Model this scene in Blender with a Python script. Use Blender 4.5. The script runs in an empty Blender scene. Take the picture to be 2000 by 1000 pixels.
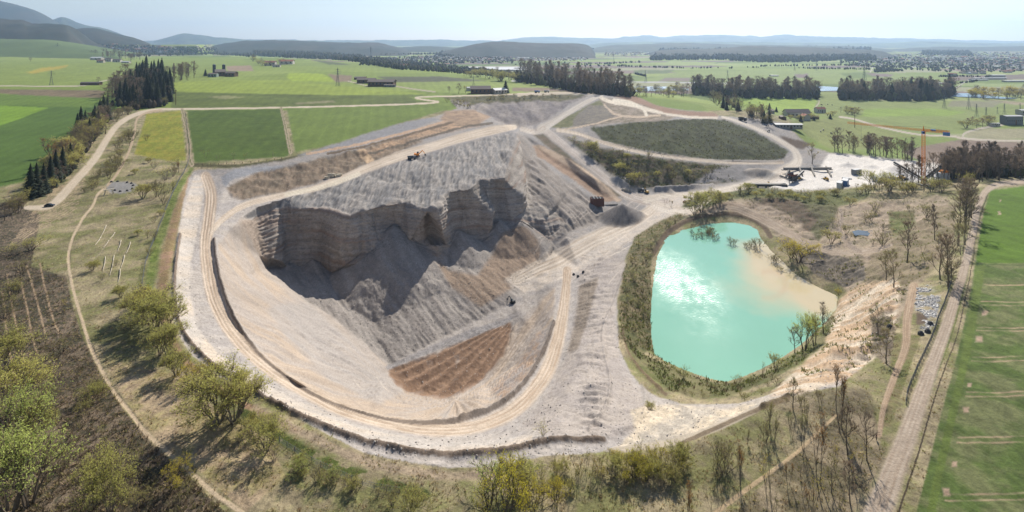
import bpy, math, random
import numpy as np
from mathutils import Vector, Matrix
from mathutils.geometry import delaunay_2d_cdt
R = math.radians
# ------------------------------------------------------------------ camera, sky, sun, exposure
SC = bpy.context.scene
COL = SC.collection
CAM_H, F, HOR = 100.0, 1000.0, 80.0          # metres above the rim; focal length and horizon row on a 2000 px wide frame
cam = bpy.data.cameras.new('camera'); camo = bpy.data.objects.new('camera', cam); COL.objects.link(camo)
camo.location = (0, 0, CAM_H); camo.rotation_euler = (R(90), 0, 0)
cam.sensor_width = 36; cam.lens = 18; cam.sensor_fit = 'HORIZONTAL'; cam.shift_y = -0.21
cam.clip_start = 1; cam.clip_end = 60000
SC.camera = camo
SUN_EL, SUN_AZ = R(39.5), math.atan(0.37)      # azimuth clockwise from the viewing direction
w = bpy.data.worlds.new('World'); SC.world = w; w.use_nodes = True
nt = w.node_tree; bg = nt.nodes['Background']
sky = nt.nodes.new('ShaderNodeTexSky'); sky.sky_type = 'NISHITA'; sky.sun_disc = False
sky.sun_elevation = SUN_EL; sky.sun_rotation = SUN_AZ; sky.altitude = 400; sky.dust_density = 0.5; sky.air_density = 1.0; sky.ozone_density = 2.0
tint = nt.nodes.new('ShaderNodeVectorMath'); tint.operation = 'MULTIPLY'; tint.inputs[1].default_value = (1.0, .90, .88); nt.links.new(sky.outputs[0], tint.inputs[0]); nt.links.new(tint.outputs[0], bg.inputs[0]); bg.inputs[1].default_value = 0.092
sl = bpy.data.lights.new('sun', 'SUN'); sl.energy = 4.9; sl.angle = R(0.53); sl.color = (1, 0.94, 0.85)
so = bpy.data.objects.new('sun', sl); COL.objects.link(so)
sd = Vector((math.sin(SUN_AZ) * math.cos(SUN_EL), math.cos(SUN_AZ) * math.cos(SUN_EL), math.sin(SUN_EL)))
so.rotation_euler = sd.to_track_quat('Z', 'Y').to_euler(); so.location = (200, 600, 500)
SC.view_settings.view_transform = 'Standard'; SC.view_settings.look = 'None'
SC.view_settings.exposure = 0.45; SC.view_settings.gamma = 1; SC.view_settings.use_curve_mapping = False
SC.render.engine = 'CYCLES'
SC.cycles.use_denoising = True; SC.cycles.max_bounces = 5; SC.cycles.diffuse_bounces = 2; SC.cycles.glossy_bounces = 2
SC.cycles.transmission_bounces = 3; SC.cycles.volume_bounces = 1; SC.cycles.transparent_max_bounces = 4
SC.cycles.sample_clamp_direct = 0; SC.cycles.sample_clamp_indirect = 4
rng = np.random.default_rng(7); random.seed(7)

# ------------------------------------------------------------------ small tools
def lin(c, k=0.72):
    c = np.asarray(c, float) / 255.0
    return np.where(c <= 0.04045, c / 12.92, ((c + 0.055) / 1.055) ** 2.4) * k
def tag(o, label=None, cat=None, group=None, kind=None):
    if label: o['label'] = label
    if cat: o['category'] = cat
    if group: o['group'] = group
    if kind: o['kind'] = kind
    return o
_tab = rng.random((256, 256)).astype(np.float32)
def vnoise(x, y, seed=0):
    x = np.asarray(x, np.float64) + seed * 17.31; y = np.asarray(y, np.float64) + seed * 7.77
    xi = np.floor(x).astype(np.int64); yi = np.floor(y).astype(np.int64)
    fx = (x - xi); fy = (y - yi); fx = fx * fx * (3 - 2 * fx); fy = fy * fy * (3 - 2 * fy)
    a = _tab[xi & 255, yi & 255]; b = _tab[(xi + 1) & 255, yi & 255]
    c = _tab[xi & 255, (yi + 1) & 255]; d = _tab[(xi + 1) & 255, (yi + 1) & 255]
    return (a * (1 - fx) + b * fx) * (1 - fy) + (c * (1 - fx) + d * fx) * fy - 0.5
def fbm(x, y, seed=0, oct=4, gain=0.55):
    s = 0; a = 1.0; t = 0
    for o in range(oct):
        s = s + a * vnoise(x * 2.03 ** o, y * 2.03 ** o, seed + o * 3); t += a; a *= gain
    return s / t * 2
def P(px, py, z):
    Y = (CAM_H - z) * F / (py - HOR); return (px, py, 1.0 / Y)
def PY(px, py, Y): return (px, py, 1.0 / Y)

# ------------------------------------------------------------------ terrain control lines (breaklines of the survey)
LINES = []; 
def line(*p): LINES.append(list(p))
def pts(*p):
    for q in p: LINES.append([q])
# plateau and near ground
for x in (-260, -60, 150, 400, 650, 900, 1150, 1400, 1650, 1850, 2050, 2260):
    pts(P(x, 1100, 0), P(x, 1000, 0))
pts(*[P(x, y, 0) for x, y in ((-260,800),(-260,600),(-260,420),(-260,300),(-260,220),(0,800),(0,600),(0,440),(0,300),(0,215),(200,800),(130,600),(200,480),(120,400),
     (200,330),(300,260),(330,900),(300,780),(240,620),(270,520),(300,430),(600,930),(780,950),(950,950),(1120,950),(1300,930),(1450,900),(1600,850),(1700,900),(1750,800),(450,880))])
line(*[P(x, y, 0) for x, y in ((362,330),(352,400),(335,470),(330,520),(328,580),(338,640),(372,700),(440,755),(520,800),(612,846),(712,882),(795,902),(880,912),(965,908),(1010,900),(1080,890),(1180,885),(1300,885),(1400,850),(1480,815),(1560,785),(1640,765))])
line(*[P(x, y, -1.5 if x < 1500 else -.5) for x, y in ((372,340),(362,400),(350,470),(344,520),(341,580),(351,640),(385,690),(450,740),(530,785),(620,830),(720,865),(800,883),(880,893),(960,893),(1010,882),(1080,868),(1180,868),(1290,868),(1330,865),(1400,832),(1480,797),(1560,768),(1640,750))])
line(P(400,345,-3),P(392,400,-4),P(378,470,-5),P(372,520,-5.5),P(372,580,-6),P(385,640,-6.5),P(425,690,-7),P(490,735,-7.5),P(570,778,-8),P(650,812,-8.5),P(740,842,-9),P(820,858,-9),P(900,862,-9),P(980,852,-9.5),P(1040,835,-9))
line(P(430,400,-4),P(405,470,-6),P(402,540,-8),P(420,610,-10),P(470,670,-12),P(540,725,-14),P(630,775,-16),P(730,812,-17.5),P(820,838,-18),P(900,840,-19),P(975,822,-21),P(1040,782,-26),P(1085,725,-35),P(1112,650,-44),P(1122,560,-54),P(1130,520,-57))
line(P(425,480,-7),P(430,540,-9),P(446,600,-11),P(478,655,-13),P(530,708,-15),P(590,755,-16.5),P(655,792,-18),P(730,818,-19),P(800,830,-19.5),P(870,832,-20.5),P(930,818,-22.5),P(975,797,-25),P(1020,755,-31),P(1060,700,-38),P(1078,630,-47),P(1085,560,-55),P(1090,520,-58))
# inner pit: valley line, floor
line(P(525,530,-47),P(600,590,-56),P(660,626,-62),P(760,715,-73))
line(P(760,715,-73),P(900,640,-71),P(1000,592,-67),P(1040,545,-64),P(1075,490,-61))
line(P(760,722,-73),P(800,765,-73),P(870,776,-73),P(940,745,-72),P(985,690,-70),P(1000,635,-68))
pts(P(620,700,-42),P(550,620,-34),P(480,540,-24),P(700,760,-45),P(880,800,-45),P(960,775,-48),P(1010,715,-55),P(1040,640,-60),P(1050,590,-62))
# cliff top, cliff foot
CT = [P(478,434,-11),P(490,428,-14),P(505,418,-14.5),P(525,412,-15),P(541,408,-15),P(560,405,-15),P(582,407,-16),P(600,403,-16),P(620,407,-17),P(634,402,-16.6),P(645,408,-17.4),P(658,414,-18.5),P(680,419,-19),P(720,410,-18),P(742,404,-17.5),P(748,398,-16.5),P(758,400,-17),P(766,389,-16),P(778,388,-16),P(788,390,-16.3),P(794,396,-17.5),P(800,392,-16.5),P(808,402,-18.5),P(822,400,-18.5),P(835,409,-20),P(850,400,-18),P(862,385,-16),P(878,375,-15),P(920,368,-14),P(935,352,-12.5),P(985,347,-12),P(994,320,-10),P(1002,290,-8),P(1010,258,-5)]
CF = [PY(505,500,322),PY(525,525,335),PY(575,522,345),PY(625,522,351),PY(650,530,348),PY(690,550,343),PY(720,500,349),PY(740,470,354),PY(770,460,364),PY(800,470,361),PY(832,505,359),PY(850,513,359),PY(867,518,357),PY(872,480,371),PY(900,470,384),PY(945,478,390),PY(962,480,390),PY(968,440,404),PY(1000,430,408),PY(1022,440,405),PY(1030,400,425),PY(1020,345,470),PY(1016,290,530)]
line(*CT); line(*CF)
# spur right of the cliff
line(P(1020,262,-9),P(1035,300,-17),P(1060,345,-26),P(1078,385,-34),P(1085,400,-38))
line(PY(1045,465,402),PY(1075,470,400),PY(1105,455,406),PY(1108,430,420),PY(1165,428,448))
pts(P(1110,370,-40),P(1150,405,-49),P(1175,425,-56),P(1060,430,-44),P(1095,440,-50),PY(1090,405,436))
line(P(1040,282,-22),P(1080,318,-32),P(1120,340,-40),P(1180,385,-51),P(1200,400,-54))
line(P(1045,275,-19),P(1100,305,-28),P(1160,345,-38),P(1215,385,-52))
# bench road over the cliff
line(P(440,450,-7.5),P(470,425,-8),P(500,405,-9),P(560,387,-10),P(640,362,-10.5),P(700,343,-10),P(760,321,-9),P(820,305,-8),P(880,287,-7),P(1000,257,-5))
line(P(430,430,-6),P(470,400,-7),P(540,378,-9.5),P(600,362,-10),P(680,336,-9.5),P(745,312,-8.5),P(830,278,-6.5),P(900,262,-5.5),P(990,245,-4.5))
line(P(440,365,-2.5),P(500,335,-2),P(560,322,-2),P(640,302,-2),P(700,290,-2),P(780,262,-2),P(850,236,-1.5),P(885,218,-2),P(930,215,-3))
line(P(450,370,-5),P(500,354,-6),P(560,342,-7),P(600,334,-7),P(640,322,-6.6),P(690,308,-6))
line(P(380,328,0),P(460,325,0),P(560,309,0),P(640,287,0),P(740,252,0),P(850,225,0),P(890,208,-1))
pts(P(740,285,-3),P(820,255,-3),P(940,240,-4),P(450,300,0),P(700,230,0),P(500,230,0),P(820,212,0),P(350,215,0),P(600,212,0),P(850,195,0),P(650,185,0),P(400,185,0))
# far bowl
line(P(900,195,-2),P(950,192,-2),P(1000,188,-2),P(1060,185,-2.5),P(1110,184,-2.5),P(1160,186,-3))
line(P(925,213,-8),P(960,228,-15),P(1010,250,-22),P(1040,246,-24),P(1055,236,-19),P(1110,205,-8),P(1150,190,-4))
line(P(1045,262,-17),P(1110,310,-29),P(1200,372,-50),P(1225,388,-54))
line(P(1072,250,-15),P(1125,215,-8.5),P(1172,187,-3))
line(P(1080,255,-16),P(1140,300,-28),P(1215,362,-50),P(1240,378,-53))
# mound and its road
line(P(1088,252,-16),P(1150,272,-21),P(1250,296,-27),P(1330,308,-32),P(1400,315,-35),P(1530,318,-38))
line(P(1092,262,-18),P(1150,284,-23),P(1250,304,-28),P(1330,315,-33),P(1400,322,-36),P(1500,322,-38))
line(P(1180,250,-13),P(1220,238,-9),P(1290,234,-8),P(1360,232,-8),P(1415,232,-10),P(1480,258,-20),P(1545,296,-33))
pts(P(1200,205,-6),P(1280,215,-7),P(1380,225,-9),P(1130,235,-13),P(1420,280,-24),P(1300,275,-20))
line(P(1185,184,-5),P(1240,187,-8),P(1300,195,-9),P(1400,212,-12),P(1500,226,-17),P(1535,237,-20),P(1575,290,-33))
line(P(1225,372,-53),P(1260,374,-53),P(1350,374,-51),P(1450,355,-44),P(1520,340,-40))
# yard
pts(P(1560,310,-36),P(1600,330,-38),P(1700,340,-36),P(1620,360,-38),P(1500,360,-42),P(1780,345,-30),P(1700,312,-36),P(1640,300,-36))
pts(P(1190,470,-56),P(1230,430,-56),P(1290,392,-53),P(1300,385,-53),P(1350,400,-46))
# pond
POND = [(1285,500),(1295,480),(1315,460),(1345,447),(1385,437),(1430,434),(1460,440),(1478,450),(1484,464),(1505,490),(1530,512),(1548,532),(1580,552),(1608,566),(1636,578),(1634,602),(1602,640),(1560,676),(1530,696),(1490,718),(1450,735),(1418,745),(1385,738),(1340,722),(1300,705),(1278,690),(1273,660),(1271,620),(1275,560)]
WZ = -45.0
pl = [P(x, y, WZ) for x, y in POND]; line(*(pl + [pl[0]]))
cx, cy = 1430, 580
for k, (x, y) in enumerate(POND):
    pts(P(x + (cx - x) * .12, y + (cy - y) * .12, WZ - 1.5))
pts(P(1430,600,WZ-4), P(1350,600,WZ-4), P(1500,600,WZ-3))
line(*[PY(x, y, Y) for x, y, Y in ((1262,505,340),(1272,478,362),(1292,452,392),(1325,430,412),(1370,419,417),(1420,415,423),(1465,417,420),(1490,432,405),(1505,455,383),(1530,485,352),(1560,508,332),(1600,530,313),(1645,556,297))])
line(P(1262,505,-41),P(1225,560,-40),P(1212,620,-37),P(1215,670,-34),P(1250,715,-32),P(1300,745,-31),P(1380,775,-30),P(1450,770,-28),P(1500,750,-24),P(1560,712,-20),P(1620,660,-27),P(1650,610,-36))
line(P(1235,470,-52),P(1210,520,-48),P(1195,580,-42),P(1190,650,-35),P(1210,710,-28),P(1260,770,-21),P(1330,800,-17),P(1440,795,-14),P(1520,768,-8),P(1600,728,-7.5),P(1680,640,-20),P(1745,575,-12))
pts(P(1150,600,-43),P(1160,540,-50),P(1140,700,-27),P(1100,780,-14),P(1170,780,-12),P(1180,830,-5),P(1060,850,-4),P(1280,840,-6),P(1350,835,-6),P(1450,810,-8),P(1560,770,-11),P(1650,720,-6),P(1700,650,-12))
# east basin
pts(P(1400,388,-37),P(1450,400,-38),P(1400,402,-40),P(1500,380,-35),P(1560,400,-36),P(1600,378,-33),P(1560,450,-39),P(1700,385,-29),P(1830,378,-23),P(1650,450,-35),P(1600,490,-40),P(1750,450,-27),P(1700,510,-30),P(1830,450,-16),P(1690,560,-33),P(1760,540,-18))
pts(P(1850,500,-9),P(1820,580,-5),P(1780,640,-4),P(1760,720,-3),P(1810,560,-8),P(1680,840,-1),P(1850,420,-14))
line(P(1925,370,-14),P(1900,420,-9),P(1875,520,-5),P(1850,600,-3),P(1810,700,-1),P(1770,800,0),P(1720,1000,0))
pts(P(2000,380,-12),P(2260,400,-12),P(2000,500,-5),P(2260,550,-4),P(2000,700,-1),P(2260,750,0),P(1900,800,0),P(2000,850,0))
# plateau edge and the plain behind
pts(P(-260,165,4),P(-260,130,20),P(0,160,2),P(0,130,8),P(200,150,0),P(200,125,2),P(400,150,0),P(400,125,-3),P(300,140,-1),P(600,150,-1),P(700,160,-2),P(900,175,-3),P(800,165,-2),P(1050,182,-4))
line(P(-260,112,20),P(0,112,10),P(200,110,0),P(380,110,-5),P(480,112,-5),P(560,115,-5),P(700,122,-6),P(800,136,-8),P(870,140,-8),P(1000,158,-10),P(1100,171,-12),P(1180,181,-9),P(1240,184,-11),P(1310,190,-12),P(1410,209,-15),P(1510,224,-20),P(1550,236,-24),P(1595,280,-36),P(1640,294,-38),P(1700,302,-37),P(1800,314,-34),P(1900,330,-30),P(2020,336,-28),P(2260,345,-28))
line(P(-260,108,12),P(0,108,0),P(200,106,-20),P(380,107,-30),P(480,109,-38),P(560,112,-40),P(700,118,-44),P(800,131,-45),P(870,135,-45),P(1000,152,-45),P(1100,165,-45),P(1180,175,-45),P(1240,179,-45),P(1310,185,-45),P(1410,204,-45),P(1510,219,-45),P(1555,231,-45),P(1602,275,-45),P(1645,288,-45),P(1700,295,-45),P(1800,306,-45),P(1900,320,-45),P(2020,325,-45),P(2260,332,-45))
for y, z in ((86, -45), (100, -45), (130, -45), (160, -45), (200, -45), (250, -45)):
    for x in range(-260, 2270, 180):
        lim = np.interp(x, [-260,480,700,870,1000,1180,1310,1410,1555,1602,1700,1900,2260],[105,106,114,130,147,170,180,199,226,268,288,314,326])
        if y < lim: pts(P(x, y, z if x > 480 or y < 95 else z * max(0, (x + 260) / 740))) if not (150 < x < 400) else None
for x in (175, 230, 290, 340, 385): pts(PY(x, 103, 4640), PY(x, 97, 4690), PY(x, 91, 4740), PY(x, 87.2, 4790))
# ------------------------------------------------------------------ triangulate in plan-consistent coordinates and interpolate
vs, es, ws = [], [], []
idx = {}
def vid(p):
    k = (round(p[0], 1), round(p[1], 1))
    if k not in idx: idx[k] = len(vs); vs.append(Vector((p[0], p[1]))); ws.append(p[2])
    return idx[k]
for L in LINES:
    ii = [vid(p) for p in L]
    for a, b in zip(ii, ii[1:]):
        if a != b: es.append((a, b))
ov, oe, of, mv, me_, mf = delaunay_2d_cdt(vs, es, [], 0, 1e-4, True)
wv = np.array([ws[m[0]] if len(m) else -1 for m in mv])
VS = np.array([(v.x, v.y) for v in vs]); WS = np.array(ws); OV = np.array([(v.x, v.y) for v in ov])
for i in np.where(wv < 0)[0]:
    d = np.hypot(*(VS - OV[i]).T); j = np.argsort(d)[:2]; wv[i] = np.average(WS[j], weights=1 / (d[j] + .1))
STEP = 1.7
gx = np.arange(-255, 2256, STEP); gy = np.concatenate([np.arange(87, 130, 0.8), np.arange(130, 240, 1.2), np.arange(240, 1098, STEP)])
GX, GY = np.meshgrid(gx, gy); NR, NC = GX.shape
W = np.full(GX.shape, np.nan)
for f in of:
    for k in range(1, len(f) - 1):
        a, b, c = f[0], f[k], f[k + 1]
        (x0, y0), (x1, y1), (x2, y2) = OV[a], OV[b], OV[c]
        det = (y1 - y2) * (x0 - x2) + (x2 - x1) * (y0 - y2)
        if abs(det) < 1e-6: continue
        i0 = np.searchsorted(gx, min(x0, x1, x2) - .01); i1 = np.searchsorted(gx, max(x0, x1, x2) + .01)
        j0 = np.searchsorted(gy, min(y0, y1, y2) - .01); j1 = np.searchsorted(gy, max(y0, y1, y2) + .01)
        if i1 <= i0 or j1 <= j0: continue
        X = GX[j0:j1, i0:i1]; Yy = GY[j0:j1, i0:i1]
        l0 = ((y1 - y2) * (X - x2) + (x2 - x1) * (Yy - y2)) / det
        l1 = ((y2 - y0) * (X - x2) + (x0 - x2) * (Yy - y2)) / det
        l2 = 1 - l0 - l1; m = (l0 > -1e-4) & (l1 > -1e-4) & (l2 > -1e-4)
        W[j0:j1, i0:i1][m] = (l0 * wv[a] + l1 * wv[b] + l2 * wv[c])[m]
bad = np.isnan(W); print('uncovered grid points', bad.sum())
if bad.any():
    for j in range(NR):
        r = W[j]; g = ~np.isnan(r)
        if g.any(): W[j] = np.interp(gx, gx[g], r[g])
        elif j: W[j] = W[j - 1]
def blur(A, r):
    k = np.hanning(2 * r + 3)[1:-1]; k /= k.sum()
    B = np.pad(A, ((r, r), (r, r)), 'edge')
    B = sum(k[i] * B[i:i + A.shape[0], :] for i in range(2 * r + 1))
    return sum(k[i] * B[:, i:i + A.shape[1]] for i in range(2 * r + 1))
rowf = np.clip((GY - 230) / 60, 0, 1)
cf = blur(((GX > 480) & (GX < 1180) & (GY > 270) & (GY < 560)).astype(float), 6); Wb = blur(W, 4) * (1 - cf) + blur(W, 1) * cf; W = W * (1 - rowf) + Wb * rowf
lm = np.exp(-(((GX - 1595) / 70) ** 2 + ((GY - 764) / 26) ** 2) ** 2); W = W * (1 - lm) + blur(W, 14) * lm
D = 1 / W
X0 = (GX - 1000) / F * D; Y0 = D.copy(); Z0 = CAM_H - (GY - HOR) / F * D

# ------------------------------------------------------------------ masks in survey coordinates
wxp = GX + 3.0 * fbm(GX / 14, GY / 9, 3); wyp = GY + 2.2 * fbm(GX / 14, GY / 9, 9)
def pip(poly, warp=1.0):
    A = GX + (wxp - GX) * warp; B = GY + (wyp - GY) * warp
    xs = [p[0] for p in poly]; ys = [p[1] for p in poly]
    i0, i1 = np.searchsorted(gx, (min(xs) - 8, max(xs) + 8)); j0, j1 = np.searchsorted(gy, (min(ys) - 8, max(ys) + 8))
    m = np.zeros(GX.shape, bool)
    A = A[j0:j1, i0:i1]; B = B[j0:j1, i0:i1]; s = np.zeros(A.shape, bool)
    for (xa, ya), (xb, yb) in zip(poly, poly[1:] + poly[:1]):
        if ya == yb: continue
        c = ((ya > B) != (yb > B)) & (A < (xb - xa) * (B - ya) / (yb - ya) + xa); s ^= c
    m[j0:j1, i0:i1] = s; return m
def smooth(m, r):
    o = np.zeros(m.shape); ri = np.where(m.any(1))[0]; ci = np.where(m.any(0))[0]
    if not len(ri): return o
    b = (slice(max(ri[0] - r, 0), ri[-1] + r + 1), slice(max(ci[0] - r, 0), ci[-1] + r + 1)); o[b] = blur(m[b].astype(float), r); return o
def stroke(ln, hw, warp=0.3):
    """distance from a polyline in units of its half width, signed side, and length along it (px)"""
    ln = catmull(ln); hw = np.interp(np.linspace(0, 1, len(ln)), np.linspace(0, 1, len(hw)), hw) if np.ndim(hw) else np.full(len(ln), hw)
    xs = [p[0] for p in ln]; ys = [p[1] for p in ln]; mw = max(hw) * 2.2 + 6
    i0, i1 = np.searchsorted(gx, (min(xs) - mw, max(xs) + mw)); j0, j1 = np.searchsorted(gy, (min(ys) - mw, max(ys) + mw))
    A = (GX + (wxp - GX) * warp)[j0:j1, i0:i1]; B = (GY + (wyp - GY) * warp)[j0:j1, i0:i1]
    best = np.full(A.shape, 1e9); sg = np.zeros(A.shape); al = np.zeros(A.shape); acc = 0
    for k in range(len(ln) - 1):
        (xa, ya), (xb, yb) = ln[k], ln[k + 1]; dx, dy = xb - xa, yb - ya; L = math.hypot(dx, dy)
        if L < 1e-6: continue
        t = np.clip(((A - xa) * dx + (B - ya) * dy) / L / L, 0, 1); h = hw[k] + (hw[k + 1] - hw[k]) * t
        ex = A - xa - t * dx; ey = B - ya - t * dy; d = np.hypot(ex, ey) / h
        m = d < best; best = np.where(m, d, best); sg = np.where(m, np.sign(ex * dy - ey * dx) * d, sg); al = np.where(m, acc + t * L, al); acc += L
    o = [np.full(GX.shape, 1e9), np.zeros(GX.shape), np.zeros(GX.shape)]
    for q, v in zip(o, (best, sg, al)): q[j0:j1, i0:i1] = v
    return o
def catmull(p, n=6):
    if len(p) < 3: return [tuple(q) for q in p]
    q = [p[0]] + list(p) + [p[-1]]; out = []
    for i in range(1, len(q) - 2):
        for k in range(n):
            t = k / n; a, b, c, d = (np.array(q[i - 1]), np.array(q[i]), np.array(q[i + 1]), np.array(q[i + 2]))
            out.append(tuple(.5 * (2 * b + (c - a) * t + (2 * a - 5 * b + 4 * c - d) * t * t + (3 * b - a - 3 * c + d) * t ** 3)))
    out.append(tuple(p[-1])); return out
def falloff(d, a=0.8, b=1.15): return np.clip((b - d) / (b - a), 0, 1)
# ------------------------------------------------------------------ relief: cliffs, rills, berms, furrows (metres)
U = X0; V = Y0
cliff_poly = [(490,428),(525,411),(560,404),(640,404),(680,418),(720,410),(750,401),(770,388),(795,391),(812,403),(835,407),(850,399),(862,384),(878,374),(920,367),(935,351),(985,346),(994,320),(1002,290),(1012,260),(1018,290),(1026,345),(1040,395),(1060,400),(1100,425),(1112,452),(1075,472),(1045,467),(1030,444),(1000,432),(970,442),(963,482),(945,480),(900,472),(870,484),(866,520),(850,514),(832,506),(800,472),(770,462),(740,472),(720,502),(705,552),(690,552),(650,532),(625,524),(575,524),(525,527),(512,500),(495,465)]
m_cliff = smooth(pip(cliff_poly, .6), 2)
spur_poly = [(1014,262),(1040,290),(1075,330),(1130,370),(1170,400),(1176,428),(1150,440),(1108,455),(1095,425),(1040,398),(1022,340)]
m_spur = smooth(pip(spur_poly), 3)
scree_poly = [(525,527),(575,524),(625,524),(650,532),(690,552),(705,552),(720,502),(740,472),(770,462),(800,472),(832,506),(866,520),(870,484),(900,472),(945,480),(963,482),(970,442),(1000,432),(1045,467),(1075,472),(1085,480),(1060,520),(1000,590),(900,642),(762,712),(740,700),(660,626),(600,590)]
m_scree = smooth(pip(scree_poly, .5), 2)
slope_poly = [(500,425),(475,425),(500,406),(560,388),(640,363),(700,344),(760,322),(820,306),(880,288),(1002,258),(1002,290),(994,320),(985,346),(935,351),(920,367),(878,374),(862,384),(850,399),(835,407),(812,403),(795,391),(770,388),(750,401),(720,410),(680,418),(640,404),(560,404),(525,411)]
m_slope = smooth(pip(slope_poly, .3), 2)
brown_poly = [(757,722),(800,706),(850,690),(905,665),(950,645),(998,628),(1000,645),(985,690),(965,718),(940,742),(905,765),(870,778),(830,775),(795,765),(765,742)]
m_brown = smooth(pip(brown_poly, 1.6), 2) * np.clip(1.7 + 1.6 * fbm(X0 / 7, Y0 / 7, 17), 0, 1)
inner_poly = [(425,480),(470,425),(500,430),(520,500),(525,530),(600,590),(660,626),(740,700),(762,718),(795,765),(870,778),(940,745),(1000,640),(1085,560),(1080,630),(1060,700),(1015,752),(960,800),(900,826),(830,828),(730,814),(655,788),(590,750),(530,705),(478,650),(446,595),(430,540)]
m_inner = smooth(pip(inner_poly, .2), 2)
gully_poly = [(1130,500),(1200,490),(1225,520),(1205,580),(1200,640),(1210,700),(1250,770),(1270,830),(1200,855),(1060,850),(1020,830),(1060,780),(1105,700),(1125,620),(1130,560)]
m_gully = smooth(pip(gully_poly), 3)
east_poly = [(1380,400),(1480,388),(1640,400),(1850,385),(1860,440),(1835,500),(1790,560),(1750,640),(1690,710),(1640,725),(1580,735),(1560,725),(1590,700),(1640,640),(1655,590),(1650,560),(1600,535),(1530,480),(1490,430),(1420,412),(1330,425),(1320,415)]
m_east = smooth(pip(east_poly), 3)
bank_poly = [(440,368),(500,338),(560,325),(640,305),(700,293),(770,270),(830,275),(760,305),(720,318),(680,338),(600,362),(540,378),(480,390),(455,388)]
m_bank = smooth(pip(bank_poly), 2)
far_bowl = [(890,195),(950,190),(1060,184),(1150,187),(1110,205),(1060,240),(1010,252),(985,245),(960,228),(925,213)]
m_bowl = smooth(pip(far_bowl), 1)
mound_poly = [(1150,250),(1220,240),(1290,235),(1360,233),(1415,233),(1480,260),(1540,296),(1530,312),(1400,312),(1330,306),(1250,294),(1180,275)]
m_mound = smooth(pip(mound_poly), 1)
scrubslope_poly = [(1095,262),(1150,283),(1250,303),(1330,314),(1400,322),(1440,322),(1400,335),(1450,352),(1350,366),(1230,366),(1210,352),(1160,312)]
m_scrubslope = smooth(pip(scrubslope_poly), 2)
spoilbank_poly = [(1120,332),(1045,290),(1040,280),(1060,285),(1110,312),(1160,348),(1200,385),(1215,392),(1190,398)]
quarry_poly = [(380,332),(460,328),(560,313),(600,302),(640,291),(740,258),(850,228),(893,212),(880,195),(940,190),(1050,184),(1160,183),(1185,184),(1300,198),(1400,226),(1480,232),(1530,240),(1580,285),(1620,298),(1700,306),(1790,315),(1842,322),(1845,350),(1760,352),(1640,368),(1560,375),(1460,366),(1400,372),(1350,395),(1290,428),(1245,455),(1222,500),(1205,560),(1205,620),(1208,680),(1232,730),(1262,765),(1330,790),(1440,790),(1530,765),(1600,715),(1650,640),(1700,560),(1755,560),(1740,640),(1700,700),(1640,752),(1560,770),(1480,799),(1400,833),(1330,866),(1290,870),(1180,880),(1120,888),(1060,893),(1010,902),(965,912),(880,912),(795,902),(712,883),(620,838),(530,790),(440,745),(372,690),(340,640),(336,580),(340,520),(346,470),(358,400),(368,350)]
m_quarry = smooth(pip(quarry_poly, .6), 1)
pond_m = pip(POND, 0)
dz = np.zeros(GX.shape)
near = np.clip((1500 - V) / 900, 0, 1)
dz += 0.5 * fbm(U / 18, V / 18, 21) * near + 0.22 * fbm(U / 3.1, V / 3.1, 22) * near * np.clip((700 - V) / 500, 0, 1)
dz += 6 * fbm(U / 500, V / 500, 25, 3) * np.clip((V - 700) / 800, 0, 1) * np.where(GX < 1200, 1, .2)
# rough gravel
q = m_quarry * np.clip((700 - V) / 400, 0, 1)
dz += q * (0.35 * fbm(U / 5, V / 5, 31) + 0.28 * fbm(U / 1.4, V / 1.4, 32))
# rills running down the scree and the inner slopes
u = (U + V * .85); v = (U - V * 1.1)
r1 = fbm(u / 5.2 + .6 * fbm(v / 30, u / 30, 4), v / 42, 41, 3); r2 = fbm(u / 1.7, v / 26, 42, 2)
def ridged(x, y, seed, o=2): return .5 - 2 * np.abs(fbm(x, y, seed, o, .5))
rg = ridged(u / 3.4 + .4 * fbm(v / 20, u / 20, 4), v / 46, 48, 2)
dz += m_scree * (.24 * rg * (.5 + np.clip(.5 + fbm(U / 22, V / 22, 49), 0, 1)) + .8 * r1 + 0.35 * r2 * (0.4 + fbm(U / 40, V / 40, 43)))
for px, py, s, h in ((775,462,34,5.5),(870,500,20,2),(905,480,24,4),(990,445,26,4),(745,470,20,2)):
    dz += 0
ang = np.arctan2(V - 225, U + 25); rad = np.hypot(V - 225, U + 25)
dz += m_inner * np.clip(1 - 3 * m_brown, 0, 1) * (0.9 * fbm(ang * 26, rad / 60, 44, 3) + .5 * fbm(ang * 9, rad / 22, 45, 3))
rs = ridged((U * .93 - V * .12) / 1.7, (V + .2 * U) / 12, 50); dz += m_slope * (.55 * rs + 0.95 * fbm((U * .9 + V * .1) / 1.9, (V) / 20, 46, 3) + 1.5 * fbm(U / 16, V / 11, 47, 3))
# hollows dug into the slope above the cliff
for px, py, sx, sy, h in ((750,344,24,8,3.2),(800,356,13,15,3.4),(778,380,16,5,2.2),(982,308,6,10,3),(868,352,18,9,1.5)):
    dz -= h * np.exp(-(((GX - px - (GY - py) * .3) / sx) ** 2 + ((GY - py) / sy) ** 2)) * (1 + .8 * fbm(U / 5, V / 5, int(px)))
# brown ripped floor
fx0, fy0 = 8.0, 318.0
an = np.arctan2(U - fx0, fy0 - V); rr = np.hypot(U - fx0, V - fy0)
fur = np.abs(((an * 9 + .25 * fbm(U / 12, V / 12, 5)) % 1) - .5) * 2
dz += m_brown * (1.5 * (fur - .5) * np.clip(rr / 60, .35, 1.1) + .35 * fbm(U / 2, V / 2, 51))
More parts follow.
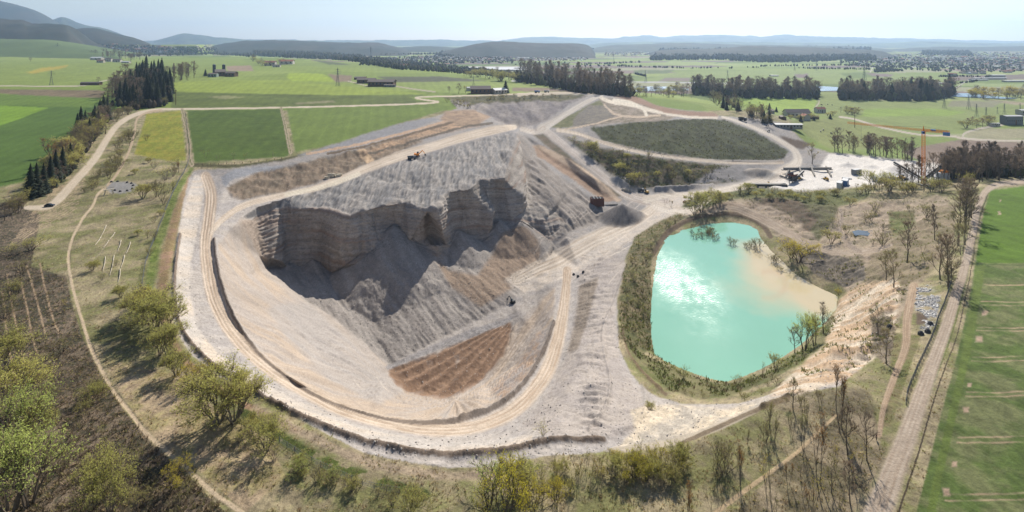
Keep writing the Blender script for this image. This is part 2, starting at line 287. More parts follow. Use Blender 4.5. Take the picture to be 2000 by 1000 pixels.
# gullied slope, east basin, far bowl, banks
g = (U * .35 + V); dz += m_gully * np.clip(1 - np.abs(GX - 1160) / 55, .15, 1) * (1.5 * fbm(g / 2.6, (U - V * .35) / 16, 61, 3) + .6 * fbm(U / 3, V / 3, 62))
dz += m_east * (2.2 * fbm(U / 16, V / 12, 63, 4) + 1.0 * fbm(U / 4, V / 3.4, 64))
dz += m_bank * (2.6 * fbm(U / 6, V / 10, 65, 4)); dz += m_bowl * 4 * fbm(U / 18, V / 40, 66, 4)
dz += m_mound * (.9 * fbm(U / 5, V / 9, 67, 3)); dz += m_scrubslope * (1.5 * fbm(U / 9, V / 9, 68, 4))
dz += m_spur * (2.6 * fbm((U * .8 + V * .6) / 5, (U * .6 - V * .8) / 28, 69, 4) + .8 * fbm(U / 2.5, V / 2.5, 70))
sb = smooth(pip([(1640,585),(1700,548),(1755,555),(1740,640),(1700,700),(1600,740),(1640,650)]), 2)
dz += sb * (1.8 * fbm((U * .5 + V) / 3.2, (U - .5 * V) / 14, 71, 4))
# berms and little scarps
def berm(ln, hw, h, side=0.0):
    global dz
    d, s, a = stroke(ln, hw, .15); k = np.exp(-(d * 1.3) ** 2)
    dz += h * k * (1 + .35 * fbm(U / 3, V / 3, 81))
IB = [(418,470),(424,520),(438,575),(462,632),(508,692),(572,745),(640,783),(715,808),(790,823),(870,826),(935,812),(985,788),(1030,742),(1062,690),(1082,630)]
OB = [(352,460),(345,505),(341,560),(346,620),(372,672),(420,720),(480,758),(550,798),(640,838),(720,865),(800,883),(880,892),(960,890),(1010,881),(1060,868),(1120,862),(1180,860)]
berm(IB, 5, 2.0); berm(OB, 6, 1.6)
berm([(1330,866),(1370,846),(1420,826),(1480,800),(1540,778)], 5, 1.2)
berm([(1210,640),(1225,690),(1262,735),(1290,760)], 5, 1.2)
berm([(1268,500),(1290,462),(1330,437),(1380,424),(1430,420),(1480,432)], 6, 1.5)
berm([(1180,850),(1220,838),(1255,815),(1262,780),(1255,740)], 7, .8)
berm([(1150,835),(1180,800),(1192,745),(1180,690),(1178,640),(1200,590),(1230,500)], 3, .7)
berm([(470,424),(560,388),(640,363),(700,343),(760,321),(820,305),(880,287),(1000,257)], 2, .8)
berm([(1095,256),(1150,270),(1250,293),(1330,306),(1400,314),(1530,316)], 2, 1.6)
berm([(1700,385),(1760,380),(1830,385)], 8, 2.5); berm([(1680,402),(1740,396),(1800,398)], 6, 1.5)
berm([(1280,372),(1320,370),(1360,368),(1392,366)], 4.5, 4.0)
def heap(px, py, rx, h, ridged=True):
    """conical heap standing on the quarry floor: centre, plan radius, height in metres"""
    global dz
    j = np.searchsorted(gy, py); i = np.searchsorted(gx, px); x, y = X0[j, i], Y0[j, i]
    a = np.arctan2(V - y, U - x); d = np.hypot(U - x, V - y) / (rx * (1 + .10 * np.sin(a * 2 + px) + .05 * np.sin(a * 5)))
    k = np.clip(1 - d, 0, 1); dz += h * k * (1 + .10 * np.abs(np.sin(a * 9 + .5 * px)) * (1 - k)) ; return k > 0
m_road_flat = np.zeros(GX.shape)
ROADS = [  # (name, line, half width px, colour, streak strength)
 ('haul_road', [(402,345),(412,380),(408,430),(402,480),(408,540),(424,600),(462,660),(520,715),(590,760),(670,800),(745,822),(820,837),(900,838),(965,822),(1020,788),(1066,730),(1088,670),(1100,610),(1106,560),(1108,528)], [11,12,12,12,13,13,14,14,14,14,13,13,13,14,15,15,13,11,9,9], (220,200,176), 1.0),
 ('quarry_road', [(412,452),(440,424),(480,400),(540,384),(600,372),(660,352),(720,328),(780,306),(840,288),(900,270),(960,255),(1005,248)], [6,6,6,6,6,7,8,10,9,9,9,5], (226,209,187), .6),
 ('quarry_road', [(560,380),(590,374),(640,362),(700,340)], 5, (240,228,204), .5),
 ('quarry_road', [(1010,545),(1050,525),(1095,505),(1140,478),(1190,455),(1235,435),(1270,412),(1280,398)], [12,14,17,17,15,13,11,9], (226,212,193), .7),
 ('quarry_road', [(1300,392),(1270,392),(1235,384),(1205,366),(1160,330),(1110,290),(1062,252)], [8,10,9,8,7,7,7], (209,198,187), .9),
 ('quarry_road', [(1056,252),(1085,236),(1120,214),(1150,197),(1172,187)], [9,6,5,4,3], (215,206,193), .6),
 ('quarry_road', [(1020,252),(1045,258),(1062,250)], 5, (209,198,184), .6),
 ('quarry_road', [(1262,390),(1300,382),(1370,378),(1430,368),(1480,355),(1530,335),(1556,318),(1555,300),(1540,285),(1500,262),(1450,240),(1410,228)], [8,5,5,6,9,11,10,7,5,4,3,2], (228,217,200), .5),
 ('quarry_road', [(1280,400),(1310,410),(1345,412),(1370,400),(1390,385)], [10,8,7,5,4], (233,222,206), .6),
 ('quarry_road', [(1090,254),(1130,262),(1180,279),(1250,297),(1330,309),(1400,316),(1460,319),(1530,318)], [4,3.5,3.5,3.2,3,2.6,2.5,2], (225,209,187), .5),
 ('dirt_track', [(1480,800),(1400,835),(1330,860),(1260,872),(1200,878)], [5,7,7,7,6], (205,192,170), .2),
 ('dirt_track', [(1385,412),(1430,404),(1490,428),(1540,455),(1580,478),(1640,492),(1700,490),(1740,478)], [6,9,10,9,8,7,6,4], (190,172,150), .8),
 ('dirt_track', [(1640,408),(1645,425),(1640,450),(1655,475),(1680,490)], [3,4,5,5,4], (176,160,142), .8),
 ('dirt_track', [(1785,560),(1772,620),(1768,680),(1745,740),(1725,800),(1718,850)], [10,9,8,7,6,5], (192,168,140), .9),
 ('farm_road', [(2260,340),(2100,350),(1990,355),(1935,366),(1912,400),(1900,450),(1885,520),(1866,580),(1848,640),(1826,700),(1800,770),(1772,850),(1745,920),(1715,1000),(1670,1098)], [5,5,5,6,7,8,9,11,12,14,17,21,25,30,36], (198,180,158), .5),
 ('gravel_road', [(50,405),(90,404),(115,388),(150,350),(185,310),(215,262),(238,238),(270,222),(310,214),(360,213),(500,211),(640,208),(780,204),(855,200),(830,195),(812,191),(840,189),(960,186),(1060,182),(1170,180)], [4,6,8,7.5,7,6,4.6,3.4,2.2,1.8,1.6,1.6,1.6,1.6,1.5,1.3,1.3,1.3,1.2], (226,210,184), .2),
 ('gravel_road', [(1012,187),(1060,184),(1110,182),(1180,184)], 2, (210,196,172), .2),
 ('footpath', [(1,1)], 1, (0,0,0), 0),
 ('footpath', [(315,215),(290,219),(268,232),(262,262),(250,300),(228,340),(210,362)], [1.5,1.8,2,2.2,2.4,2.5,2.5], (205,182,150), .1),
 ('footpath', [(205,368),(190,380),(182,400),(160,430),(142,465),(134,500),(137,540),(147,580),(160,625),(178,680),(200,725),(222,765),(250,800),(285,845),(330,885),(370,920),(420,965),(470,1000),(580,1090)], [2.5,2.5,2.5,2.5,2.5,2.8,3,3.2,3.4,3.6,3.8,4,4.2,4.4,4.6,5,5,5.5,6], (222,200,165), .1),
 ('footpath', [(1632,812),(1600,842),(1560,880),(1500,925),(1450,962),(1400,1000),(1300,1080)], [3,3.5,4,4.5,5,5,6], (205,180,140), .1),
 ('farm_track', [(356,214),(362,240),(368,275),(371,310),(375,322)], [3,3.5,4,4.5,4.5], (178,158,132), 1.2),
 ('farm_track', [(549,211),(556,240),(562,270),(568,298)], [2.6,3,3.6,4], (178,158,132), 1.2),
 ('gravel_road', [(770,168),(810,175),(850,180)], 1.2, (190,180,155), 0), ('gravel_road', [(-260,168),(0,169),(150,170),(200,160),(240,150)], [1.2,1.2,1.2,1.2,.8], (205,195,170), 0),
 ('gravel_road', [(100,113),(160,112),(230,117)], 1.2, (215,205,185), 0), ('gravel_road', [(680,158),(700,163),(720,168)], 1, (200,190,165), 0),
 ('farm_road', [(1640,228),(1670,233),(1720,248),(1790,262),(1860,266),(1880,270),(1935,274),(2040,276),(2260,280)], [1.8,1.8,2,1.8,1.8,2,2,2,2], (212,200,180), 0),
 ('farm_road', [(1880,268),(1885,260),(1910,252),(1960,243)], 2, (205,195,175), 0),
 ('farm_road', [(1868,172),(1880,163),(1895,155)], [1.2,1,.8], (190,185,175), 0), ('farm_road', [(1590,212),(1600,200),(1596,190)], 1.2, (200,190,170), 0),
 ('motorway', [(1000,158),(1100,158),(1235,160),(1370,162),(1450,163)], 1.0, (205,205,205), 0), ('motorway', [(1700,131),(1860,130),(1880,129),(2100,129)], .8, (205,205,210), 0),
 ('farm_road', [(1700,141),(1706,128)], .9, (225,220,205), 0),
]
road_d = []
for nme, ln, hw, c, st in ROADS:
    if len(ln) < 2: continue
    d, s, a = stroke(ln, hw, .25 if GX.size and max(np.atleast_1d(hw)) > 4 else 0.0); road_d.append((nme, d, s, a, c, st))
flat = np.zeros(GX.shape)
for nme, d, s, a, c, st in road_d: flat = np.maximum(flat, falloff(d, .7, 1.4))
flat *= (V < 900)
dz = dz * (1 - .8 * flat)
for nme, d, s, a, c, st in road_d:
    if st >= .7: dz += .16 * falloff(d, .7, 1.1) * np.sin(s * 13 + fbm(a / 20, s, 8)) * (V < 500)
hp = heap(1214,428,21,14); heap(1104,470,5,2.2)
hp2 = heap(1480,340,14,7); hp3 = heap(1210,356,11,4.5); heap(1545,352,7,4); heap(1150,532,4,1.8)
hp4 = heap(1140,545,4,1.5); heap(1310,375,5,2); heap(1655,322,10,4); heap(1700,326,8,3.5); heap(1745,330,9,4); heap(1600,322,5,2); heap(1505,345,13,6); heap(1060,535,5,1.4)
dz = np.where(pond_m, np.minimum(dz, 0) * .2 - .3, dz)
sh = smooth(pond_m, 3); dz *= (1 - .7 * sh)
# cliff faces: shift out along the plan normal by strata, flutes and buttresses
dX = np.gradient(X0, axis=1), np.gradient(X0, axis=0); dY = np.gradient(Y0, axis=1), np.gradient(Y0, axis=0); dZ = np.gradient(Z0, axis=1), np.gradient(Z0, axis=0)
nx = dY[0] * dZ[1] - dZ[0] * dY[1]; ny = dZ[0] * dX[1] - dX[0] * dZ[1]; nz = dX[0] * dY[1] - dY[0] * dX[1]
s = np.sign(nz) + (nz == 0); L = np.sqrt(nx * nx + ny * ny + nz * nz) + 1e-9; nx, ny, nz = nx * s / L, ny * s / L, nz * s / L
dip = Z0 + .10 * U - .03 * V
sl_ = dip / 2.1 + .7 * fbm(U / 16, V / 16, 96, 3) + .25 * fbm(U / 3, Z0 / 2, 97, 2); saw = sl_ - np.floor(sl_); lay = _tab[np.floor(sl_).astype(int) & 255, 7] - .5; crk = ridged((U + .5 * V) / 7 + .2 * fbm(Z0 / 5, U / 9, 99), Z0 / 26, 98)
am = m_cliff * (.6 * np.where(saw < .8, saw / .8, (1 - saw) / .2) * (1 + lay) - .9 * crk + .45 * fbm(dip / 1.1, (U + V) / 30, 91, 3) + .3 * fbm(dip / .45, U / 12, 92, 2) + 1.9 * fbm((U + .5 * V) / 9, Z0 / 40, 93, 4) + .8 * fbm((U + .3 * V) / 2.4, Z0 / 8, 94, 3) + .5 * fbm(U / 1.5, Z0 / 1.5, 95, 2))
def bump_px(px, py, sx, sy): return np.exp(-(((GX - px) / sx) ** 2 + ((GY - py) / sy) ** 2))
am += m_cliff * (9.0 * bump_px(846,450,15,70) + 6 * bump_px(672,490,34,60) - 7 * bump_px(745,435,34,40) - 5 * bump_px(590,470,30,40) + 7 * bump_px(950,420,9,60) - 7 * bump_px(905,420,22,50) - 8 * bump_px(980,392,16,40) + 6 * bump_px(1014,360,10,80) + 3 * bump_px(545,470,14,50) + 2.5 * bump_px(800,440,8,40))
XW = X0 + nx * am; YW = Y0 + ny * am; ZW = Z0 + nz * am * .5 + dz
for px, py, h in ((770,458,6),(712,500,3),(896,466,6),(975,442,5),(1018,440,4),(610,518,4),(925,474,3),(560,522,3)):
    j = np.searchsorted(gy, py); i = np.searchsorted(gx, px); zc = Z0[j, i] + h - .60 * np.hypot(U - X0[j, i], V - Y0[j, i]) * (1 + .08 * fbm(U / 9, V / 9, px)) + m_scree * dz * .6
    k = (m_scree + m_cliff > .5); e_ = zc - ZW; ZW = np.where(k, ZW + np.maximum(e_, 0) + .5 * np.exp(-np.abs(e_)) * (np.abs(e_) < 3) * 0, ZW)
if POND: ZW = np.where(pond_m, np.minimum(ZW, WZ - .35), ZW)

# ------------------------------------------------------------------ colours of the ground (albedo; shade of berms, banks, bluff and cliff ledges painted in)
C = np.zeros(GX.shape + (3,)); CLS = np.zeros(GX.shape, np.int32); NAMES = ['ground']
def cls(n):
    if n not in NAMES: NAMES.append(n)
    return NAMES.index(n)
n1 = fbm(U / 26, V / 26 + Z0 / 20, 101); n2 = fbm(U / 6 + Z0 / 9, V / 6 + Z0 / 5, 102); n3 = fbm(U / 1.6 + Z0 / 2.2, V / 1.6 + Z0 / 1.7, 103); n4 = rng.random(GX.shape) - .5
def bbox(m):
    r = np.where(m.any(1))[0]; q = np.where(m.any(0))[0]
    return (slice(r[0], r[-1] + 1), slice(q[0], q[-1] + 1)) if len(r) else None
def mix(m, c, amp=.10, grain=.10, k=0.72, name=None, c2=None, f2=None):
    """lay colour c (display values of the lit surface) where mask m"""
    bb = bbox(m > 0)
    if bb is None: return
    mm = np.clip(m[bb], 0, 1)[..., None]; base = lin(c, k)[None, None, :] * np.ones(mm.shape)
    if c2 is not None:
        t = np.clip(.5 + 1.6 * (f2[bb] if f2 is not None else n2[bb] + .5 * n3[bb]), 0, 1)[..., None]; base = base * (1 - t) + lin(c2, k) * t
    base = base * (1 + amp * 2 * n1[bb] + amp * n2[bb] + grain * 2 * n3[bb] + grain * n4[bb])[..., None]
    C[bb] = C[bb] * (1 - mm) + base * mm
A1 = np.ones(GX.shape)
mix(A1, (172,156,120), .12, .3, c2=(126,124,76), f2=fbm(U / 11, V / 11, 104) + .5 * n3)
# far plain patchwork
def patch(m, su, sv, cols, ang, seed, name):
    ca, sa = math.cos(ang), math.sin(ang); a = (U * ca + V * sa); b = (-U * sa + V * ca)
    ib = np.floor(b / sv).astype(int); ia = np.floor(a / su + (np.sin(ib * 12.9898) * 43758.5) % 1 * 3).astype(int)
    h = _tab[(ia * 7 + seed) & 255, (ib * 13 + seed * 3) & 255]; cc = np.array([lin(c) for c in cols])[(h * len(cols)).astype(int) % len(cols)]
    cc = cc * (1 + .10 * fbm(a / 60, b / 20, seed) + .05 * n4)[..., None]; mm = m[..., None]; C[:] = C * (1 - mm) + cc * mm; CLS[m > .5] = cls(name)
plain = (ZW < -25) & (V > 560) & (m_quarry < .3) & ((GX > 1180) | (V > 1300))
lim = np.interp(gx, [-260,480,700,870,1000,1180,1310,1410,1510,1555,1602,1700,1900,2260],[111,113,123,137,155,180,189,208,223,236,278,300,330,345])
plain = plain | (GY < lim[None, :]) & (m_quarry < .3)
plain &= ~((GX < 480) & (GY > 112))
patch(plain.astype(float), 420, 210, [(122,152,70),(138,165,80),(105,140,62),(150,170,95),(140,120,108),(118,150,66),(160,160,120),(92,128,60),(128,112,100),(130,160,72)], .22, 5, 'field')
up = (V > 380) & ~plain & (m_quarry < .2) & ((GY < 216) | (GX < 60) & (GY < 360)) 
patch(up.astype(float), 900, 330, [(128,156,66),(118,148,60),(134,160,72),(110,142,58),(124,152,68)], -.12, 9, 'meadow')
def field(poly, c, amp=.05, grain=.06, name='field', c2=None, f2=None, warp=.25): m = pip(poly, warp); mix(smooth(m, 1), c, amp, grain, name=None, c2=c2, f2=f2); CLS[m] = cls(name)
stripes = .22 * np.sin((U * .97 + V * .2) / 1.1) + .4 * n2
field([(-260,120),(0,118),(250,122),(420,128),(480,140),(420,160),(338,163),(210,170),(0,165),(-260,165)], (126,152,68), .08, name='meadow')
field([(338,163),(420,158),(560,158),(700,170),(840,184),(700,186),(500,184),(338,180)], (135,162,58), .05)
field([(338,180),(500,183),(700,186),(838,185),(800,190),(812,196),(848,199),(780,203),(640,207),(334,212)], (90,112,48), .16)
field([(405,190),(440,187),(480,190),(440,194)], (140,140,90)); field([(575,201),(650,196),(655,200),(580,204)], (140,135,95))
field([(365,216),(548,213),(565,300),(560,306),(380,318)], (74,112,36), .06, .14, c2=(60,98,30))
field([(560,213),(850,203),(888,210),(800,235),(640,285),(577,298)], (98,132,54), .05, .08)
field([(286,222),(353,216),(364,314),(340,316),(262,302)], (128,142,38), .08, .14, 'meadow', c2=(150,142,40))
field([(-260,205),(0,205),(180,196),(232,205),(200,240),(120,300),(90,345),(0,365),(-260,400)], (66,116,46), .06, .06)
field([(-260,205),(0,206),(96,210),(0,246),(-260,330)], (98,160,46), .04)
field([(-260,172),(208,178),(196,192),(100,192),(0,184),(-260,184)], (128,112,84), .12, .1, 'ploughed_field')
field([(-260,184),(0,185),(195,193),(180,210),(90,208),(0,205),(-260,203)], (88,134,52), .05)
field([(50,141),(80,134),(135,128),(130,132),(95,138),(65,143)], (176,158,52), .1)
field([(-260,80),(60,80),(140,84),(120,95),(40,96),(-260,94)], (88,122,56), .06)
field([(565,143),(600,143),(632,145),(656,159),(570,159),(560,152)], (142,176,48), .03)
field([(640,145),(688,148),(686,160),(656,160)], (142,122,98), .05, .05, 'ploughed_field'); field([(440,128),(490,127),(496,139),(445,139)], (160,138,112), .05, .05, 'ploughed_field')
field([(612,118),(640,120),(690,127),(640,126)], (88,104,66)); field([(735,150),(860,149),(955,158),(860,160),(770,161)], (92,96,70), .1)
field([(770,165),(860,160),(960,163),(950,180),(860,181)], (128,156,74), .05, name='meadow'); field([(1000,171),(1070,172),(1180,181),(1060,180),(1000,179)], (138,118,96), .05, .05, 'ploughed_field')
field([(0,98),(60,100),(70,104),(0,106)], (190,182,160)); field([(1310,119),(1400,122),(1380,128),(1280,126)], (140,166,88))
# valley plain near the river and the right
field([(884,131.5),(960,130.5),(1036,130),(1038,134),(1000,137.5),(900,138)], (232,232,232), .02, .03, 'foil_field', warp=0)
field([(1235,160),(1330,140),(1480,138),(1700,140),(1860,150),(1860,162),(1500,165)], (128,156,80), .06)
field([(1240,137),(1320,137),(1300,144),(1236,144)], (92,118,70)); field([(1300,152),(1350,152),(1345,160),(1285,159)], (136,120,110), name='ploughed_field')
field([(1640,143),(1700,141),(1745,149),(1660,153)], (96,132,60)); field([(1690,142),(1745,145),(1740,150),(1705,149)], (134,112,108), name='ploughed_field'); field([(1550,145),(1578,144),(1580,152),(1556,152)], (134,112,108), name='ploughed_field')
field([(1870,162),(2260,165),(2260,172),(1870,168)], (140,166,96)); field([(1400,190),(1600,190),(1592,215),(1480,212),(1400,200)], (128,172,58), .04)
field([(1600,178),(1638,180),(1640,195),(1800,198),(2040,196),(2260,200),(2260,278),(2000,274),(1900,262),(1780,262),(1600,226),(1590,213)], (128,150,78), .06, .05)
field([(1690,213),(1820,212),(1890,218),(1860,226),(1680,228)], (120,162,62)); field([(1900,192),(2000,200),(2060,206),(1980,205)], (160,146,116), name='ploughed_field')
field([(1860,196),(1960,198),(1940,210),(1850,208)], (140,138,104)); field([(1540,236),(1640,230),(1700,245),(1760,262),(1870,268),(1760,290),(1690,292),(1620,290),(1580,268)], (130,142,74), .06, .08, 'meadow')
field([(1740,268),(1868,268),(1800,282),(1770,292),(1720,285)], (112,146,66)); field([(1760,296),(1800,285),(1880,272),(2040,280),(2260,285),(2260,332),(1850,328),(1800,316)], (142,122,104), .05, .05, 'ploughed_field')
field([(1885,257),(1930,250),(2040,252),(2260,255),(2260,272),(1935,272),(1890,268)], (158,152,116), .04); field([(1905,246),(2040,244),(2040,250),(1930,250)], (120,150,66))
# right crop field
field([(1935,372),(1990,364),(2260,358),(2260,520),(1905,515),(1912,470),(1922,410)], (70,128,32), .08, .06, 'crop_field')
field([(1905,515),(2260,515),(2260,1100),(1765,1100),(1800,960),(1840,800),(1868,700),(1890,600)], (80,114,52), .05, .2, 'crop_field', c2=(116,124,76), f2=n2 + fbm(U/9, V/9, 7) - .05)
field([(1896,600),(1905,520),(1925,520),(1905,640),(1880,760),(1840,930),(1810,1100),(1790,1100),(1830,900),(1868,740)], (92,122,52), .08, .14, 'crop_field')
for ya, yb, wd in ((381,379,.7),(440,436,.7),(505,500,.8),(517,515,1),(555,551,1.1),(590,588,1.3),(597,596,1.3),(640,636,1.4),(646,643,1.4),(696,692,1.5),(704,700,1.5),(766,762,1.7),(774,770,1.7),(852,847,2),(863,860,2),(964,958,2.4),(976,970,2.4)):
    xx = np.interp(ya, [380,600,800,1000], [1955,1915,1882,1842]); d, s, a = stroke([(xx,ya),(xx+60,ya+1),(2120,yb),(2260,yb-8)], wd, .2)
    mix(falloff(d, .3, 1.2) * np.clip(.75 + n2, 0, 1), (182,158,122) if ya > 540 else (64,96,38), .05, .1)
for x, y, s in ((1953,392,2),(1951,416,3),(1922,612,5),(1913,663,6),(1894,752,4),(1886,800,5),(1862,905,5),(1850,960,7)):
    mix(falloff(np.maximum(np.abs(GX - x - 2 * n2 * 3), np.abs(GY - y)) / s, .6, 1.4), (188,160,132), .05, .15)
fm = np.zeros(GX.shape, bool)
for k in ('field', 'meadow', 'crop_field', 'ploughed_field'): fm |= CLS == cls(k)
near_f = np.clip((2600 - V) / 1500, 0, 1); C *= 1 + (fm * near_f * (.14 * fbm(U / 46, V / 60, 150) + .12 * fbm(U / 9, V / 34, 151) + .05 * np.sin((U * .97 + V * .25) / (1.4 + V / 900)) + .07 * (np.abs(((U * .97 + V * .25) / 24) % 1 - .5) < .035)))[..., None]
# left bottom: rough wooded ground
field([(-260,380),(40,400),(80,420),(60,520),(130,540),(140,590),(158,650),(190,720),(240,800),(300,870),(360,925),(440,1000),(520,1100),(-260,1100)], (142,124,102), .14, .6, 'ground', c2=(70,66,50), f2=n3 * 1.3 + n2 * .6)
for ln in ([(4,570),(10,620),(18,680),(28,740)], [(14,540),(24,600),(36,650),(44,700),(52,715)], [(40,545),(52,600),(62,650),(72,690)], [(52,520),(64,560),(78,610),(88,650)], [(78,515),(90,570),(100,610),(115,650)]):
    d, s, a = stroke(ln, 1.6, .5); mix(falloff(d, .5, 1.5), (176,150,118), .1, .2)
for k in range(16):
    y = 470 - k * 6; d, s, a = stroke([(20 + k * 4,y + 10),(90 + k * 3,y - 28),(150 + k * 2,y - 62)], 1.1, 1.3); mix(falloff(d, .4, 1.4) * (n2 > -.15), (178,156,124), .1, .2)
field([(300,720),(360,740),(420,800),(520,860),(560,930),(480,1000),(400,930),(330,880),(270,820),(230,760),(200,700)], (188,164,130), .10, .35, 'ground', c2=(150,138,92))
for ln in ([(206,440),(196,465),(185,480)], [(224,455),(210,475),(192,498),(176,505)], [(236,470),(228,490),(218,510)], [(254,472),(246,492),(234,520),(230,552)], [(212,500),(204,520),(201,535)]):
    d, s, a = stroke(ln, .9, .5); mix(falloff(d, .5, 1.5) * .35, (196,180,150), .1, .2)
# grass ribbons beside the rim
d, s, a = stroke([(374,330),(350,365),(335,400),(322,440),(306,480),(298,520),(292,560)], [4,6,8,9,10,10,11], .5); mix(falloff(d, .5, 1.2), (94,122,48), .1, .25, c2=(118,130,66)); CLS[d < 1] = cls('grass_strip')
d, s, a = stroke([(350,690),(400,740),(470,800),(540,850),(620,895),(700,925),(760,945),(830,965)], [6,9,12,13,14,14,13,12], .9); mix(falloff(d, .6, 1.2) * (n2 + .2 * n3 > -.2), (92,112,46), .12, .3, c2=(66,80,38))
d, s, a = stroke([(372,345),(345,420),(326,500),(318,560),(322,620),(350,690),(410,748),(500,802),(580,842)], [4,9,12,10,9,8,7,7,6], .8); mix(falloff(d, .6, 1.2), (168,134,106), .12, .2, c2=(142,122,82))
d, s, a = stroke([(500,800),(600,850),(700,895),(800,920),(900,930),(1000,925)], 10, .9); mix(falloff(d, .5, 1.3) * .8, (178,156,130), .1, .25)
d, s, a = stroke([(380,322),(450,324),(520,318),(560,310),(600,300)], [4,3,3,3,1], .4); mix(falloff(d), (92,88,52), .1, .3)
# the quarry
G1, G2 = (172,163,154), (154,149,145)
mix(m_quarry, G1, .08, .10, c2=G2, f2=n1 + n2); mix(m_quarry * np.clip((420 - V) / 120, 0, 1), (196,185,173), .08, .12, c2=(180,171,163), f2=n1 + n2); CLS[m_quarry > .5] = cls('quarry_ground')
rim = [(346,470),(341,560),(352,640),(385,690),(450,740),(530,787),(620,830),(720,865),(800,883),(880,893),(960,893),(1040,880),(1040,850),(900,862),(820,858),(740,842),(650,812),(570,778),(490,735),(425,690),(385,640),(372,580),(372,520),(385,450),(395,400),(398,345),(380,340),(365,390)]
mix(smooth(pip(rim, .3), 1), (202,192,180), .06, .10, c2=(214,197,176), f2=fbm(rad / 5, ang * 3, 111))
mix(m_inner, (188,175,162), .06, .10, c2=(196,176,154), f2=fbm(ang * 14, rad / 34, 112) * 1.2); CLS[m_inner > .5] = cls('pit_slope')
mix(m_inner * smooth(pip([(600,590),(680,650),(760,720),(790,765),(740,790),(640,740),(560,660),(520,600)]), 4) * .7, (182,174,166), .05, .1)
mix(m_scree, (172,163,153), .06, .10, c2=(158,149,140), f2=r1 * 1.3); C[:] *= (1 + m_scree * .14 * rg)[..., None]; CLS[m_scree > .5] = cls('scree')
mix(m_scree * smooth(pip([(850,520),(930,540),(1000,450),(1050,480),(1060,520),(990,570),(940,600),(880,560)]), 3), (164,142,120), .05, .1)
mix(m_slope, (140,137,134), .07, .10, c2=(170,162,153), f2=fbm((U * .9 + V * .1) / 1.9, V / 20, 46, 3)); C[:] *= (1 + m_slope * .28 * rs)[..., None]; CLS[m_slope > .5] = cls('gravel_slope')
mix(m_spur, (166,156,146), .08, .1, c2=(150,140,130)); CLS[m_spur > .5] = cls('gravel_slope')
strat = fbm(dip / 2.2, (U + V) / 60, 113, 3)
mix(m_cliff, (186,175,162), .06, .09, c2=(160,150,140), f2=strat * 1.0 + .5 * fbm((U + .5 * V) / 8, Z0 / 20, 115, 3)); mix(m_cliff * np.clip(strat * 4 - .8, 0, 1) * .3, (186,144,110), .05, .05); mix(m_cliff * np.clip((.14 - saw) * 9, 0, 1) * .5, (118,106,96), .05, .05); bb = bbox(m_cliff > 0); C[bb] *= (1 + m_cliff[bb] * (.24 * lay[bb] - .22 * np.clip(crk[bb], 0, 1)))[..., None]; CLS[m_cliff > .5] = cls('cliff')  # dark lines painted in for the ledges' thin shadows; cracks darkened too
mix(smooth(pip([(470,428),(500,430),(520,480),(524,528),(505,500),(490,470)]), 1), (178,160,142), .05, .2)
mix(m_brown, (166,134,106), .06, .12, c2=(130,102,80), f2=(fur - .5) * .6); CLS[m_brown > .5] = cls('ripped_floor')
mix(smooth(pip([(757,722),(800,706),(905,665),(998,628),(1005,615),(900,650),(800,695),(750,715)], .5), 1), (160,154,150), .05, .2)
mix(smooth(pip([(960,760),(1010,715),(1050,650),(1070,640),(1060,690),(1020,740),(980,785)]), 3), (180,168,158), .05, .08, c2=(190,160,132))
mix(m_bank, (152,132,110), .12, .2, c2=(122,108,90)); mix(smooth(pip([(697,294),(716,320),(732,314),(710,290)], .3), 1), (210,178,140), .03, .05)
mix(smooth(pip([(440,366),(452,352),(500,338),(560,326),(545,322),(460,330),(430,345)]), 1), (150,150,152), .05, .12)
mix(smooth(pip([(575,305),(620,292),(750,250),(830,230),(860,232),(790,258),(700,285),(620,300)]), 1), (148,146,146), .06, .1)
mix(smooth(pip([(700,300),(780,270),(870,238),(930,225),(940,245),(860,262),(800,275),(730,305)]), 2), (150,128,104), .12, .16, c2=(182,150,118))
for ln, c in (([(600,300),(700,282),(780,262),(860,240),(905,222)], (196,164,134)), ([(640,300),(720,284),(800,262),(880,240),(920,226)], (116,98,78)), ([(720,300),(800,278),(900,250),(960,240)], (110,98,84))):
    d, s, a = stroke(ln, 2.2, .8); mix(falloff(d), c, .08, .12)
mix(smooth(pip([(870,218),(925,214),(960,225),(940,240),(900,240),(860,235)]), 2), (184,156,126), .1, .12, c2=(150,126,104))
mix(m_bowl, (132,124,122), .10, .14, c2=(158,148,140), f2=fbm(U / 14, V / 60, 114)); CLS[m_bowl > .5] = cls('scree')
mix(smooth(pip([(860,190),(1000,186),(1060,184),(1150,186),(1110,196),(1000,198),(920,202)]), 1), (110,102,68), .14, .2, c2=(84,84,52))
for poly, c, c2 in (([(1040,262),(1062,262),(1160,345),(1225,388),(1190,378),(1110,320)], (128,112,94), (104,96,74)), ([(1040,284),(1060,286),(1120,318),(1180,365),(1210,392),(1180,394),(1110,345),(1050,305)], (170,142,118), (148,122,100)),
    ([(1075,250),(1100,232),(1170,195),(1185,205),(1150,235),(1110,250)], (124,122,80), (96,100,62)), ([(1165,190),(1280,200),(1340,225),(1290,236),(1200,240),(1150,246),(1190,215)], (170,154,138), (122,110,88))):
    mix(smooth(pip(poly), 1), c, .1, .14, c2=c2)
mix(smooth(pip([(1042,284),(1056,284),(1100,305),(1150,335),(1200,378),(1215,392),(1205,394),(1150,350),(1095,316)], .5), 1), (204,178,150), .06, .1)
mix(smooth(pip([(1120,232),(1150,206),(1190,206),(1200,226),(1160,246),(1120,248)]), 1), (120,114,106), .08, .1, c2=(138,128,112))
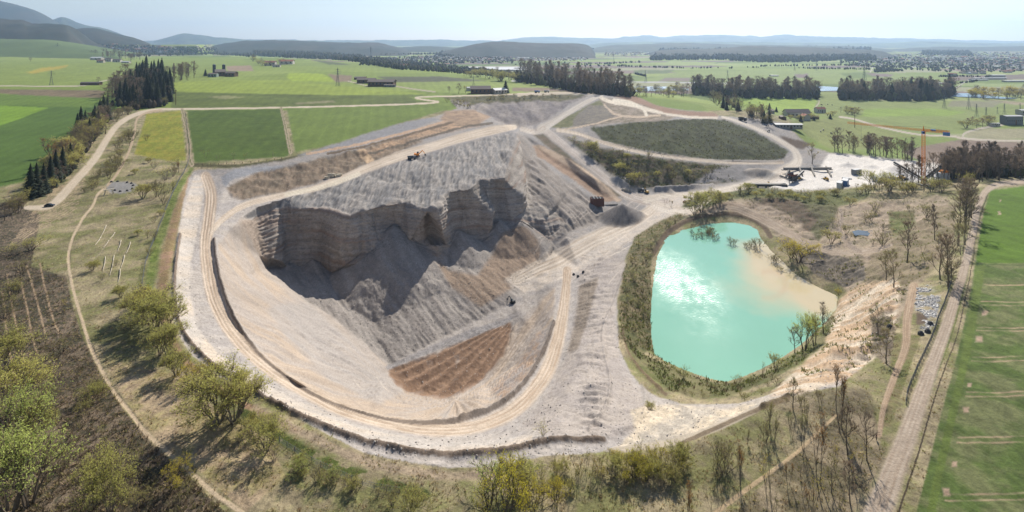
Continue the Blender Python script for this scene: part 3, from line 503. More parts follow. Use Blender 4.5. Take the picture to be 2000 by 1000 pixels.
for ln, wd, c in (([(1172,189),(1190,198),(1240,207),(1270,215),(1330,226),(1400,229)], 3.6, (222,208,186)), ([(1180,205),(1200,222),(1240,228),(1290,226)], 2, (200,178,152)), ([(1100,254),(1140,246),(1190,234),(1215,226)], 1.5, (200,178,152)), ([(1200,195),(1230,200),(1255,212),(1262,225)], 3, (226,214,192))):
    d, s, a = stroke(ln, wd, .9); mix(falloff(d), c, .06, .14)
mix(m_mound, (82,90,54), .12, .25, c2=(60,66,42), f2=fbm(U / 5, V / 9, 67, 3) + n3); CLS[m_mound > .5] = cls('grass_mound')
field([(1240,187),(1300,193),(1370,205),(1385,218),(1330,215),(1280,206)], (104,142,58), .05, .06, 'meadow'); field([(1185,184),(1240,187),(1285,207),(1330,216),(1395,220),(1405,228),(1350,227),(1300,221),(1260,206)], (156,124,102), .06, .08, 'ploughed_field')
mix(m_scrubslope, (116,102,80), .14, .25, c2=(84,88,50)); CLS[m_scrubslope > .5] = cls('scrub_slope')
mix(smooth(pip([(1390,330),(1440,320),(1520,322),(1500,335),(1440,352),(1350,362)]), 2), (158,152,148), .08, .1, c2=(134,130,126))
field([(1520,264),(1585,280),(1568,292),(1548,288)], (96,78,62), .05, .1, 'soil_heap', warp=.5)
mix(smooth(pip([(1620,300),(1700,306),(1842,322),(1840,350),(1640,366),(1560,372),(1470,362),(1540,335),(1600,330)]), 2), (238,230,218), .05, .08)
mix(smooth(pip([(1700,350),(1740,335),(1840,330),(1842,352),(1720,356)]), 2), (186,182,178), .1, .1)
mix(m_gully, (196,183,170), .06, .12, c2=(178,167,158)); mix(m_gully * smooth(pip([(1130,560),(1170,540),(1150,620),(1130,680),(1108,690),(1118,620)]), 2), (152,138,122), .05, .15); CLS[m_gully > .5] = cls('gravel_slope')
mix(smooth(pip([(1230,800),(1300,790),(1420,800),(1520,775),(1600,742),(1600,760),(1500,790),(1400,830),(1300,868),(1200,876),(1240,840)]), 3), (200,188,170), .05, .2, c2=(218,200,172))
mix(smooth(pip([(985,545),(1040,515),(1100,480),(1180,450),(1215,452),(1262,425),(1262,398),(1235,385),(1300,378),(1400,368),(1480,352),(1540,335),(1560,345),(1480,366),(1400,374),(1390,402),(1330,425),(1260,452),(1232,472),(1180,500),(1120,535),(1060,565),(1010,575)], 1.5), 3) * .85, (222,206,186), .06, .12, c2=(204,192,178)); mix(m_east, (190,168,142), .14, .18, c2=(152,138,112)); CLS[m_east > .5] = cls('spoil_ground')
for poly, c, c2 in (([(1340,395),(1400,372),(1470,366),(1560,375),(1640,378),(1700,372),(1700,384),(1640,405),(1600,420),(1560,395),(1480,385),(1420,390),(1370,408),(1330,418),(1310,425)], (112,118,66), (88,92,52)),
    ([(1560,400),(1640,400),(1625,440),(1600,470),(1570,440)], (120,118,78), (98,92,66)), ([(1738,412),(1785,412),(1790,450),(1745,465),(1735,440)], (112,124,64), (128,116,80)), ([(1500,385),(1560,392),(1600,430),(1580,452),(1520,425),(1470,402)], (124,104,82), (96,86,68)),
    ([(1680,560),(1700,500),(1840,400),(1870,400),(1860,480),(1800,550)], (158,140,112), (122,112,80))):
    mix(smooth(pip(poly), 2), c, .12, .2, c2=c2)
mix(smooth(pip([(1550,480),(1640,500),(1690,520),(1690,548),(1650,560),(1600,540),(1560,510)]), 1), (100,92,82), .12, .25, c2=(132,120,104))  # shadowed bluff: its shade is put into the ground colour
d, s, a = stroke([(1275,498),(1300,460),(1340,433),(1390,421),(1440,420),(1485,436),(1505,462)], 5, .4); mix(falloff(d), (112,94,74), .06, .12)  # shade on the pond's far bank, painted as a dark stroke
d, s, a = stroke([(1388,412),(1440,398),(1500,410),(1560,440)], 8, 1.2); mix(falloff(d, .4, 1.4), (192,172,148), .08, .2, c2=(160,140,116))
mix(smooth(pip([(1240,462),(1290,430),(1345,412),(1330,432),(1300,452),(1280,480),(1270,520),(1272,600),(1273,680),(1245,700),(1215,660),(1208,600),(1215,540),(1228,500)]), 1), (102,102,60), .16, .25, c2=(130,116,84)); 
mix(smooth(pip([(1212,660),(1270,700),(1330,728),(1390,745),(1430,750),(1500,725),(1560,690),(1610,640),(1640,600),(1650,620),(1620,665),(1570,705),(1500,748),(1430,772),(1380,780),(1310,762),(1250,725)]), 1), (130,122,82), .14, .25, c2=(98,102,56))
mix(smooth(pip([(1638,585),(1680,555),(1758,550),(1752,620),(1720,690),(1660,735),(1560,770),(1500,775),(1540,735),(1612,672)]), 3), (228,210,184), .06, .14, c2=(204,172,136), f2=fbm((U * .5 + V) / 3.2, (U - .5 * V) / 14, 71, 4) * 1.4)
mix(smooth(pip([(1490,800),(1560,775),(1640,755),(1700,760),(1715,850),(1730,900),(1690,960),(1640,1040),(1380,1080),(1500,930),(1600,842),(1632,812)]), 3), (166,148,118), .12, .4, c2=(116,106,78))
RUB = smooth(pip([(1792,562),(1815,556),(1838,574),(1832,606),(1826,632),(1808,654),(1796,646),(1802,620),(1788,606)]), 3) * np.clip(.75 + 2.2 * n2 + n3, 0, 1); mix(RUB, (202,196,188), .08, .4, c2=(150,150,150))
mix(smooth(pip([(1790,612),(1812,614),(1808,632),(1790,634)], .6), 1), (110,92,74)); mix(smooth(pip([(1700,620),(1740,615),(1750,660),(1735,720),(1705,690)]), 2), (112,98,80), .1, .3, c2=(140,126,104))
field([(1748,650),(1800,655),(1770,740),(1740,830),(1725,830)], (140,128,88), .1, .2, 'ground', c2=(110,112,62), warp=.4)
d, s, a = stroke([(1932,372),(1908,440),(1892,520),(1875,590),(1855,660),(1832,720),(1800,800),(1770,880),(1740,960),(1700,1060)], [2,2,2.5,3,3.5,4,5,6,7,8], .3)
mix(falloff(d), (104,112,56), .1, .3); d, s, a = stroke([(1930,376),(1910,440),(1898,520),(1884,590),(1868,660),(1845,720),(1818,800),(1798,870),(1775,940),(1745,1030)], [.8,.8,.8,1,1,1.2,1.5,1.8,2,2.4], .3); mix(falloff(d), (74,62,48), .1, .3)
# paved lookout
PLAZA = [(207,360),(225,354),(248,355),(268,360),(270,366),(258,374),(235,378),(215,376),(208,368)]
m = pip(PLAZA, 0); mix(smooth(m, 1), (152,148,142), .04, .08); CLS[m] = cls('paved_square')
random.seed(5)
for k in range(26):
    x0, y0 = random.uniform(1010, 1240), random.uniform(400, 560); a_ = random.uniform(-.9, -.35); L0 = random.uniform(30, 80)
    d, s, a = stroke([(x0, y0), (x0 + L0 * .5 * math.cos(a_), y0 + L0 * .5 * math.sin(a_) + random.uniform(-4, 4)), (x0 + L0 * math.cos(a_), y0 + L0 * math.sin(a_))], .9, .6); mix(falloff(d, .3, 1.4) * .5 * m_quarry, random.choice(((232,216,196), (166,152,138))), .05, .1)
for k in range(22):
    x0, y0 = random.uniform(600, 1050), random.uniform(660, 800); a_ = random.uniform(.3, 1.0) if x0 < 800 else random.uniform(-.9, 0); L0 = random.uniform(25, 60)
    d, s, a = stroke([(x0, y0), (x0 + L0 * .5 * math.cos(a_), y0 + L0 * .5 * math.sin(a_)), (x0 + L0 * math.cos(a_), y0 + L0 * math.sin(a_))], 1.1, 1.0); mix(falloff(d, .3, 1.4) * .45 * m_inner, random.choice(((222,206,186), (150,138,126))), .05, .1)
# roads
for nme, d, s, a, c, st in road_d:
    f = falloff(d, .75, 1.15); str_ = fbm(s * 5, a / 30, 120, 2) * .9 + .35 * np.sin(s * 14)
    t = np.clip(.5 + st * str_, 0, 1); lc = np.array(c); dk = lc * np.array([.86, .83, .80])
    if nme == 'farm_track': t = (np.abs(np.abs(s) - .6) < .28).astype(float); dk = np.array([118,120,72])
    cc = lin(lc) * t[..., None] + lin(dk) * (1 - t[..., None]); cc *= (1 + .08 * n2 + .10 * n3 + .06 * n4)[..., None]
    C[:] = C * (1 - f[..., None]) + cc * f[..., None]; CLS[d < 1] = cls(nme)
for x, y, rx, c in ((1214,428,21,(136,129,123)), (1480,340,14,(176,164,150)), (1210,356,11,(160,156,152))):
    j = np.searchsorted(gy, y); i = np.searchsorted(gx, x); mix(np.clip((1 - np.hypot(U - X0[j,i], V - Y0[j,i]) / rx) * 5, 0, 1), c, .05, .12)
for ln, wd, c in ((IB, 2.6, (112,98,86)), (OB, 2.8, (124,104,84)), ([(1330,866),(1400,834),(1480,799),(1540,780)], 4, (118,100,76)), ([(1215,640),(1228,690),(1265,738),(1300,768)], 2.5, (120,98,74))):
    d, s, a = stroke([(x, y + 2) for x, y in ln], wd, .4); mix(falloff(d) * .85, c, .08, .16)  # shady near sides of the berms, painted as dark strokes
lum = (C @ np.array([.3, .59, .11]))[..., None]; C = np.clip(lum + (C - lum) * .92, 0.004, .85); gk = np.clip(C[..., 1] - C[..., 0], 0, 1); C[..., 0] += .30 * gk; C[..., 1] -= .10 * gk; C[..., 2] -= .06 * gk

# ------------------------------------------------------------------ materials
def new_mat(name):
    m = bpy.data.materials.new(name); m.use_nodes = True; return m, m.node_tree, m.node_tree.nodes['Principled BSDF']
def mat_ground():
    m, t, b = new_mat('ground_surface'); N = t.nodes.new; Lk = t.links.new
    a = N('ShaderNodeAttribute'); a.attribute_name = 'Col'
    g = N('ShaderNodeNewGeometry')
    n = N('ShaderNodeTexNoise'); n.inputs['Scale'].default_value = 1.1; n.inputs['Detail'].default_value = 5; n.inputs['Roughness'].default_value = .7
    Lk(g.outputs['Position'], n.inputs['Vector'])
    mr = N('ShaderNodeMapRange'); mr.inputs[1].default_value = .3; mr.inputs[2].default_value = .7; mr.inputs[3].default_value = .78; mr.inputs[4].default_value = 1.2
    Lk(n.outputs[0], mr.inputs[0]); vm = N('ShaderNodeVectorMath'); vm.operation = 'SCALE'; Lk(a.outputs['Color'], vm.inputs[0]); Lk(mr.outputs[0], vm.inputs['Scale'])
    Lk(vm.outputs[0], b.inputs['Base Color']); b.inputs['Roughness'].default_value = .92; b.inputs['Specular IOR Level'].default_value = .15
    bp = N('ShaderNodeBump'); bp.inputs['Strength'].default_value = .55; bp.inputs['Distance'].default_value = .5
    Lk(n.outputs[0], bp.inputs['Height']); Lk(bp.outputs[0], b.inputs['Normal']); return m
MG = mat_ground()
def grid_obj(name, X, Y, Z, Cc, fm, mat):
    """one mesh from the grid cells where fm is true"""
    nr, nc = X.shape; idn = np.arange(nr * nc).reshape(nr, nc)
    q = np.stack([idn[1:, :-1], idn[1:, 1:], idn[:-1, 1:], idn[:-1, :-1]], -1)[fm]
    if not len(q): return None
    used, inv = np.unique(q, return_inverse=True); inv = inv.reshape(q.shape)
    me = bpy.data.meshes.new(name); me.vertices.add(len(used)); me.loops.add(q.size); me.polygons.add(len(q))
    co = np.stack([X.ravel()[used], Y.ravel()[used], Z.ravel()[used]], -1).astype(np.float32)
    me.vertices.foreach_set('co', co.ravel()); me.loops.foreach_set('vertex_index', inv.ravel().astype(np.int32))
    me.polygons.foreach_set('loop_start', np.arange(0, q.size, 4, dtype=np.int32)); me.polygons.foreach_set('use_smooth', np.ones(len(q), bool))
    me.update(calc_edges=True)
    if Cc is not None:
        at = me.color_attributes.new('Col', 'FLOAT_COLOR', 'POINT'); cc = np.ones((len(used), 4), np.float32); cc[:, :3] = Cc.reshape(-1, 3)[used]; at.data.foreach_set('color', cc.ravel())
    me.materials.append(mat); o = bpy.data.objects.new(name, me); COL.objects.link(o); return o
# regroup a few classes and split
fc = CLS[:-1, :-1]
for k, n in enumerate(NAMES):
    o = grid_obj(n, XW, YW, ZW, C, fc == k, MG)
    if o: tag(o, kind='structure')
# ------------------------------------------------------------------ water
def gp(px, py):
    """ground point under a place of the survey grid"""
    j = min(max(np.searchsorted(gy, py) , 1), NR - 1); i = min(max(np.searchsorted(gx, px), 1), NC - 1)
    tj = (py - gy[j - 1]) / (gy[j] - gy[j - 1]); tj = min(max(tj, 0), 1)
    return Vector([float(A[j - 1, i] * (1 - tj) + A[j, i] * tj) for A in (XW, YW, ZW)])
wx, wy = np.meshgrid(np.arange(1255, 1662, 3.0), np.arange(424, 760, 3.0))
wY = (CAM_H - WZ) * F / (wy - HOR); wX = (wx - 1000) / F * wY
sandc = np.exp(-(((wx - 1545) / 120) ** 2 + ((wy - 560) / 60) ** 2)) * 1.15 + 1.2 * np.exp(-(((wx - 1500) / 50) ** 2 + ((wy - 500) / 34) ** 2)) + .9 * np.exp(-(((wx - 1610) / 40) ** 2 + ((wy - 590) / 40) ** 2)) + .35 * np.exp(-(((wx - 1460) / 90) ** 2 + ((wy - 478) / 14) ** 2))
sandc = np.clip(sandc + .25 * fbm(wX / 14, wY / 14, 130) - .22 - .5 * np.clip((wy - 610) / 60, 0, 1), 0, 1)[..., None]
sp = np.exp(-((np.hypot((wx - 1500) / 34, (wy - 556) / 26) - 1) / .22) ** 2)[..., None] * (wx > 1488)[..., None]
wc = lin((142,200,174), .78) * (1 - sandc) + lin((212,196,158), .80) * sandc; wc = wc * (1 - .35 * sp * sandc) + lin((204,170,132), .8) * .35 * sp * sandc
wc = wc * (1 + .05 * fbm(wX / 20, wY / 20, 131))[..., None]
m, t, b = new_mat('pond_water'); N = t.nodes.new; Lk = t.links.new
a = N('ShaderNodeAttribute'); a.attribute_name = 'Col'; Lk(a.outputs['Color'], b.inputs['Base Color']); b.inputs['Roughness'].default_value = .13; b.inputs['IOR'].default_value = 1.33
g = N('ShaderNodeNewGeometry'); n = N('ShaderNodeTexNoise'); n.inputs['Scale'].default_value = .75; n.inputs['Detail'].default_value = 3; n.inputs['Roughness'].default_value = .6; Lk(g.outputs['Position'], n.inputs['Vector'])
wm = N('ShaderNodeTexNoise'); wm.inputs['Scale'].default_value = .012; Lk(g.outputs['Position'], wm.inputs['Vector'])
bp = N('ShaderNodeBump'); bp.inputs['Strength'].default_value = 1.0; bp.inputs['Distance'].default_value = .10; Lk(n.outputs[0], bp.inputs['Height']); Lk(bp.outputs[0], b.inputs['Normal'])
MW = m
wa = N('ShaderNodeAttribute'); wa.attribute_name = 'wind'
mr = N('ShaderNodeMapRange'); mr.inputs[3].default_value = .10; mr.inputs[4].default_value = 1.0; Lk(wa.outputs['Fac'], mr.inputs[0]); Lk(mr.outputs[0], bp.inputs['Strength']); bp.inputs['Distance'].default_value = .15
mr2 = N('ShaderNodeMapRange'); mr2.inputs[3].default_value = .06; mr2.inputs[4].default_value = .25; Lk(wa.outputs['Fac'], mr2.inputs[0]); Lk(mr2.outputs[0], b.inputs['Roughness'])
sx_, sy_ = np.array([p[0] for p in POND]), np.array([p[1] for p in POND])
wm_ = np.zeros(wx.shape, bool)
for (xa, ya), (xb, yb) in zip(POND, POND[1:] + POND[:1]):
    if ya != yb: wm_ ^= ((ya > wy) != (yb > wy)) & (wx < (xb - xa) * (wy - ya) / (yb - ya) + xa)
wm_ = blur(wm_.astype(float), 2) > .02
po = tag(grid_obj('pond_water', wX, wY, np.full(wX.shape, WZ), wc, wm_[:-1, :-1], MW), kind='structure')
co = np.zeros(len(po.data.vertices) * 3); po.data.vertices.foreach_get('co', co); co = co.reshape(-1, 3)
wd_ = np.exp(-(((co[:, 0] - 99) / 25) ** 2 + ((co[:, 1] - 318) / 54) ** 2)) * np.clip(1.1 + .9 * fbm(co[:, 0] / 14, co[:, 1] / 22, 140, 3) + .35 * fbm(co[:, 0] / 2.5, co[:, 1] / 3.5, 141, 2), 0, 1.4)
po.data.attributes.new('wind', 'FLOAT', 'POINT').data.foreach_set('value', np.clip(wd_, 0, 1).astype(np.float32))
m, t, b = new_mat('river_water'); b.inputs['Base Color'].default_value = (.10, .20, .27, 1); b.inputs['Roughness'].default_value = .25; MR = m
def flat_poly(name, poly, z, mat, kind='structure'):
    vv = [((x - 1000) / F * (CAM_H - z) * F / (y - HOR), (CAM_H - z) * F / (y - HOR), z) for x, y in poly]
    me = bpy.data.meshes.new(name); me.from_pydata(vv, [], [list(range(len(vv)))]); me.materials.append(mat); o = bpy.data.objects.new(name, me); COL.objects.link(o)
    return tag(o, kind=kind)
_p = [(1664,452),(1676,449),(1690,451),(1706,450),(1712,456),(1698,461),(1682,459),(1670,460)]
_j = np.searchsorted(gy, 456); _i = np.searchsorted(gx, 1688); flat_poly('puddle', _p, float(ZW[_j - 4:_j + 5, _i - 8:_i + 9].mean()) + .5, new_mat('puddle_water')[0]); _m = bpy.data.materials['puddle_water'].node_tree.nodes['Principled BSDF']; _m.inputs['Base Color'].default_value = (.05, .075, .09, 1); _m.inputs['Roughness'].default_value = .2
for poly in ([(1120,176),(1200,172),(1240,169),(1300,169),(1345,172),(1345,176),(1290,177),(1200,180)], [(1560,168),(1600,168),(1636,170),(1640,177),(1600,178),(1560,176)], [(1850,182),(1900,182),(1935,187),(1990,192),(1960,193),(1900,190),(1850,188)], [(840,134),(868,137),(885,142),(876,143),(846,139)], [(722,117),(736,118),(738,122),(724,121)]):
    flat_poly('river', poly, -43.5, MR)
# ------------------------------------------------------------------ far hills
def ridge(name, crest, yc, yb, zb, col, col2, rough=6.0, back=1.35, seed=1):
    crest = catmull(crest, 8); xs = np.array([c[0] for c in crest]); o = np.argsort(xs); xs = xs[o]; ys = np.array([c[1] for c in crest])[o]
    st = 3.0; px = np.arange(xs[0], xs[-1] + st, st); cy = np.interp(px, xs, ys)
    t = np.linspace(0, back, 34)[:, None]; Y = yb + (yc - yb) * t; X = (px[None, :] - 1000) / F * (yb + (yc - yb) * np.minimum(t, 1)) 
    zc = CAM_H - (cy - HOR) / F * yc
    tt = np.clip(t, 0, 1); s = np.where(t <= 1, np.sin(tt * math.pi / 2) ** 1.1, np.cos((t - 1) / (back - 1) * math.pi / 2)); Z = zb + (zc[None, :] - zb) * s
    Yf = Y * np.ones_like(Z); Xf = X * np.ones_like(Z)
    env = np.clip(s * 2, 0, 1)
    Z = Z + env * rough * (fbm(Xf / 420, Yf / 420, seed, 3) * 3 * (t < 1) * (t > .1) + .8 * fbm(Xf / 60, Yf / 90, seed + 5, 3)) 
    n = fbm(Xf / 260, Yf / 320, seed + 8, 4) + .4 * fbm(Xf / 40, Yf / 60, seed + 9, 3); k = np.clip(.5 + n, 0, 1)[..., None]
    Cc = lin(col) * (1 - k) + lin(col2) * k
    tag(grid_obj(name, Xf[::-1], Yf[::-1], Z[::-1], Cc[::-1], np.ones((Z.shape[0] - 1, Z.shape[1] - 1), bool), MG), kind='structure')
DF, BF, MDW = (44,54,46), (70,66,56), (112,130,74)
ridge('mountain', [(-420,-70),(-260,-55),(-100,-25),(0,3),(40,12),(70,22),(95,37),(108,46),(150,66),(200,90)], 9000, 7400, 0, BF, DF, 9, seed=3)
ridge('mountain', [(60,60),(85,47),(100,39),(120,33),(130,36),(145,43),(170,50),(200,55),(230,67),(262,78),(300,92)], 11000, 9000, -20, DF, (90,100,74), 8, seed=4)
ridge('hills', [(-420,58),(-260,66),(0,76),(60,77),(100,79),(150,86),(200,96),(235,106)], 3700, 2800, 2, MDW, (92,108,62), 3, seed=5)
ridge('hills', [(-420,20),(-260,30),(-100,34),(0,38),(40,39),(60,45),(100,46),(130,50),(145,66),(165,88),(180,100)], 4500, 3700, 45, BF, DF, 8, seed=6)
ridge('hills', [(120,66),(140,59),(165,56),(188,56),(205,60),(230,67),(255,73),(275,81),(300,94),(320,105)], 5600, 4800, -10, DF, BF, 7, seed=7)
ridge('hills', [(300,80),(325,74),(345,69),(360,66),(385,68),(420,73),(480,78),(540,84)], 13500, 12000, -45, DF, (100,110,80), 10, seed=8)
ridge('hills', [(200,84),(300,79),(400,77),(500,77),(600,79),(700,79),(850,78),(950,80),(1050,79),(1120,82)], 16500, 13500, -45, (96,106,80), DF, 14, seed=9)
ridge('hills', [(400,92),(460,81),(500,79),(540,79),(580,79),(620,81),(680,83),(735,84),(760,89),(790,97),(820,110)], 6600, 5000, -45, DF, BF, 7, seed=10)
ridge('hills', [(620,92),(700,91),(780,92),(830,90),(880,92),(960,95),(1000,104)], 7600, 6400, -45, DF, (80,84,64), 7, seed=12)
ridge('hills', [(835,112),(870,100),(905,91),(940,84),(970,81),(1010,82),(1060,84),(1120,85),(1145,88),(1158,97),(1165,112)], 5400, 4350, -45, DF, BF, 7, seed=13)
ridge('hills', [(1160,94),(1200,88),(1260,86),(1340,84),(1450,87),(1500,88),(1620,90),(1700,93),(1760,98),(1800,104)], 8200, 6400, -45, DF, (80,84,64), 6, seed=14)
ridge('hills', [(1265,112),(1285,99),(1330,96),(1400,95),(1460,90),(1520,91),(1600,93),(1680,97),(1720,101),(1760,112)], 5200, 4150, -45, BF, DF, 7, seed=15)
ridge('hills', [(980,79),(1020,74),(1060,72),(1100,73),(1190,75),(1235,71),(1268,70),(1290,73),(1330,70),(1395,69),(1450,70),(1490,72),(1530,68),(1560,71),(1640,72),(1700,74),(1800,76),(1950,80),(2260,80),(2400,80)], 18000, 15000, -45, (100,110,90), DF, 16, seed=16)
ridge('hills', [(1150,88),(1200,83),(1400,82),(1600,84),(1700,85),(1820,82),(2000,85),(2260,86),(2400,86)], 12500, 10500, -45, DF, (110,125,84), 9, seed=17)
ridge('hills', [(1740,100),(1800,93),(1900,92),(2000,90),(2120,88),(2300,88),(2420,90)], 8200, 7000, -45, DF, BF, 6, seed=18)
# ------------------------------------------------------------------ air
m = bpy.data.materials.new('air'); m.use_nodes = True; t = m.node_tree; t.nodes.remove(t.nodes['Principled BSDF'])
pv = t.nodes.new('ShaderNodeVolumePrincipled'); pv.inputs['Density'].default_value = 5.0e-5; pv.inputs['Color'].default_value = (.54, .74, 1, 1); pv.inputs['Anisotropy'].default_value = .42
t.links.new(pv.outputs[0], t.nodes['Material Output'].inputs['Volume'])
def box_obj(name, lo, hi, mat):
    v = [(x, y, z) for z in (lo[2], hi[2]) for x, y in ((lo[0], lo[1]), (hi[0], lo[1]), (hi[0], hi[1]), (lo[0], hi[1]))]
    me = bpy.data.meshes.new(name); me.from_pydata(v, [], [(3,2,1,0),(4,5,6,7),(0,1,5,4),(1,2,6,5),(2,3,7,6),(3,0,4,7)]); me.materials.append(mat)
    o = bpy.data.objects.new(name, me); COL.objects.link(o); return o
tag(box_obj('haze', (-30000, -300, -170), (30000, 26000, 1050), m), kind='stuff', label='pale blue haze over the far valley')

# ------------------------------------------------------------------ mesh builder
class MB:
    def __init__(s): s.v = []; s.f = []; s.m = []
    def quad(s, a, b, c, d, m=0): n = len(s.v); s.v += [a, b, c, d]; s.f.append((n, n + 1, n + 2, n + 3)); s.m.append(m)
    def tri(s, a, b, c, m=0): n = len(s.v); s.v += [a, b, c]; s.f.append((n, n + 1, n + 2)); s.m.append(m)
    def box(s, c, d, rz=0, m=0, M=None):
        hx, hy, hz = d[0] / 2, d[1] / 2, d[2] / 2; n = len(s.v); ca, sa = math.cos(rz), math.sin(rz)
        for z in (-hz, hz):
            for x, y in ((-hx, -hy), (hx, -hy), (hx, hy), (-hx, hy)):
                p = (c[0] + x * ca - y * sa, c[1] + x * sa + y * ca, c[2] + z); s.v.append(tuple(M @ Vector(p)) if M else p)
        for q in ((3,2,1,0),(4,5,6,7),(0,1,5,4),(1,2,6,5),(2,3,7,6),(3,0,4,7)): s.f.append(tuple(n + i for i in q)); s.m.append(m)
    def tube(s, a, b, r0, r1, k=5, m=0, cap=False):
        a = Vector(a); b = Vector(b); d = b - a
        if d.length < 1e-6: return
        u = d.orthogonal().normalized(); w_ = d.normalized().cross(u); n = len(s.v)
        for p, r in ((a, r0), (b, r1)):
            for i in range(k): an = 2 * math.pi * i / k; s.v.append(tuple(p + (u * math.cos(an) + w_ * math.sin(an)) * r))
        for i in range(k): s.f.append((n + i, n + (i + 1) % k, n + k + (i + 1) % k, n + k + i)); s.m.append(m)
        if cap: s.f.append(tuple(n + k + i for i in range(k))); s.m.append(m); s.f.append(tuple(n + k - 1 - i for i in range(k))); s.m.append(m)
    def mesh(s, name, mats):
        me = bpy.data.meshes.new(name); me.from_pydata(s.v, [], s.f); me.update()
        for q in (mats if isinstance(mats, (list, tuple)) else [mats]): me.materials.append(q)
        if any(s.m): me.polygons.foreach_set('material_index', s.m)
        return me
    def obj(s, name, mats, parent=None, loc=None):
        o = bpy.data.objects.new(name, s.mesh(name, mats)); COL.objects.link(o)
        if parent: o.parent = parent
        if loc is not None: o.location = loc
        return o
def empty(name, loc, rz=0, label=None, cat=None, group=None, scale=1):
    o = bpy.data.objects.new(name, None); COL.objects.link(o); o.location = loc; o.rotation_euler = (0, 0, rz); o.scale = (scale,) * 3; o.empty_display_size = .5
    return tag(o, label, cat, group)
def mat(name, c, rough=.8, var=.12, scale=1.5, metal=0, k=.75, rand=None, transl=0.0, objrand=.0):
    m, t, b = new_mat(name); N = t.nodes.new; Lk = t.links.new; c = lin(c, k)
    g = N('ShaderNodeNewGeometry'); n = N('ShaderNodeTexNoise'); n.inputs['Scale'].default_value = scale; n.inputs['Detail'].default_value = 3; Lk(g.outputs['Position'], n.inputs['Vector'])
    mr = N('ShaderNodeMapRange'); mr.inputs[1].default_value = .3; mr.inputs[2].default_value = .7; mr.inputs[3].default_value = 1 - var; mr.inputs[4].default_value = 1 + var; Lk(n.outputs[0], mr.inputs[0])
    oi = N('ShaderNodeObjectInfo'); mx = N('ShaderNodeMix'); mx.data_type = 'RGBA'; mx.inputs[6].default_value = (*c, 1); mx.inputs[7].default_value = (*(lin(rand, k) if rand else c), 1); Lk(oi.outputs['Random'], mx.inputs[0])
    vm = N('ShaderNodeVectorMath'); vm.operation = 'SCALE'; Lk(mx.outputs[2], vm.inputs[0]); Lk(mr.outputs[0], vm.inputs['Scale']); Lk(vm.outputs[0], b.inputs['Base Color'])
    b.inputs['Roughness'].default_value = rough; b.inputs['Metallic'].default_value = metal; b.inputs['Specular IOR Level'].default_value = .3
    if transl:
        tr = N('ShaderNodeBsdfTranslucent'); Lk(vm.outputs[0], tr.inputs[0]); ms = N('ShaderNodeMixShader'); ms.inputs[0].default_value = transl
        Lk(b.outputs[0], ms.inputs[1]); Lk(tr.outputs[0], ms.inputs[2]); Lk(ms.outputs[0], t.nodes['Material Output'].inputs[0])
    return m
BARK = mat('bark', (96,84,70), .9, rand=(120,108,92)); BARKL = mat('pale_bark', (128,118,102), .9)
TWIG = mat('twigs', (164,144,122), .9, rand=(138,124,104), transl=.35); TWIGP = mat('brown_twigs', (160,142,126), .9, rand=(140,128,108), transl=.4)
LG = mat('spring_leaves', (204,198,112), .8, .2, rand=(188,186,104), k=.95, transl=.55); LY = mat('yellow_leaves', (214,196,60), .8, .2, rand=(192,184,64), k=.95, transl=.5)
LB = mat('budding_leaves', (188,182,104), .8, .2, rand=(150,148,88), transl=.5); LO = mat('orange_buds', (184,138,60), .8, .2, rand=(168,120,60), transl=.4)
LC = mat('dark_needles', (64,74,50), .9, .3, rand=(46,58,42), transl=.1); LF = mat('fresh_leaves', (196,206,112), .8, .2, rand=(184,194,110), k=.95, transl=.55); LP = mat('pink_blossom', (176,146,132), .8, .2, transl=.3)
random.seed(7)
def rdir(): 
    z = random.uniform(-1, 1); a = random.uniform(0, 2 * math.pi); r = math.sqrt(1 - z * z); return Vector((r * math.cos(a), r * math.sin(a), z))
def grow(tr, tips, p, d, L, r, depth, up, spread):
    q = p; n = 2
    for i in range(n):
        d2 = (d + rdir() * .16 + Vector((0, 0, up * .12))).normalized(); q2 = q + d2 * L / n; tr.tube(q, q2, r * (1 - .22 * i), r * (1 - .22 * (i + 1)), 5 if depth > 2 else 3); q = q2; d = d2
    if depth <= 0: tips.append((q, d, L)); return
    for i in range(random.choice((2, 3, 3))):
        grow(tr, tips, q - d * L * random.uniform(0, .45), (d * (1 - spread * .35) + rdir() * spread + Vector((0, 0, up * .35))).normalized(), L * random.uniform(.62, .84), r * .6, depth - 1, up, spread)
    tips.append((q, d, L))
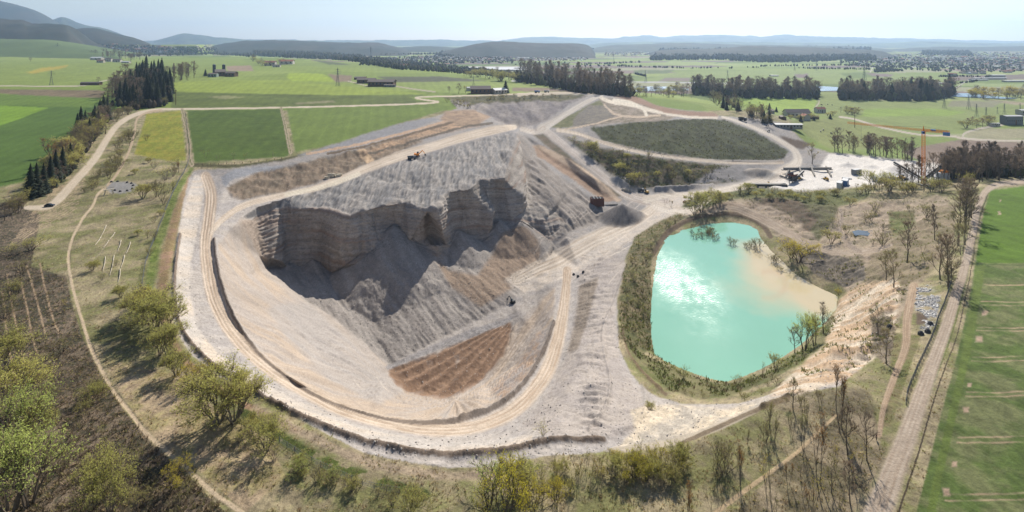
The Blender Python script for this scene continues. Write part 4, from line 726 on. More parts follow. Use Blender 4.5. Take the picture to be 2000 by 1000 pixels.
def tree_proto(seed, kind):
    """unit-height tree: (trunk mesh builder, crown mesh builder)"""
    random.seed(seed); tr = MB(); cr = MB(); tips = []
    if kind == 'conifer':
        tr.tube((0,0,-.02), (0,0,.95), .016, .003, 6); n = 17
        for i in range(n):
            f = i / (n - 1); z = .10 + .88 * f; R0 = .20 * (1 - f) ** .8 + .012; kk = int(15 - 7 * f)
            for j in range(kk):
                a = 2 * math.pi * (j + random.random()) / kk; R1 = R0 * random.uniform(.7, 1.15); dz_ = -.055 * (1 - f) - .015 + random.uniform(-.012, .012)
                c_, s_ = math.cos(a), math.sin(a); wd = .045 * (1 - f) + .014
                for u in (.35, .7, 1.0):
                    x, y = c_ * R1 * u, s_ * R1 * u; zz = z + dz_ * u + random.uniform(-.01, .01)
                    cr.tri((x - s_ * wd, y + c_ * wd, zz - .02), (x + s_ * wd, y - c_ * wd, zz - .02), (x + c_ * wd * 1.1, y + s_ * wd * 1.1, zz - .012)); cr.tri((x * .6, y * .6, zz + .03), (x + s_ * wd, y - c_ * wd, zz - .03), (x - s_ * wd, y + c_ * wd, zz - .02))
        return tr, cr
    P_ = dict(bare=(1, .34, .016, 5, .35, .62, 0), tall=(1, .42, .012, 5, .7, .40, 0), bud=(1, .30, .014, 4, .4, .60, 5), willow=(8, .24, .007, 4, .35, .60, 9), leafy=(5, .26, .009, 4, .35, .66, 12), poplar=(2, .34, .008, 4, 1.3, .30, 5), shrub=(7, .30, .006, 3, .5, .50, 6), thin=(2, .36, .006, 3, 1.1, .38, 4))[kind]
    ns, L0, r0, dep, up, spread, nl = P_
    if kind in ('bare', 'tall', 'bud'):
        H = .93; q = Vector((0, 0, -.02)); nS = 9; pts_ = [q.copy()]
        for i in range(nS): q2 = q + Vector((random.uniform(-.012, .012), random.uniform(-.012, .012), H / nS)); tr.tube(q, q2, .017 * (1 - i / nS) + .002, .017 * (1 - (i + 1) / nS) + .002, 5); q = q2; pts_.append(q.copy())
        nb = {'bare': 13, 'tall': 15, 'bud': 12}[kind]; z0 = {'bare': .24, 'tall': .20, 'bud': .14}[kind]
        for i in range(nb):
            f = (i + random.random() * .6) / nb; z = z0 + (.90 - z0) * f; k = min(int(z / H * nS), nS - 1); b = pts_[k + 1]; b = Vector((b.x, b.y, z)); a = i * 2.4 + random.random()
            Lb = ({'bare': .30, 'tall': .17, 'bud': .28}[kind]) * (math.sin(math.pi * min(.98, .30 + .68 * f)) ** .7) * random.uniform(.75, 1.15); d = Vector((math.cos(a), math.sin(a), {'bare': .75, 'tall': 1.35, 'bud': .8}[kind] + f * .8)).normalized()
            grow(tr, tips, b, d, Lb * .62, .007 * (1 - f * .5), 2, .5, .5)
        tips.append((q, Vector((0, 0, 1)), .1)); ns = 0
    for i in range(ns):
        a = 6.28 * i / ns + random.random(); lean = (0 if ns == 1 else random.uniform(.15, .55)) * (.5 if kind in ('poplar', 'thin') else 1)
        d = Vector((math.cos(a) * lean, math.sin(a) * lean, 1)).normalized(); b = Vector((math.cos(a), math.sin(a), 0)) * (.0 if ns == 1 else .025)
        if ns == 1: tr.tube(b + Vector((0,0,-.02)), b + d * L0 * .6, r0 * 1.25, r0, 6); b = b + d * L0 * .55
        else: tr.tube(b + Vector((0,0,-.02)), b + d * .02, r0, r0, 4)
        grow(tr, tips, b, d, L0 * .8, r0, dep - 1, up, spread)
    ntw = {'bare': 12, 'tall': 12, 'bud': 8, 'willow': 7, 'leafy': 6, 'poplar': 6, 'shrub': 6, 'thin': 5}[kind]
    for q, d, L in tips:
        for k in range(ntw):
            e = (d + rdir() * .75 + Vector((0, 0, .35))).normalized(); l = random.uniform(.04, .085); w_ = e.orthogonal().normalized() * .0022; cr.tri(tuple(q - w_ - e*.01), tuple(q + w_ - e*.01), tuple(q + e * l))
            if k < nl:
                for h in range(3 if kind in ('leafy', 'willow') else 2):
                    c_ = q + e * l * random.uniform(.3, 1.1) + rdir() * .016; a1 = rdir() * random.uniform(.005, .011); b1 = rdir() * random.uniform(.005, .011); cr.tri(tuple(c_ + a1), tuple(c_ + b1), tuple(c_ - a1), 1)
    zm = max(v[2] for v in cr.v)
    for B in (tr, cr): B.v = [(x / zm, y / zm, z / zm) for x, y, z in B.v]
    return tr, cr
PROTO = {}
def protos(kind, key, bark, mats, seeds):
    PROTO[key] = []
    for s in seeds:
        tr, cr = tree_proto(s, kind); PROTO[key].append((tr.mesh('trunk', bark), cr.mesh('crown', mats), len(cr.f)))
protos('conifer', 'conifer', BARK, [LC], (1, 2, 3)); protos('bare', 'bare', BARK, [TWIG], (4, 5, 6)); protos('tall', 'tall', BARK, [TWIGP], (7, 8, 9, 10))
protos('bud', 'bud', BARKL, [TWIG, LB], (11, 12, 13)); protos('willow', 'willow', BARKL, [TWIG, LG], (14, 15, 16)); protos('leafy', 'leafy', BARK, [TWIG, LG], (17, 18)); protos('leafy', 'yellow', BARK, [TWIG, LY], (19, 20))
protos('leafy', 'fresh', BARK, [TWIG, LF], (34, 35)); protos('poplar', 'poplar', BARKL, [TWIG, LB], (21, 22)); protos('poplar', 'orange', BARKL, [TWIG, LO], (23, 24)); protos('shrub', 'shrub', BARKL, [TWIG, LG], (25, 26, 27)); protos('thin', 'thin', BARKL, [TWIG, LB], (28, 29)); protos('bare', 'blossom', BARK, [LP], (30,)); protos('shrub', 'twiggy', BARK, [TWIGP, LB], (31, 32)); protos('thin', 'thin_yellow', BARKL, [TWIG, LY], (33,))
print({k: [p[2] for p in v] for k, v in PROTO.items()})
random.seed(11)
NTREE = 0
CAT = {'conifer': 'conifer', 'spruce': 'conifer', 'bush': 'bush', 'shrub': 'shrub', 'reed_clump': 'reeds'}
def tree(key, px, py, hpx, name, label, group=None, w_=1.0):
    global NTREE
    NTREE += 1; p = gp(px, py); h = hpx / F * p.y; tm, cm, _ = random.choice(PROTO[key])
    r = empty(name, (p.x, p.y, p.z - .1), random.uniform(0, 6.28), label, CAT.get(name, 'tree'), group); s = h * random.uniform(.92, 1.08); r.scale = (s * w_, s * w_, s)
    for n, me in (('trunk', tm), ('crown', cm)): o = bpy.data.objects.new(n, me); COL.objects.link(o); o.parent = r
    return r
def inpoly(poly):
    xs = [p[0] for p in poly]; ys = [p[1] for p in poly]
    while True:
        x, y = random.uniform(min(xs), max(xs)), random.uniform(min(ys), max(ys)); s = False
        for (xa, ya), (xb, yb) in zip(poly, poly[1:] + poly[:1]):
            if (ya > y) != (yb > y) and x < (xb - xa) * (y - ya) / (yb - ya) + xa: s = not s
        if s: return x, y
def wood(poly, n, keys, h, name, label, group, w_=1.0):
    for i in range(n): x, y = inpoly(poly); tree(random.choice(keys), x, y, random.uniform(*h), name, label, group, w_)
# dark block of spruces and the belt on the left
wood([(232,208),(268,214),(318,208),(333,198),(334,170),(312,160),(285,158),(255,172),(235,188)], 110, ['conifer'] * 6 + ['bare'], (32, 52), 'spruce', 'dark spruce in the dense block above the bend of the gravel road', 'spruces of the dense block', .95)
wood([(206,215),(240,195),(262,168),(250,160),(222,180)], 14, ['bare'], (32, 44), 'bare_tree', 'bare brown tree at the field side of the spruce block', 'bare trees beside the spruce block', 1.3)
wood([(333,164),(388,156),(386,150),(336,150)], 18, ['bare', 'tall'], (26, 34), 'bare_tree', 'bare tree in the row running right from the spruce block', 'bare trees right of the spruce block')
wood([(262,214),(318,206),(330,206),(300,210),(262,219),(240,229),(222,242),(212,236),(235,222)], 34, ['twiggy', 'bare', 'thin'], (12, 20), 'young_tree', 'small bare young tree between the spruce block and gravel road', 'young trees at the foot of the spruce block')
wood([(242,264),(258,244),(258,272),(248,300),(232,332),(205,356),(170,384),(145,392),(168,372),(195,340),(218,305)], 60, ['shrub', 'twiggy', 'twiggy', 'thin', 'bud'], (12, 22), 'shrub', 'green and brown shrub on the strip between road and footpath', 'bushes between the gravel road and the footpath', 1.2)
wood([(60,388),(95,376),(132,345),(165,305),(192,262),(218,236),(205,228),(170,262),(130,300),(90,345),(52,378)], 90, ['bare', 'bud', 'willow', 'twiggy', 'bare', 'thin_yellow'], (26, 44), 'bare_tree', 'leafless or budding tree on the bank between green field and gravel road', 'trees of the left belt', 1.15)
for x, y, h in ((58,388,66),(70,384,70),(84,378,62),(97,366,60),(108,356,66),(122,344,58),(136,330,54),(150,268,46),(158,262,52),(166,256,44),(184,262,48),(192,256,44),(184,228,26),(196,224,26),(174,276,46)):
    tree('conifer', x, y, h, 'spruce', 'single dark spruce in the belt beside the left gravel road', 'spruces of the left belt', .95)
tree('orange', 118, 335, 78, 'larch', 'tall orange larch beside the left green field', None, 1.5); tree('blossom', 205, 262, 42, 'blossoming_tree', 'pale pink tree beside dark spruces above the left road', None, 1.3); tree('blossom', 190, 268, 36, 'blossoming_tree', 'smaller greyish pink tree next to dark spruces', None, 1.2)
wood([(0,402),(50,395),(42,425),(0,435)], 8, ['bare', 'bud', 'twiggy'], (26, 40), 'bare_tree', 'bare tree beside the end of the gravel road at the dark car', 'trees at the end of the gravel road', 1.2)
tree('leafy', 44, 398, 34, 'tree', 'light green round tree behind the gravel road end', None, 1.0)
wood([(150,290),(190,262),(216,232),(222,214),(205,222),(175,250),(140,285)], 34, ['bare', 'bare', 'bud', 'conifer'], (24, 40), 'bare_tree', 'brown tree in the narrow part of the left belt below the spruce block', 'narrow part of the left belt', 1.2)
# meadow with planted bushes
for x, y, h in ((285,275,14),(300,330,16),(290,318,12),(322,352,30),(338,345,22),(278,388,30),(305,385,34),(315,392,26),(345,330,24),(262,340,12),(335,372,22),(312,420,14),(300,435,16),(288,465,18),(270,460,12),(236,580,26),(245,588,24),(198,548,16),(225,520,14),(180,528,22),(300,470,20),(292,500,18),(318,400,16),(250,320,12)):
    tree(random.choice(['shrub', 'twiggy', 'willow']), x, y, h, 'bush', 'small bush growing loose on the rough meadow left of the fence', 'bushes on the rough meadow', 1.3)
tree('orange', 348, 338, 22, 'bush', 'small orange bush beside the fence at the field corner', None, 1.3)
for x, y, h in ((400,310,22),(425,314,14),(455,312,16),(478,312,14),(532,308,14)): tree('thin', x, y, h, 'bush', 'slender pale bush at the lower edge of the dark green field', 'pale bushes on the field edge', 1.5)
# row along the left rim
for k, (key, x, y, h, w_, lab) in enumerate((('willow',285,622,58,1.5,'broad willow at the upper end of the rim row'), ('yellow',278,600,42,1.3,'yellowish willow at the end of the green strip'), ('willow',300,640,78,1.3,'tall green willow, largest of the upper rim row'), ('willow',318,655,72,1.2,'green willow beside the largest one of the upper rim row'),
    ('leafy',312,692,62,1.0,'green round tree below the upper rim willows'), ('willow',328,690,66,1.1,'slender willow leaning over the brown rim bank'), ('willow',345,735,56,1.2,'green willow half way down the left rim row'), ('yellow',372,752,56,1.2,'bright yellow willow on the left rim'), ('leafy',392,752,30,1.3,'low green bush beside the yellow willow'), ('yellow',408,742,34,1.1,'small yellow bush close to the pit terrace'),
    ('willow',425,822,118,1.15,'largest willow with a wide dark shadow on dry grass'), ('willow',458,826,100,1.1,'second large willow right of the widest shadow'), ('yellow',470,806,72,.9,'yellow green willow nearest to the pit terrace'), ('willow',488,850,44,1.3,'low green willow below the large pair'), ('willow',520,880,58,1.4,'wide bush at the start of the green grass ribbon'), ('shrub',535,900,34,1.4,'brownish bush at the start of the green grass ribbon'))):
    tree(key, x, y, h, 'willow' if key != 'leafy' else 'tree', lab, None, w_)
wood([(560,905),(640,935),(760,965),(820,985),(740,985),(620,945),(560,925)], 18, ['twiggy', 'shrub', 'willow', 'fresh'], (14, 38), 'bush', 'brown or green bush in the row below the green grass ribbon', 'bushes under the grass ribbon', 1.4)
# lower left corner
for key, x, y, h, w_, lab in (('fresh',20,1000,190,1.0,'huge light green tree in the lower left corner'), ('fresh',55,985,160,.9,'large green tree right of the corner tree'), ('yellow',14,905,70,1.2,'yellow tree top above the corner tree'), ('fresh',30,890,150,.9,'green tree behind the yellow one at the left edge'), ('willow',8,830,140,1.0,'dark green willow at the left edge'), ('willow',60,870,90,.8,'slim green willow in the dark clearing'),
    ('willow',195,980,110,.9,'pale green willow standing in the brown clearing'), ('willow',215,1000,90,.9,'greyish green willow beside the pale one'), ('shrub',128,905,34,1.3,'green bush left of the pale willows'), ('yellow',345,950,56,1.0,'yellow young tree on the footpath'), ('shrub',75,728,36,1.2,'green bush at the foot of the planted rows'), ('thin_yellow',120,625,44,1.0,'narrow bright green young tree beside the planted rows'),
    ('willow',20,720,70,1.2,'green bush left of the planted rows'), ('thin',100,780,26,1.3,'small yellow green young tree in the dark brush'), ('willow',180,780,34,1.4,'green bush near the footpath bend'), ('thin',155,840,34,1.2,'thin young tree in the brown clearing'), ('twiggy',120,690,30,1.6,'brown bush beside the footpath bend'), ('shrub',265,995,40,1.2,'green bush at the bottom of the brown clearing'), ('leafy',60,490,30,2.0,'broad dark green bush above the planted rows'), ('shrub',20,500,28,1.8,'dark bush at the left edge above the planted rows')):
    tree(key, x, y, h, 'tree' if key in ('leafy', 'yellow', 'fresh') else ('willow' if key == 'willow' else 'bush'), lab, None, w_)
wood([(0,780),(80,740),(180,740),(240,820),(330,920),(420,1000),(0,1000)], 40, ['twiggy', 'shrub', 'thin'], (14, 34), 'shrub', 'low shrub in the dark brushwood left of the footpath', 'bushes in the brushwood', 1.4)
wood([(0,540),(60,530),(0,700)], 8, ['shrub', 'twiggy'], (20, 36), 'bush', 'bush at the left edge beside the planted rows', 'bushes left of the planted rows', 1.5)
# bottom centre and right
for key, x, y, h, w_, lab in (('yellow',985,1010,130,.9,'large yellow green tree at the bottom centre'), ('fresh',955,985,80,1.1,'green bush left of the yellow tree at the bottom'), ('yellow',1040,1000,70,1.1,'yellow bush right of the large yellow tree'), ('willow',1000,960,70,1.3,'green willow behind the large yellow tree'), ('fresh',1030,940,44,1.3,'green bush at the foot of the white gravel'), ('willow',800,1005,54,1.3,'green bush at the bottom left of the yellow tree'),
    ('willow',1270,800,14,1.6,'low green bush on the gravel beside the pond road'), ('shrub',1060,850,26,1.5,'round bush alone on the pale terrace gravel'), ('orange',1445,945,80,.9,'orange budded tree by the lower right footpath'), ('orange',1598,945,140,.7,'tall orange budded tree left of the farm road'), ('bare',1660,985,90,.9,'small tree with orange crown near the bottom of the farm road'), ('bud',1548,800,70,1.0,'pale green round tree on the lower bank'), ('orange',1640,830,110,.8,'orange twiggy tree at the upper end of the lower footpath'), ('bare',1655,890,110,.9,'bare spreading tree beside the double track'), ('poplar',1570,880,80,.9,'slim budding tree on the lower footpath'), ('bare',1692,900,100,.8,'bare tree with many limbs left of the person')):
    tree(key, x, y, h, 'tree' if key != 'shrub' else 'bush', lab, None, w_)
wood([(1050,925),(1200,905),(1340,895),(1350,940),(1200,960),(1060,985)], 70, ['thin', 'willow', 'shrub', 'thin_yellow', 'thin_yellow', 'yellow'], (18, 46), 'young_tree', 'slender green young tree in the thicket below the white gravel', 'young trees of the bottom thicket', 1.2)
wood([(1350,900),(1480,840),(1600,790),(1640,800),(1500,890),(1370,960)], 22, ['thin', 'twiggy', 'poplar'], (26, 50), 'young_tree', 'thin half bare young tree on the bank above the lower footpath', 'young trees above the lower footpath')
wood([(1300,1040),(1440,1000),(1600,900),(1700,880),(1710,930),(1640,1020),(1500,1040)], 16, ['thin', 'orange', 'thin_yellow', 'bud'], (44, 84), 'bare_tree', 'leafless young tree between the lower footpath and farm road', 'bare trees beside the farm road', .8)
# round the pond
for key, x, y, h, w_, lab in (('fresh',1570,688,84,.62,'tall lime green tree at the pond edge'), ('fresh',1590,676,70,.6,'lime green tree right of the tallest one at the pond'), ('tall',1608,652,64,1.1,'slim brown tree on the pond bank'), ('bare',1552,690,50,1.1,'bare leaning tree standing in the pond edge'), ('leafy',1515,724,44,.9,'rounded lime bush on the pond bank'), ('shrub',1333,742,30,1.4,'green bush on the lower left pond bank'), ('shrub',1440,752,22,1.6,'low green bush at the bottom tip of the pond'),
    ('thin',1488,738,38,1.2,'bare twiggy bush beside the rounded lime bush'), ('yellow',1560,512,48,1.4,'yellow willow on the peninsula'), ('yellow',1545,505,36,1.4,'smaller yellow willow on the peninsula'), ('leafy',1622,475,32,1.1,'green bush inside the bend of the dirt track'), ('bud',1745,560,74,.9,'olive tree with dark base on the slide slope'), ('bare',1770,515,92,.9,'grey bare tree in the spoil ground'), ('bud',1730,548,50,1.2,'broad olive bush at the top of the slide'),
    ('bare',1850,560,110,.9,'big bare tree shading the farm road'), ('bud',1835,545,90,.9,'olive tree left of the big bare roadside tree'), ('bare',1885,455,96,1.1,'wide bare tree above the roadside shadow'), ('bud',1870,480,70,1.1,'olive tree below the wide bare tree'), ('tall',1825,470,70,.7,'straight thin bare tree in the spoil ground'), ('bud',1715,655,60,1.2,'olive tree leaning on the slide'), ('bud',1730,710,70,1.1,'yellowish tree at the foot of the slide'), ('shrub',1615,625,22,1.6,'pale bush at the right tip of the pond'), ('yellow',1637,575,14,1.0,'tiny yellow tree at the beige tip of the pond'), ('leafy',1660,400,16,1.3,'green bush on the bank below the yard'),
    ('shrub',1225,590,18,1.4,'green bush in the middle of the left pond bank'), ('shrub',1255,610,16,1.4,'small green bush below the middle of the left pond bank'), ('willow',1370,412,46,1.3,'large round green bush above the pond'), ('willow',1395,398,34,1.4,'green bush left of the conveyor bridge'), ('leafy',1355,420,34,1.2,'rounded bush next to the largest one above the pond')):
    tree(key, x, y, h, 'tree' if key not in ('shrub',) else 'bush', lab, None, w_)
wood([(1235,480),(1290,440),(1330,420),(1320,440),(1285,462),(1262,520),(1262,600),(1262,670),(1225,660),(1215,600),(1225,540)], 26, ['shrub', 'twiggy', 'shrub'], (9, 18), 'bush', 'low bush on the left bank of the turquoise pond', 'bushes on the left pond bank', 1.5)
wood([(1275,700),(1330,735),(1420,762),(1500,745),(1560,706),(1520,760),(1440,790),(1340,775)], 16, ['shrub', 'twiggy'], (9, 18), 'bush', 'low bush on the near bank of the turquoise pond', 'bushes on the near pond bank', 1.5)
wood([(1380,392),(1450,372),(1560,380),(1640,380),(1600,400),(1480,386),(1400,400)], 34, ['shrub', 'willow', 'thin_yellow'], (10, 20), 'bush', 'green bush on the bank between pond and gravel plant', 'bushes between pond and plant', 1.4)
wood([(1590,440),(1660,420),(1760,400),(1840,420),(1820,500),(1700,480),(1640,470)], 18, ['twiggy', 'shrub', 'thin'], (12, 26), 'bush', 'scattered bush on the brown spoil ground right of the pond', 'bushes on the spoil ground', 1.3)
wood([(1350,450),(1390,455),(1420,470),(1400,480),(1360,472),(1340,460)], 26, ['thin', 'twiggy', 'bare'], (10, 18), 'reed_clump', 'brown reed clump standing in the upper end of the pond', 'reed clumps in the pond', 1.3)
wood([(1480,486),(1500,500),(1545,540),(1530,545),(1490,510),(1440,488),(1410,480)], 18, ['thin', 'twiggy'], (12, 26), 'reed_clump', 'brown reed clump on the sandy spit of the pond', 'reed clumps on the sandy spit', 1.3)
wood([(1870,400),(1900,380),(1905,400),(1890,470),(1870,540),(1845,580),(1835,560),(1860,480)], 16, ['bud', 'bare', 'poplar'], (46, 76), 'tree', 'budding roadside tree in the row between spoil ground and farm road', 'trees left of the farm road')
# around the plant and crane
wood([(1640,372),(1700,378),(1780,376),(1850,372),(1850,380),(1700,386)], 28, ['bud', 'leafy', 'thin_yellow', 'thin'], (16, 34), 'tree', 'light green tree in the low row in front of the gravel plant', 'green trees in front of the plant', 1.2)
tree('leafy', 1705, 368, 42, 'tree', 'round lime green tree before the white sheds', None, 1.1); tree('leafy', 1735, 366, 36, 'tree', 'second round lime tree before the conveyor', None, 1.0); tree('bud', 1586, 320, 42, 'tree', 'single round olive tree at the entrance of the yard', None, 1.2)
wood([(1750,366),(1850,366),(1900,360),(1990,352),(2010,345),(1850,350)], 34, ['tall', 'bare'], (40, 62), 'poplar', 'tall bare tree in the belt at the foot of the crane', 'bare trees behind the spoil ground', .9)
wood([(1830,352),(2040,345),(2060,330),(1850,325)], 84, ['tall', 'tall', 'bare'], (40, 64), 'poplar', 'tall bare tree in the dense belt right of the crane', 'bare belt right of the crane', 1.1)
wood([(1625,298),(1680,303),(1785,316),(1786,308),(1690,296),(1626,293)], 36, ['bare', 'tall', 'bud'], (32, 46), 'bare_tree', 'bare tree in the row behind the gravel yard', 'bare trees behind the yard', 1.1)
wood([(1388,205),(1440,222),(1500,248),(1512,238),(1450,208),(1392,198)], 40, ['bare', 'twiggy', 'bare', 'conifer'], (16, 26), 'bare_tree', 'brown tree in the strip behind the green mound', 'trees behind the mound', 1.2)
# river woods
wood([(1008,160),(1060,168),(1130,182),(1235,190),(1236,180),(1130,168),(1010,150)], 112, ['tall', 'tall', 'bare'], (28, 48), 'poplar', 'tall bare tree in the river wood behind the white farm', 'river wood behind the plateau', 1.25)
wood([(1350,185),(1430,192),(1596,194),(1598,184),(1430,180),(1352,176)], 92, ['tall', 'bare'], (28, 38), 'riverside_tree', 'bare tree in the middle river wood', 'middle river wood', 1.4)
wood([(1638,196),(1800,198),(1862,190),(1862,182),(1640,184)], 96, ['tall', 'bare', 'tall', 'tall', 'bare', 'tall', 'bare', 'conifer'], (28, 38), 'riverside_tree', 'tree in the river wood left of the blue water', 'river wood left of the blue water', 1.4)
wood([(1890,193),(2040,196),(2040,186),(1900,182)], 30, ['bare', 'yellow'], (14, 22), 'tree', 'yellow or bare tree in the belt right of the blue water', 'belt right of the blue water', 1.2)
wood([(905,150),(1010,164),(1010,154),(905,142)], 26, ['bare', 'leafy'], (12, 22), 'tree', 'small tree in the hedge before the white greenhouses', 'hedge before the greenhouses', 1.3)
wood([(1240,188),(1350,192),(1350,181),(1240,179)], 40, ['bare', 'bud', 'leafy', 'bare'], (12, 22), 'tree', 'low tree on the bank of the river arm', 'trees on the river bank', 1.3)
# groves and single trees in the fields
wood([(163,110),(195,115),(275,121),(275,116),(195,108),(163,104)], 30, ['bare', 'tall'], (12, 17), 'bare_tree', 'bare tree of the grove behind the left hamlet', 'grove behind the hamlet', 1.2)
wood([(0,97),(47,99),(47,96),(0,94)], 12, ['conifer'], (10, 13), 'conifer', 'dark conifer in the row at the left edge of the fields', 'conifer row in the left fields', 1.5)
tree('conifer', 986, 182, 24, 'conifer', 'single dark conifer right of the white barn', None, 1.6); tree('bare', 895, 183, 20, 'bare_tree', 'round bare tree left of the dark roofed barn', None, 1.5); tree('bare', 877, 182, 13, 'bare_tree', 'small bare tree left of the round one', None, 1.2); tree('orange', 909, 182, 16, 'tree', 'reddish small tree at the corner of the barn', None, 1.5)
tree('bare', 58, 120, 9, 'bare_tree', 'lone round tree in the left meadow', None, 1.6); tree('bare', 191, 165, 13, 'bare_tree', 'bare tree behind the field hut', None, 1.4); tree('conifer', 401, 150, 13, 'conifer', 'dark conifer left of the silos', None, 1.6)
wood([(485,122),(515,130),(575,126),(575,121),(530,122),(490,114)], 16, ['bare', 'leafy'], (8, 12), 'tree', 'tree around the red roofed hamlet', 'trees of the red roofed hamlet', 1.5)
wood([(1640,224),(1680,228),(1678,220),(1640,216)], 12, ['bare', 'leafy', 'blossom'], (10, 16), 'fruit_tree', 'fruit tree in the orchard right of the farm', 'orchard right of the farm', 1.5)
wood([(1490,215),(1545,240),(1630,232),(1625,224),(1540,226),(1500,208)], 18, ['bare', 'leafy', 'conifer'], (8, 14), 'tree', 'tree between the farm buildings', 'trees of the right farm', 1.4)
wood([(1880,255),(1945,245),(1940,236),(1890,245)], 10, ['bare', 'blossom', 'leafy'], (14, 20), 'tree', 'tree beside the substation drive', 'trees at the substation', 1.4)
wood([(870,198),(920,208),(915,214),(880,205)], 14, ['shrub', 'twiggy'], (8, 12), 'bush', 'bush on the edge of the far bowl', 'bushes at the far bowl', 1.4)
wood([(880,192),(1000,188),(1140,188),(1100,194),(960,197)], 30, ['shrub', 'twiggy'], (4, 8), 'bush', 'small bush along the top of the far bowl', 'bushes along the top of the far bowl', 1.6)
wood([(1110,275),(1250,305),(1400,325),(1380,350),(1260,362),(1220,352),(1160,315)], 60, ['twiggy', 'shrub', 'thin_yellow', 'thin'], (8, 18), 'shrub', 'shrub on the steep scrub slope below the mound road', 'bushes on the scrub slope', 1.3)
for x, y, h in ((1155,300,30),(1208,340,26),(1225,312,14),(1235,358,24),(1245,352,18),(1285,345,14),(1342,342,14)): tree('willow', x, y, h, 'tree', 'round green tree on the steep scrub slope', 'round trees on the scrub slope', 1.1)
tree('poplar', 1309, 405, 14, 'young_tree', 'slim lime tree on the gravel island between roads', None, 1.3); tree('thin', 1298, 402, 18, 'bare_tree', 'thin bare tree on the gravel island between roads')
print('trees', NTREE)

# ------------------------------------------------------------------ masses nobody could count
MP, t, b = new_mat('plants'); N = t.nodes.new; Lk = t.links.new; at_ = N('ShaderNodeAttribute'); at_.attribute_name = 'Col'; Lk(at_.outputs['Color'], b.inputs['Base Color']); b.inputs['Roughness'].default_value = .9
tr_ = N('ShaderNodeBsdfTranslucent'); Lk(at_.outputs['Color'], tr_.inputs[0]); ms_ = N('ShaderNodeMixShader'); ms_.inputs[0].default_value = .5; Lk(b.outputs[0], ms_.inputs[1]); Lk(tr_.outputs[0], ms_.inputs[2]); Lk(ms_.outputs[0], t.nodes['Material Output'].inputs[0])
def masses(name, spots, label, wid, cols, shape='crown'):
    """many small crowns (or tufts, stones) in one mesh; spots = (x, y, z, height)"""
    S = np.array(spots); n = len(S)
    if shape == 'crown':
        k = 6; prof = [(0.0, .35), (.35, 1.0), (.72, .75), (1.0, .12)]
        a = np.arange(k) * 2 * np.pi / k; nv = k * len(prof); jit = 1 + .35 * (rng.random((n, nv)) - .5)
        rr = np.array([[p[1]] * k for p in prof]).ravel(); zz = np.array([[p[0]] * k for p in prof]).ravel(); aa = np.tile(a, len(prof))
        x = S[:, 0:1] + np.cos(aa) * rr * jit * S[:, 3:4] * wid; y = S[:, 1:2] + np.sin(aa) * rr * jit * S[:, 3:4] * wid; z = S[:, 2:3] + zz * S[:, 3:4] * (1 + .15 * (rng.random((n, nv)) - .5))
        f = np.array([(r * k + i, r * k + (i + 1) % k, (r + 1) * k + (i + 1) % k, (r + 1) * k + i) for r in range(len(prof) - 1) for i in range(k)])
    elif shape == 'tuft':
        b = 6; a = rng.random((n, b)) * 6.28; nv = b * 4; hh = S[:, 3:4] * (.5 + .7 * rng.random((n, b))); ln = .9 * hh; w_ = .16 * S[:, 3:4] * wid
        bx = S[:, 0:1] + (rng.random((n, b)) - .5) * S[:, 3:4] * .8; by = S[:, 1:2] + (rng.random((n, b)) - .5) * S[:, 3:4] * .8
        tx, ty = np.cos(a), np.sin(a)
        x = np.stack([bx - ty * w_, bx + ty * w_, bx + ty * w_ * .6 + tx * ln, bx - ty * w_ * .6 + tx * ln], -1).reshape(n, nv); y = np.stack([by + tx * w_, by - tx * w_, by - tx * w_ * .6 + ty * ln, by + tx * w_ * .6 + ty * ln], -1).reshape(n, nv)
        z0 = np.broadcast_to(S[:, 2:3], (n, b)); z = np.stack([z0, z0, z0 + hh, z0 + hh], -1).reshape(n, nv); f = np.arange(nv).reshape(b, 4)
    else:
        base = np.array([(-1,-1,-.3),(1,-1,-.3),(1,1,-.3),(-1,1,-.3),(-.6,-.7,.8),(.7,-.5,.7),(.5,.7,.9),(-.7,.5,.6)]); nv = 8; jit = .6 + .8 * rng.random((n, nv, 3)); P3 = base * jit * S[:, 3][:, None, None] * .5; an = rng.random(n) * 6.28
        x = S[:, 0:1] + P3[..., 0] * np.cos(an)[:, None] - P3[..., 1] * np.sin(an)[:, None]; y = S[:, 1:2] + P3[..., 0] * np.sin(an)[:, None] + P3[..., 1] * np.cos(an)[:, None]; z = S[:, 2:3] + P3[..., 2]
        f = np.array([(4,5,6,7),(0,1,5,4),(1,2,6,5),(2,3,7,6),(3,0,4,7)])
    co = np.stack([x, y, z], -1).reshape(-1, 3).astype(np.float32); q = (f[None] + (np.arange(n) * nv)[:, None, None]).reshape(-1, 4)
    me = bpy.data.meshes.new(name); me.vertices.add(len(co)); me.loops.add(q.size); me.polygons.add(len(q)); me.vertices.foreach_set('co', co.ravel()); me.loops.foreach_set('vertex_index', q.ravel().astype(np.int32)); me.polygons.foreach_set('loop_start', np.arange(0, q.size, 4, dtype=np.int32)); me.update(calc_edges=True)
    cc = np.array([lin(c, 1.25 if shape == 'tuft' else .8) for c in cols])[rng.integers(0, len(cols), n)] * (.75 + .5 * rng.random((n, 1))); c4 = np.ones((n, nv, 4), np.float32); c4[..., :3] = cc[:, None, :]
    at = me.color_attributes.new('Col', 'FLOAT_COLOR', 'POINT'); at.data.foreach_set('color', c4.ravel()); me.materials.append(MG if shape == 'stone' else MP)
    o = bpy.data.objects.new(name, me); COL.objects.link(o); return tag(o, label=label, kind='stuff')
def spots_poly(poly, n, h):
    out = []
    for i in range(n): x, y = inpoly(poly); p = gp(x, y); out.append((p.x, p.y, p.z, random.uniform(*h) / F * p.y))
    return out
FAR = [(84,78,62),(70,72,52),(96,86,66),(62,66,48),(100,100,62)]
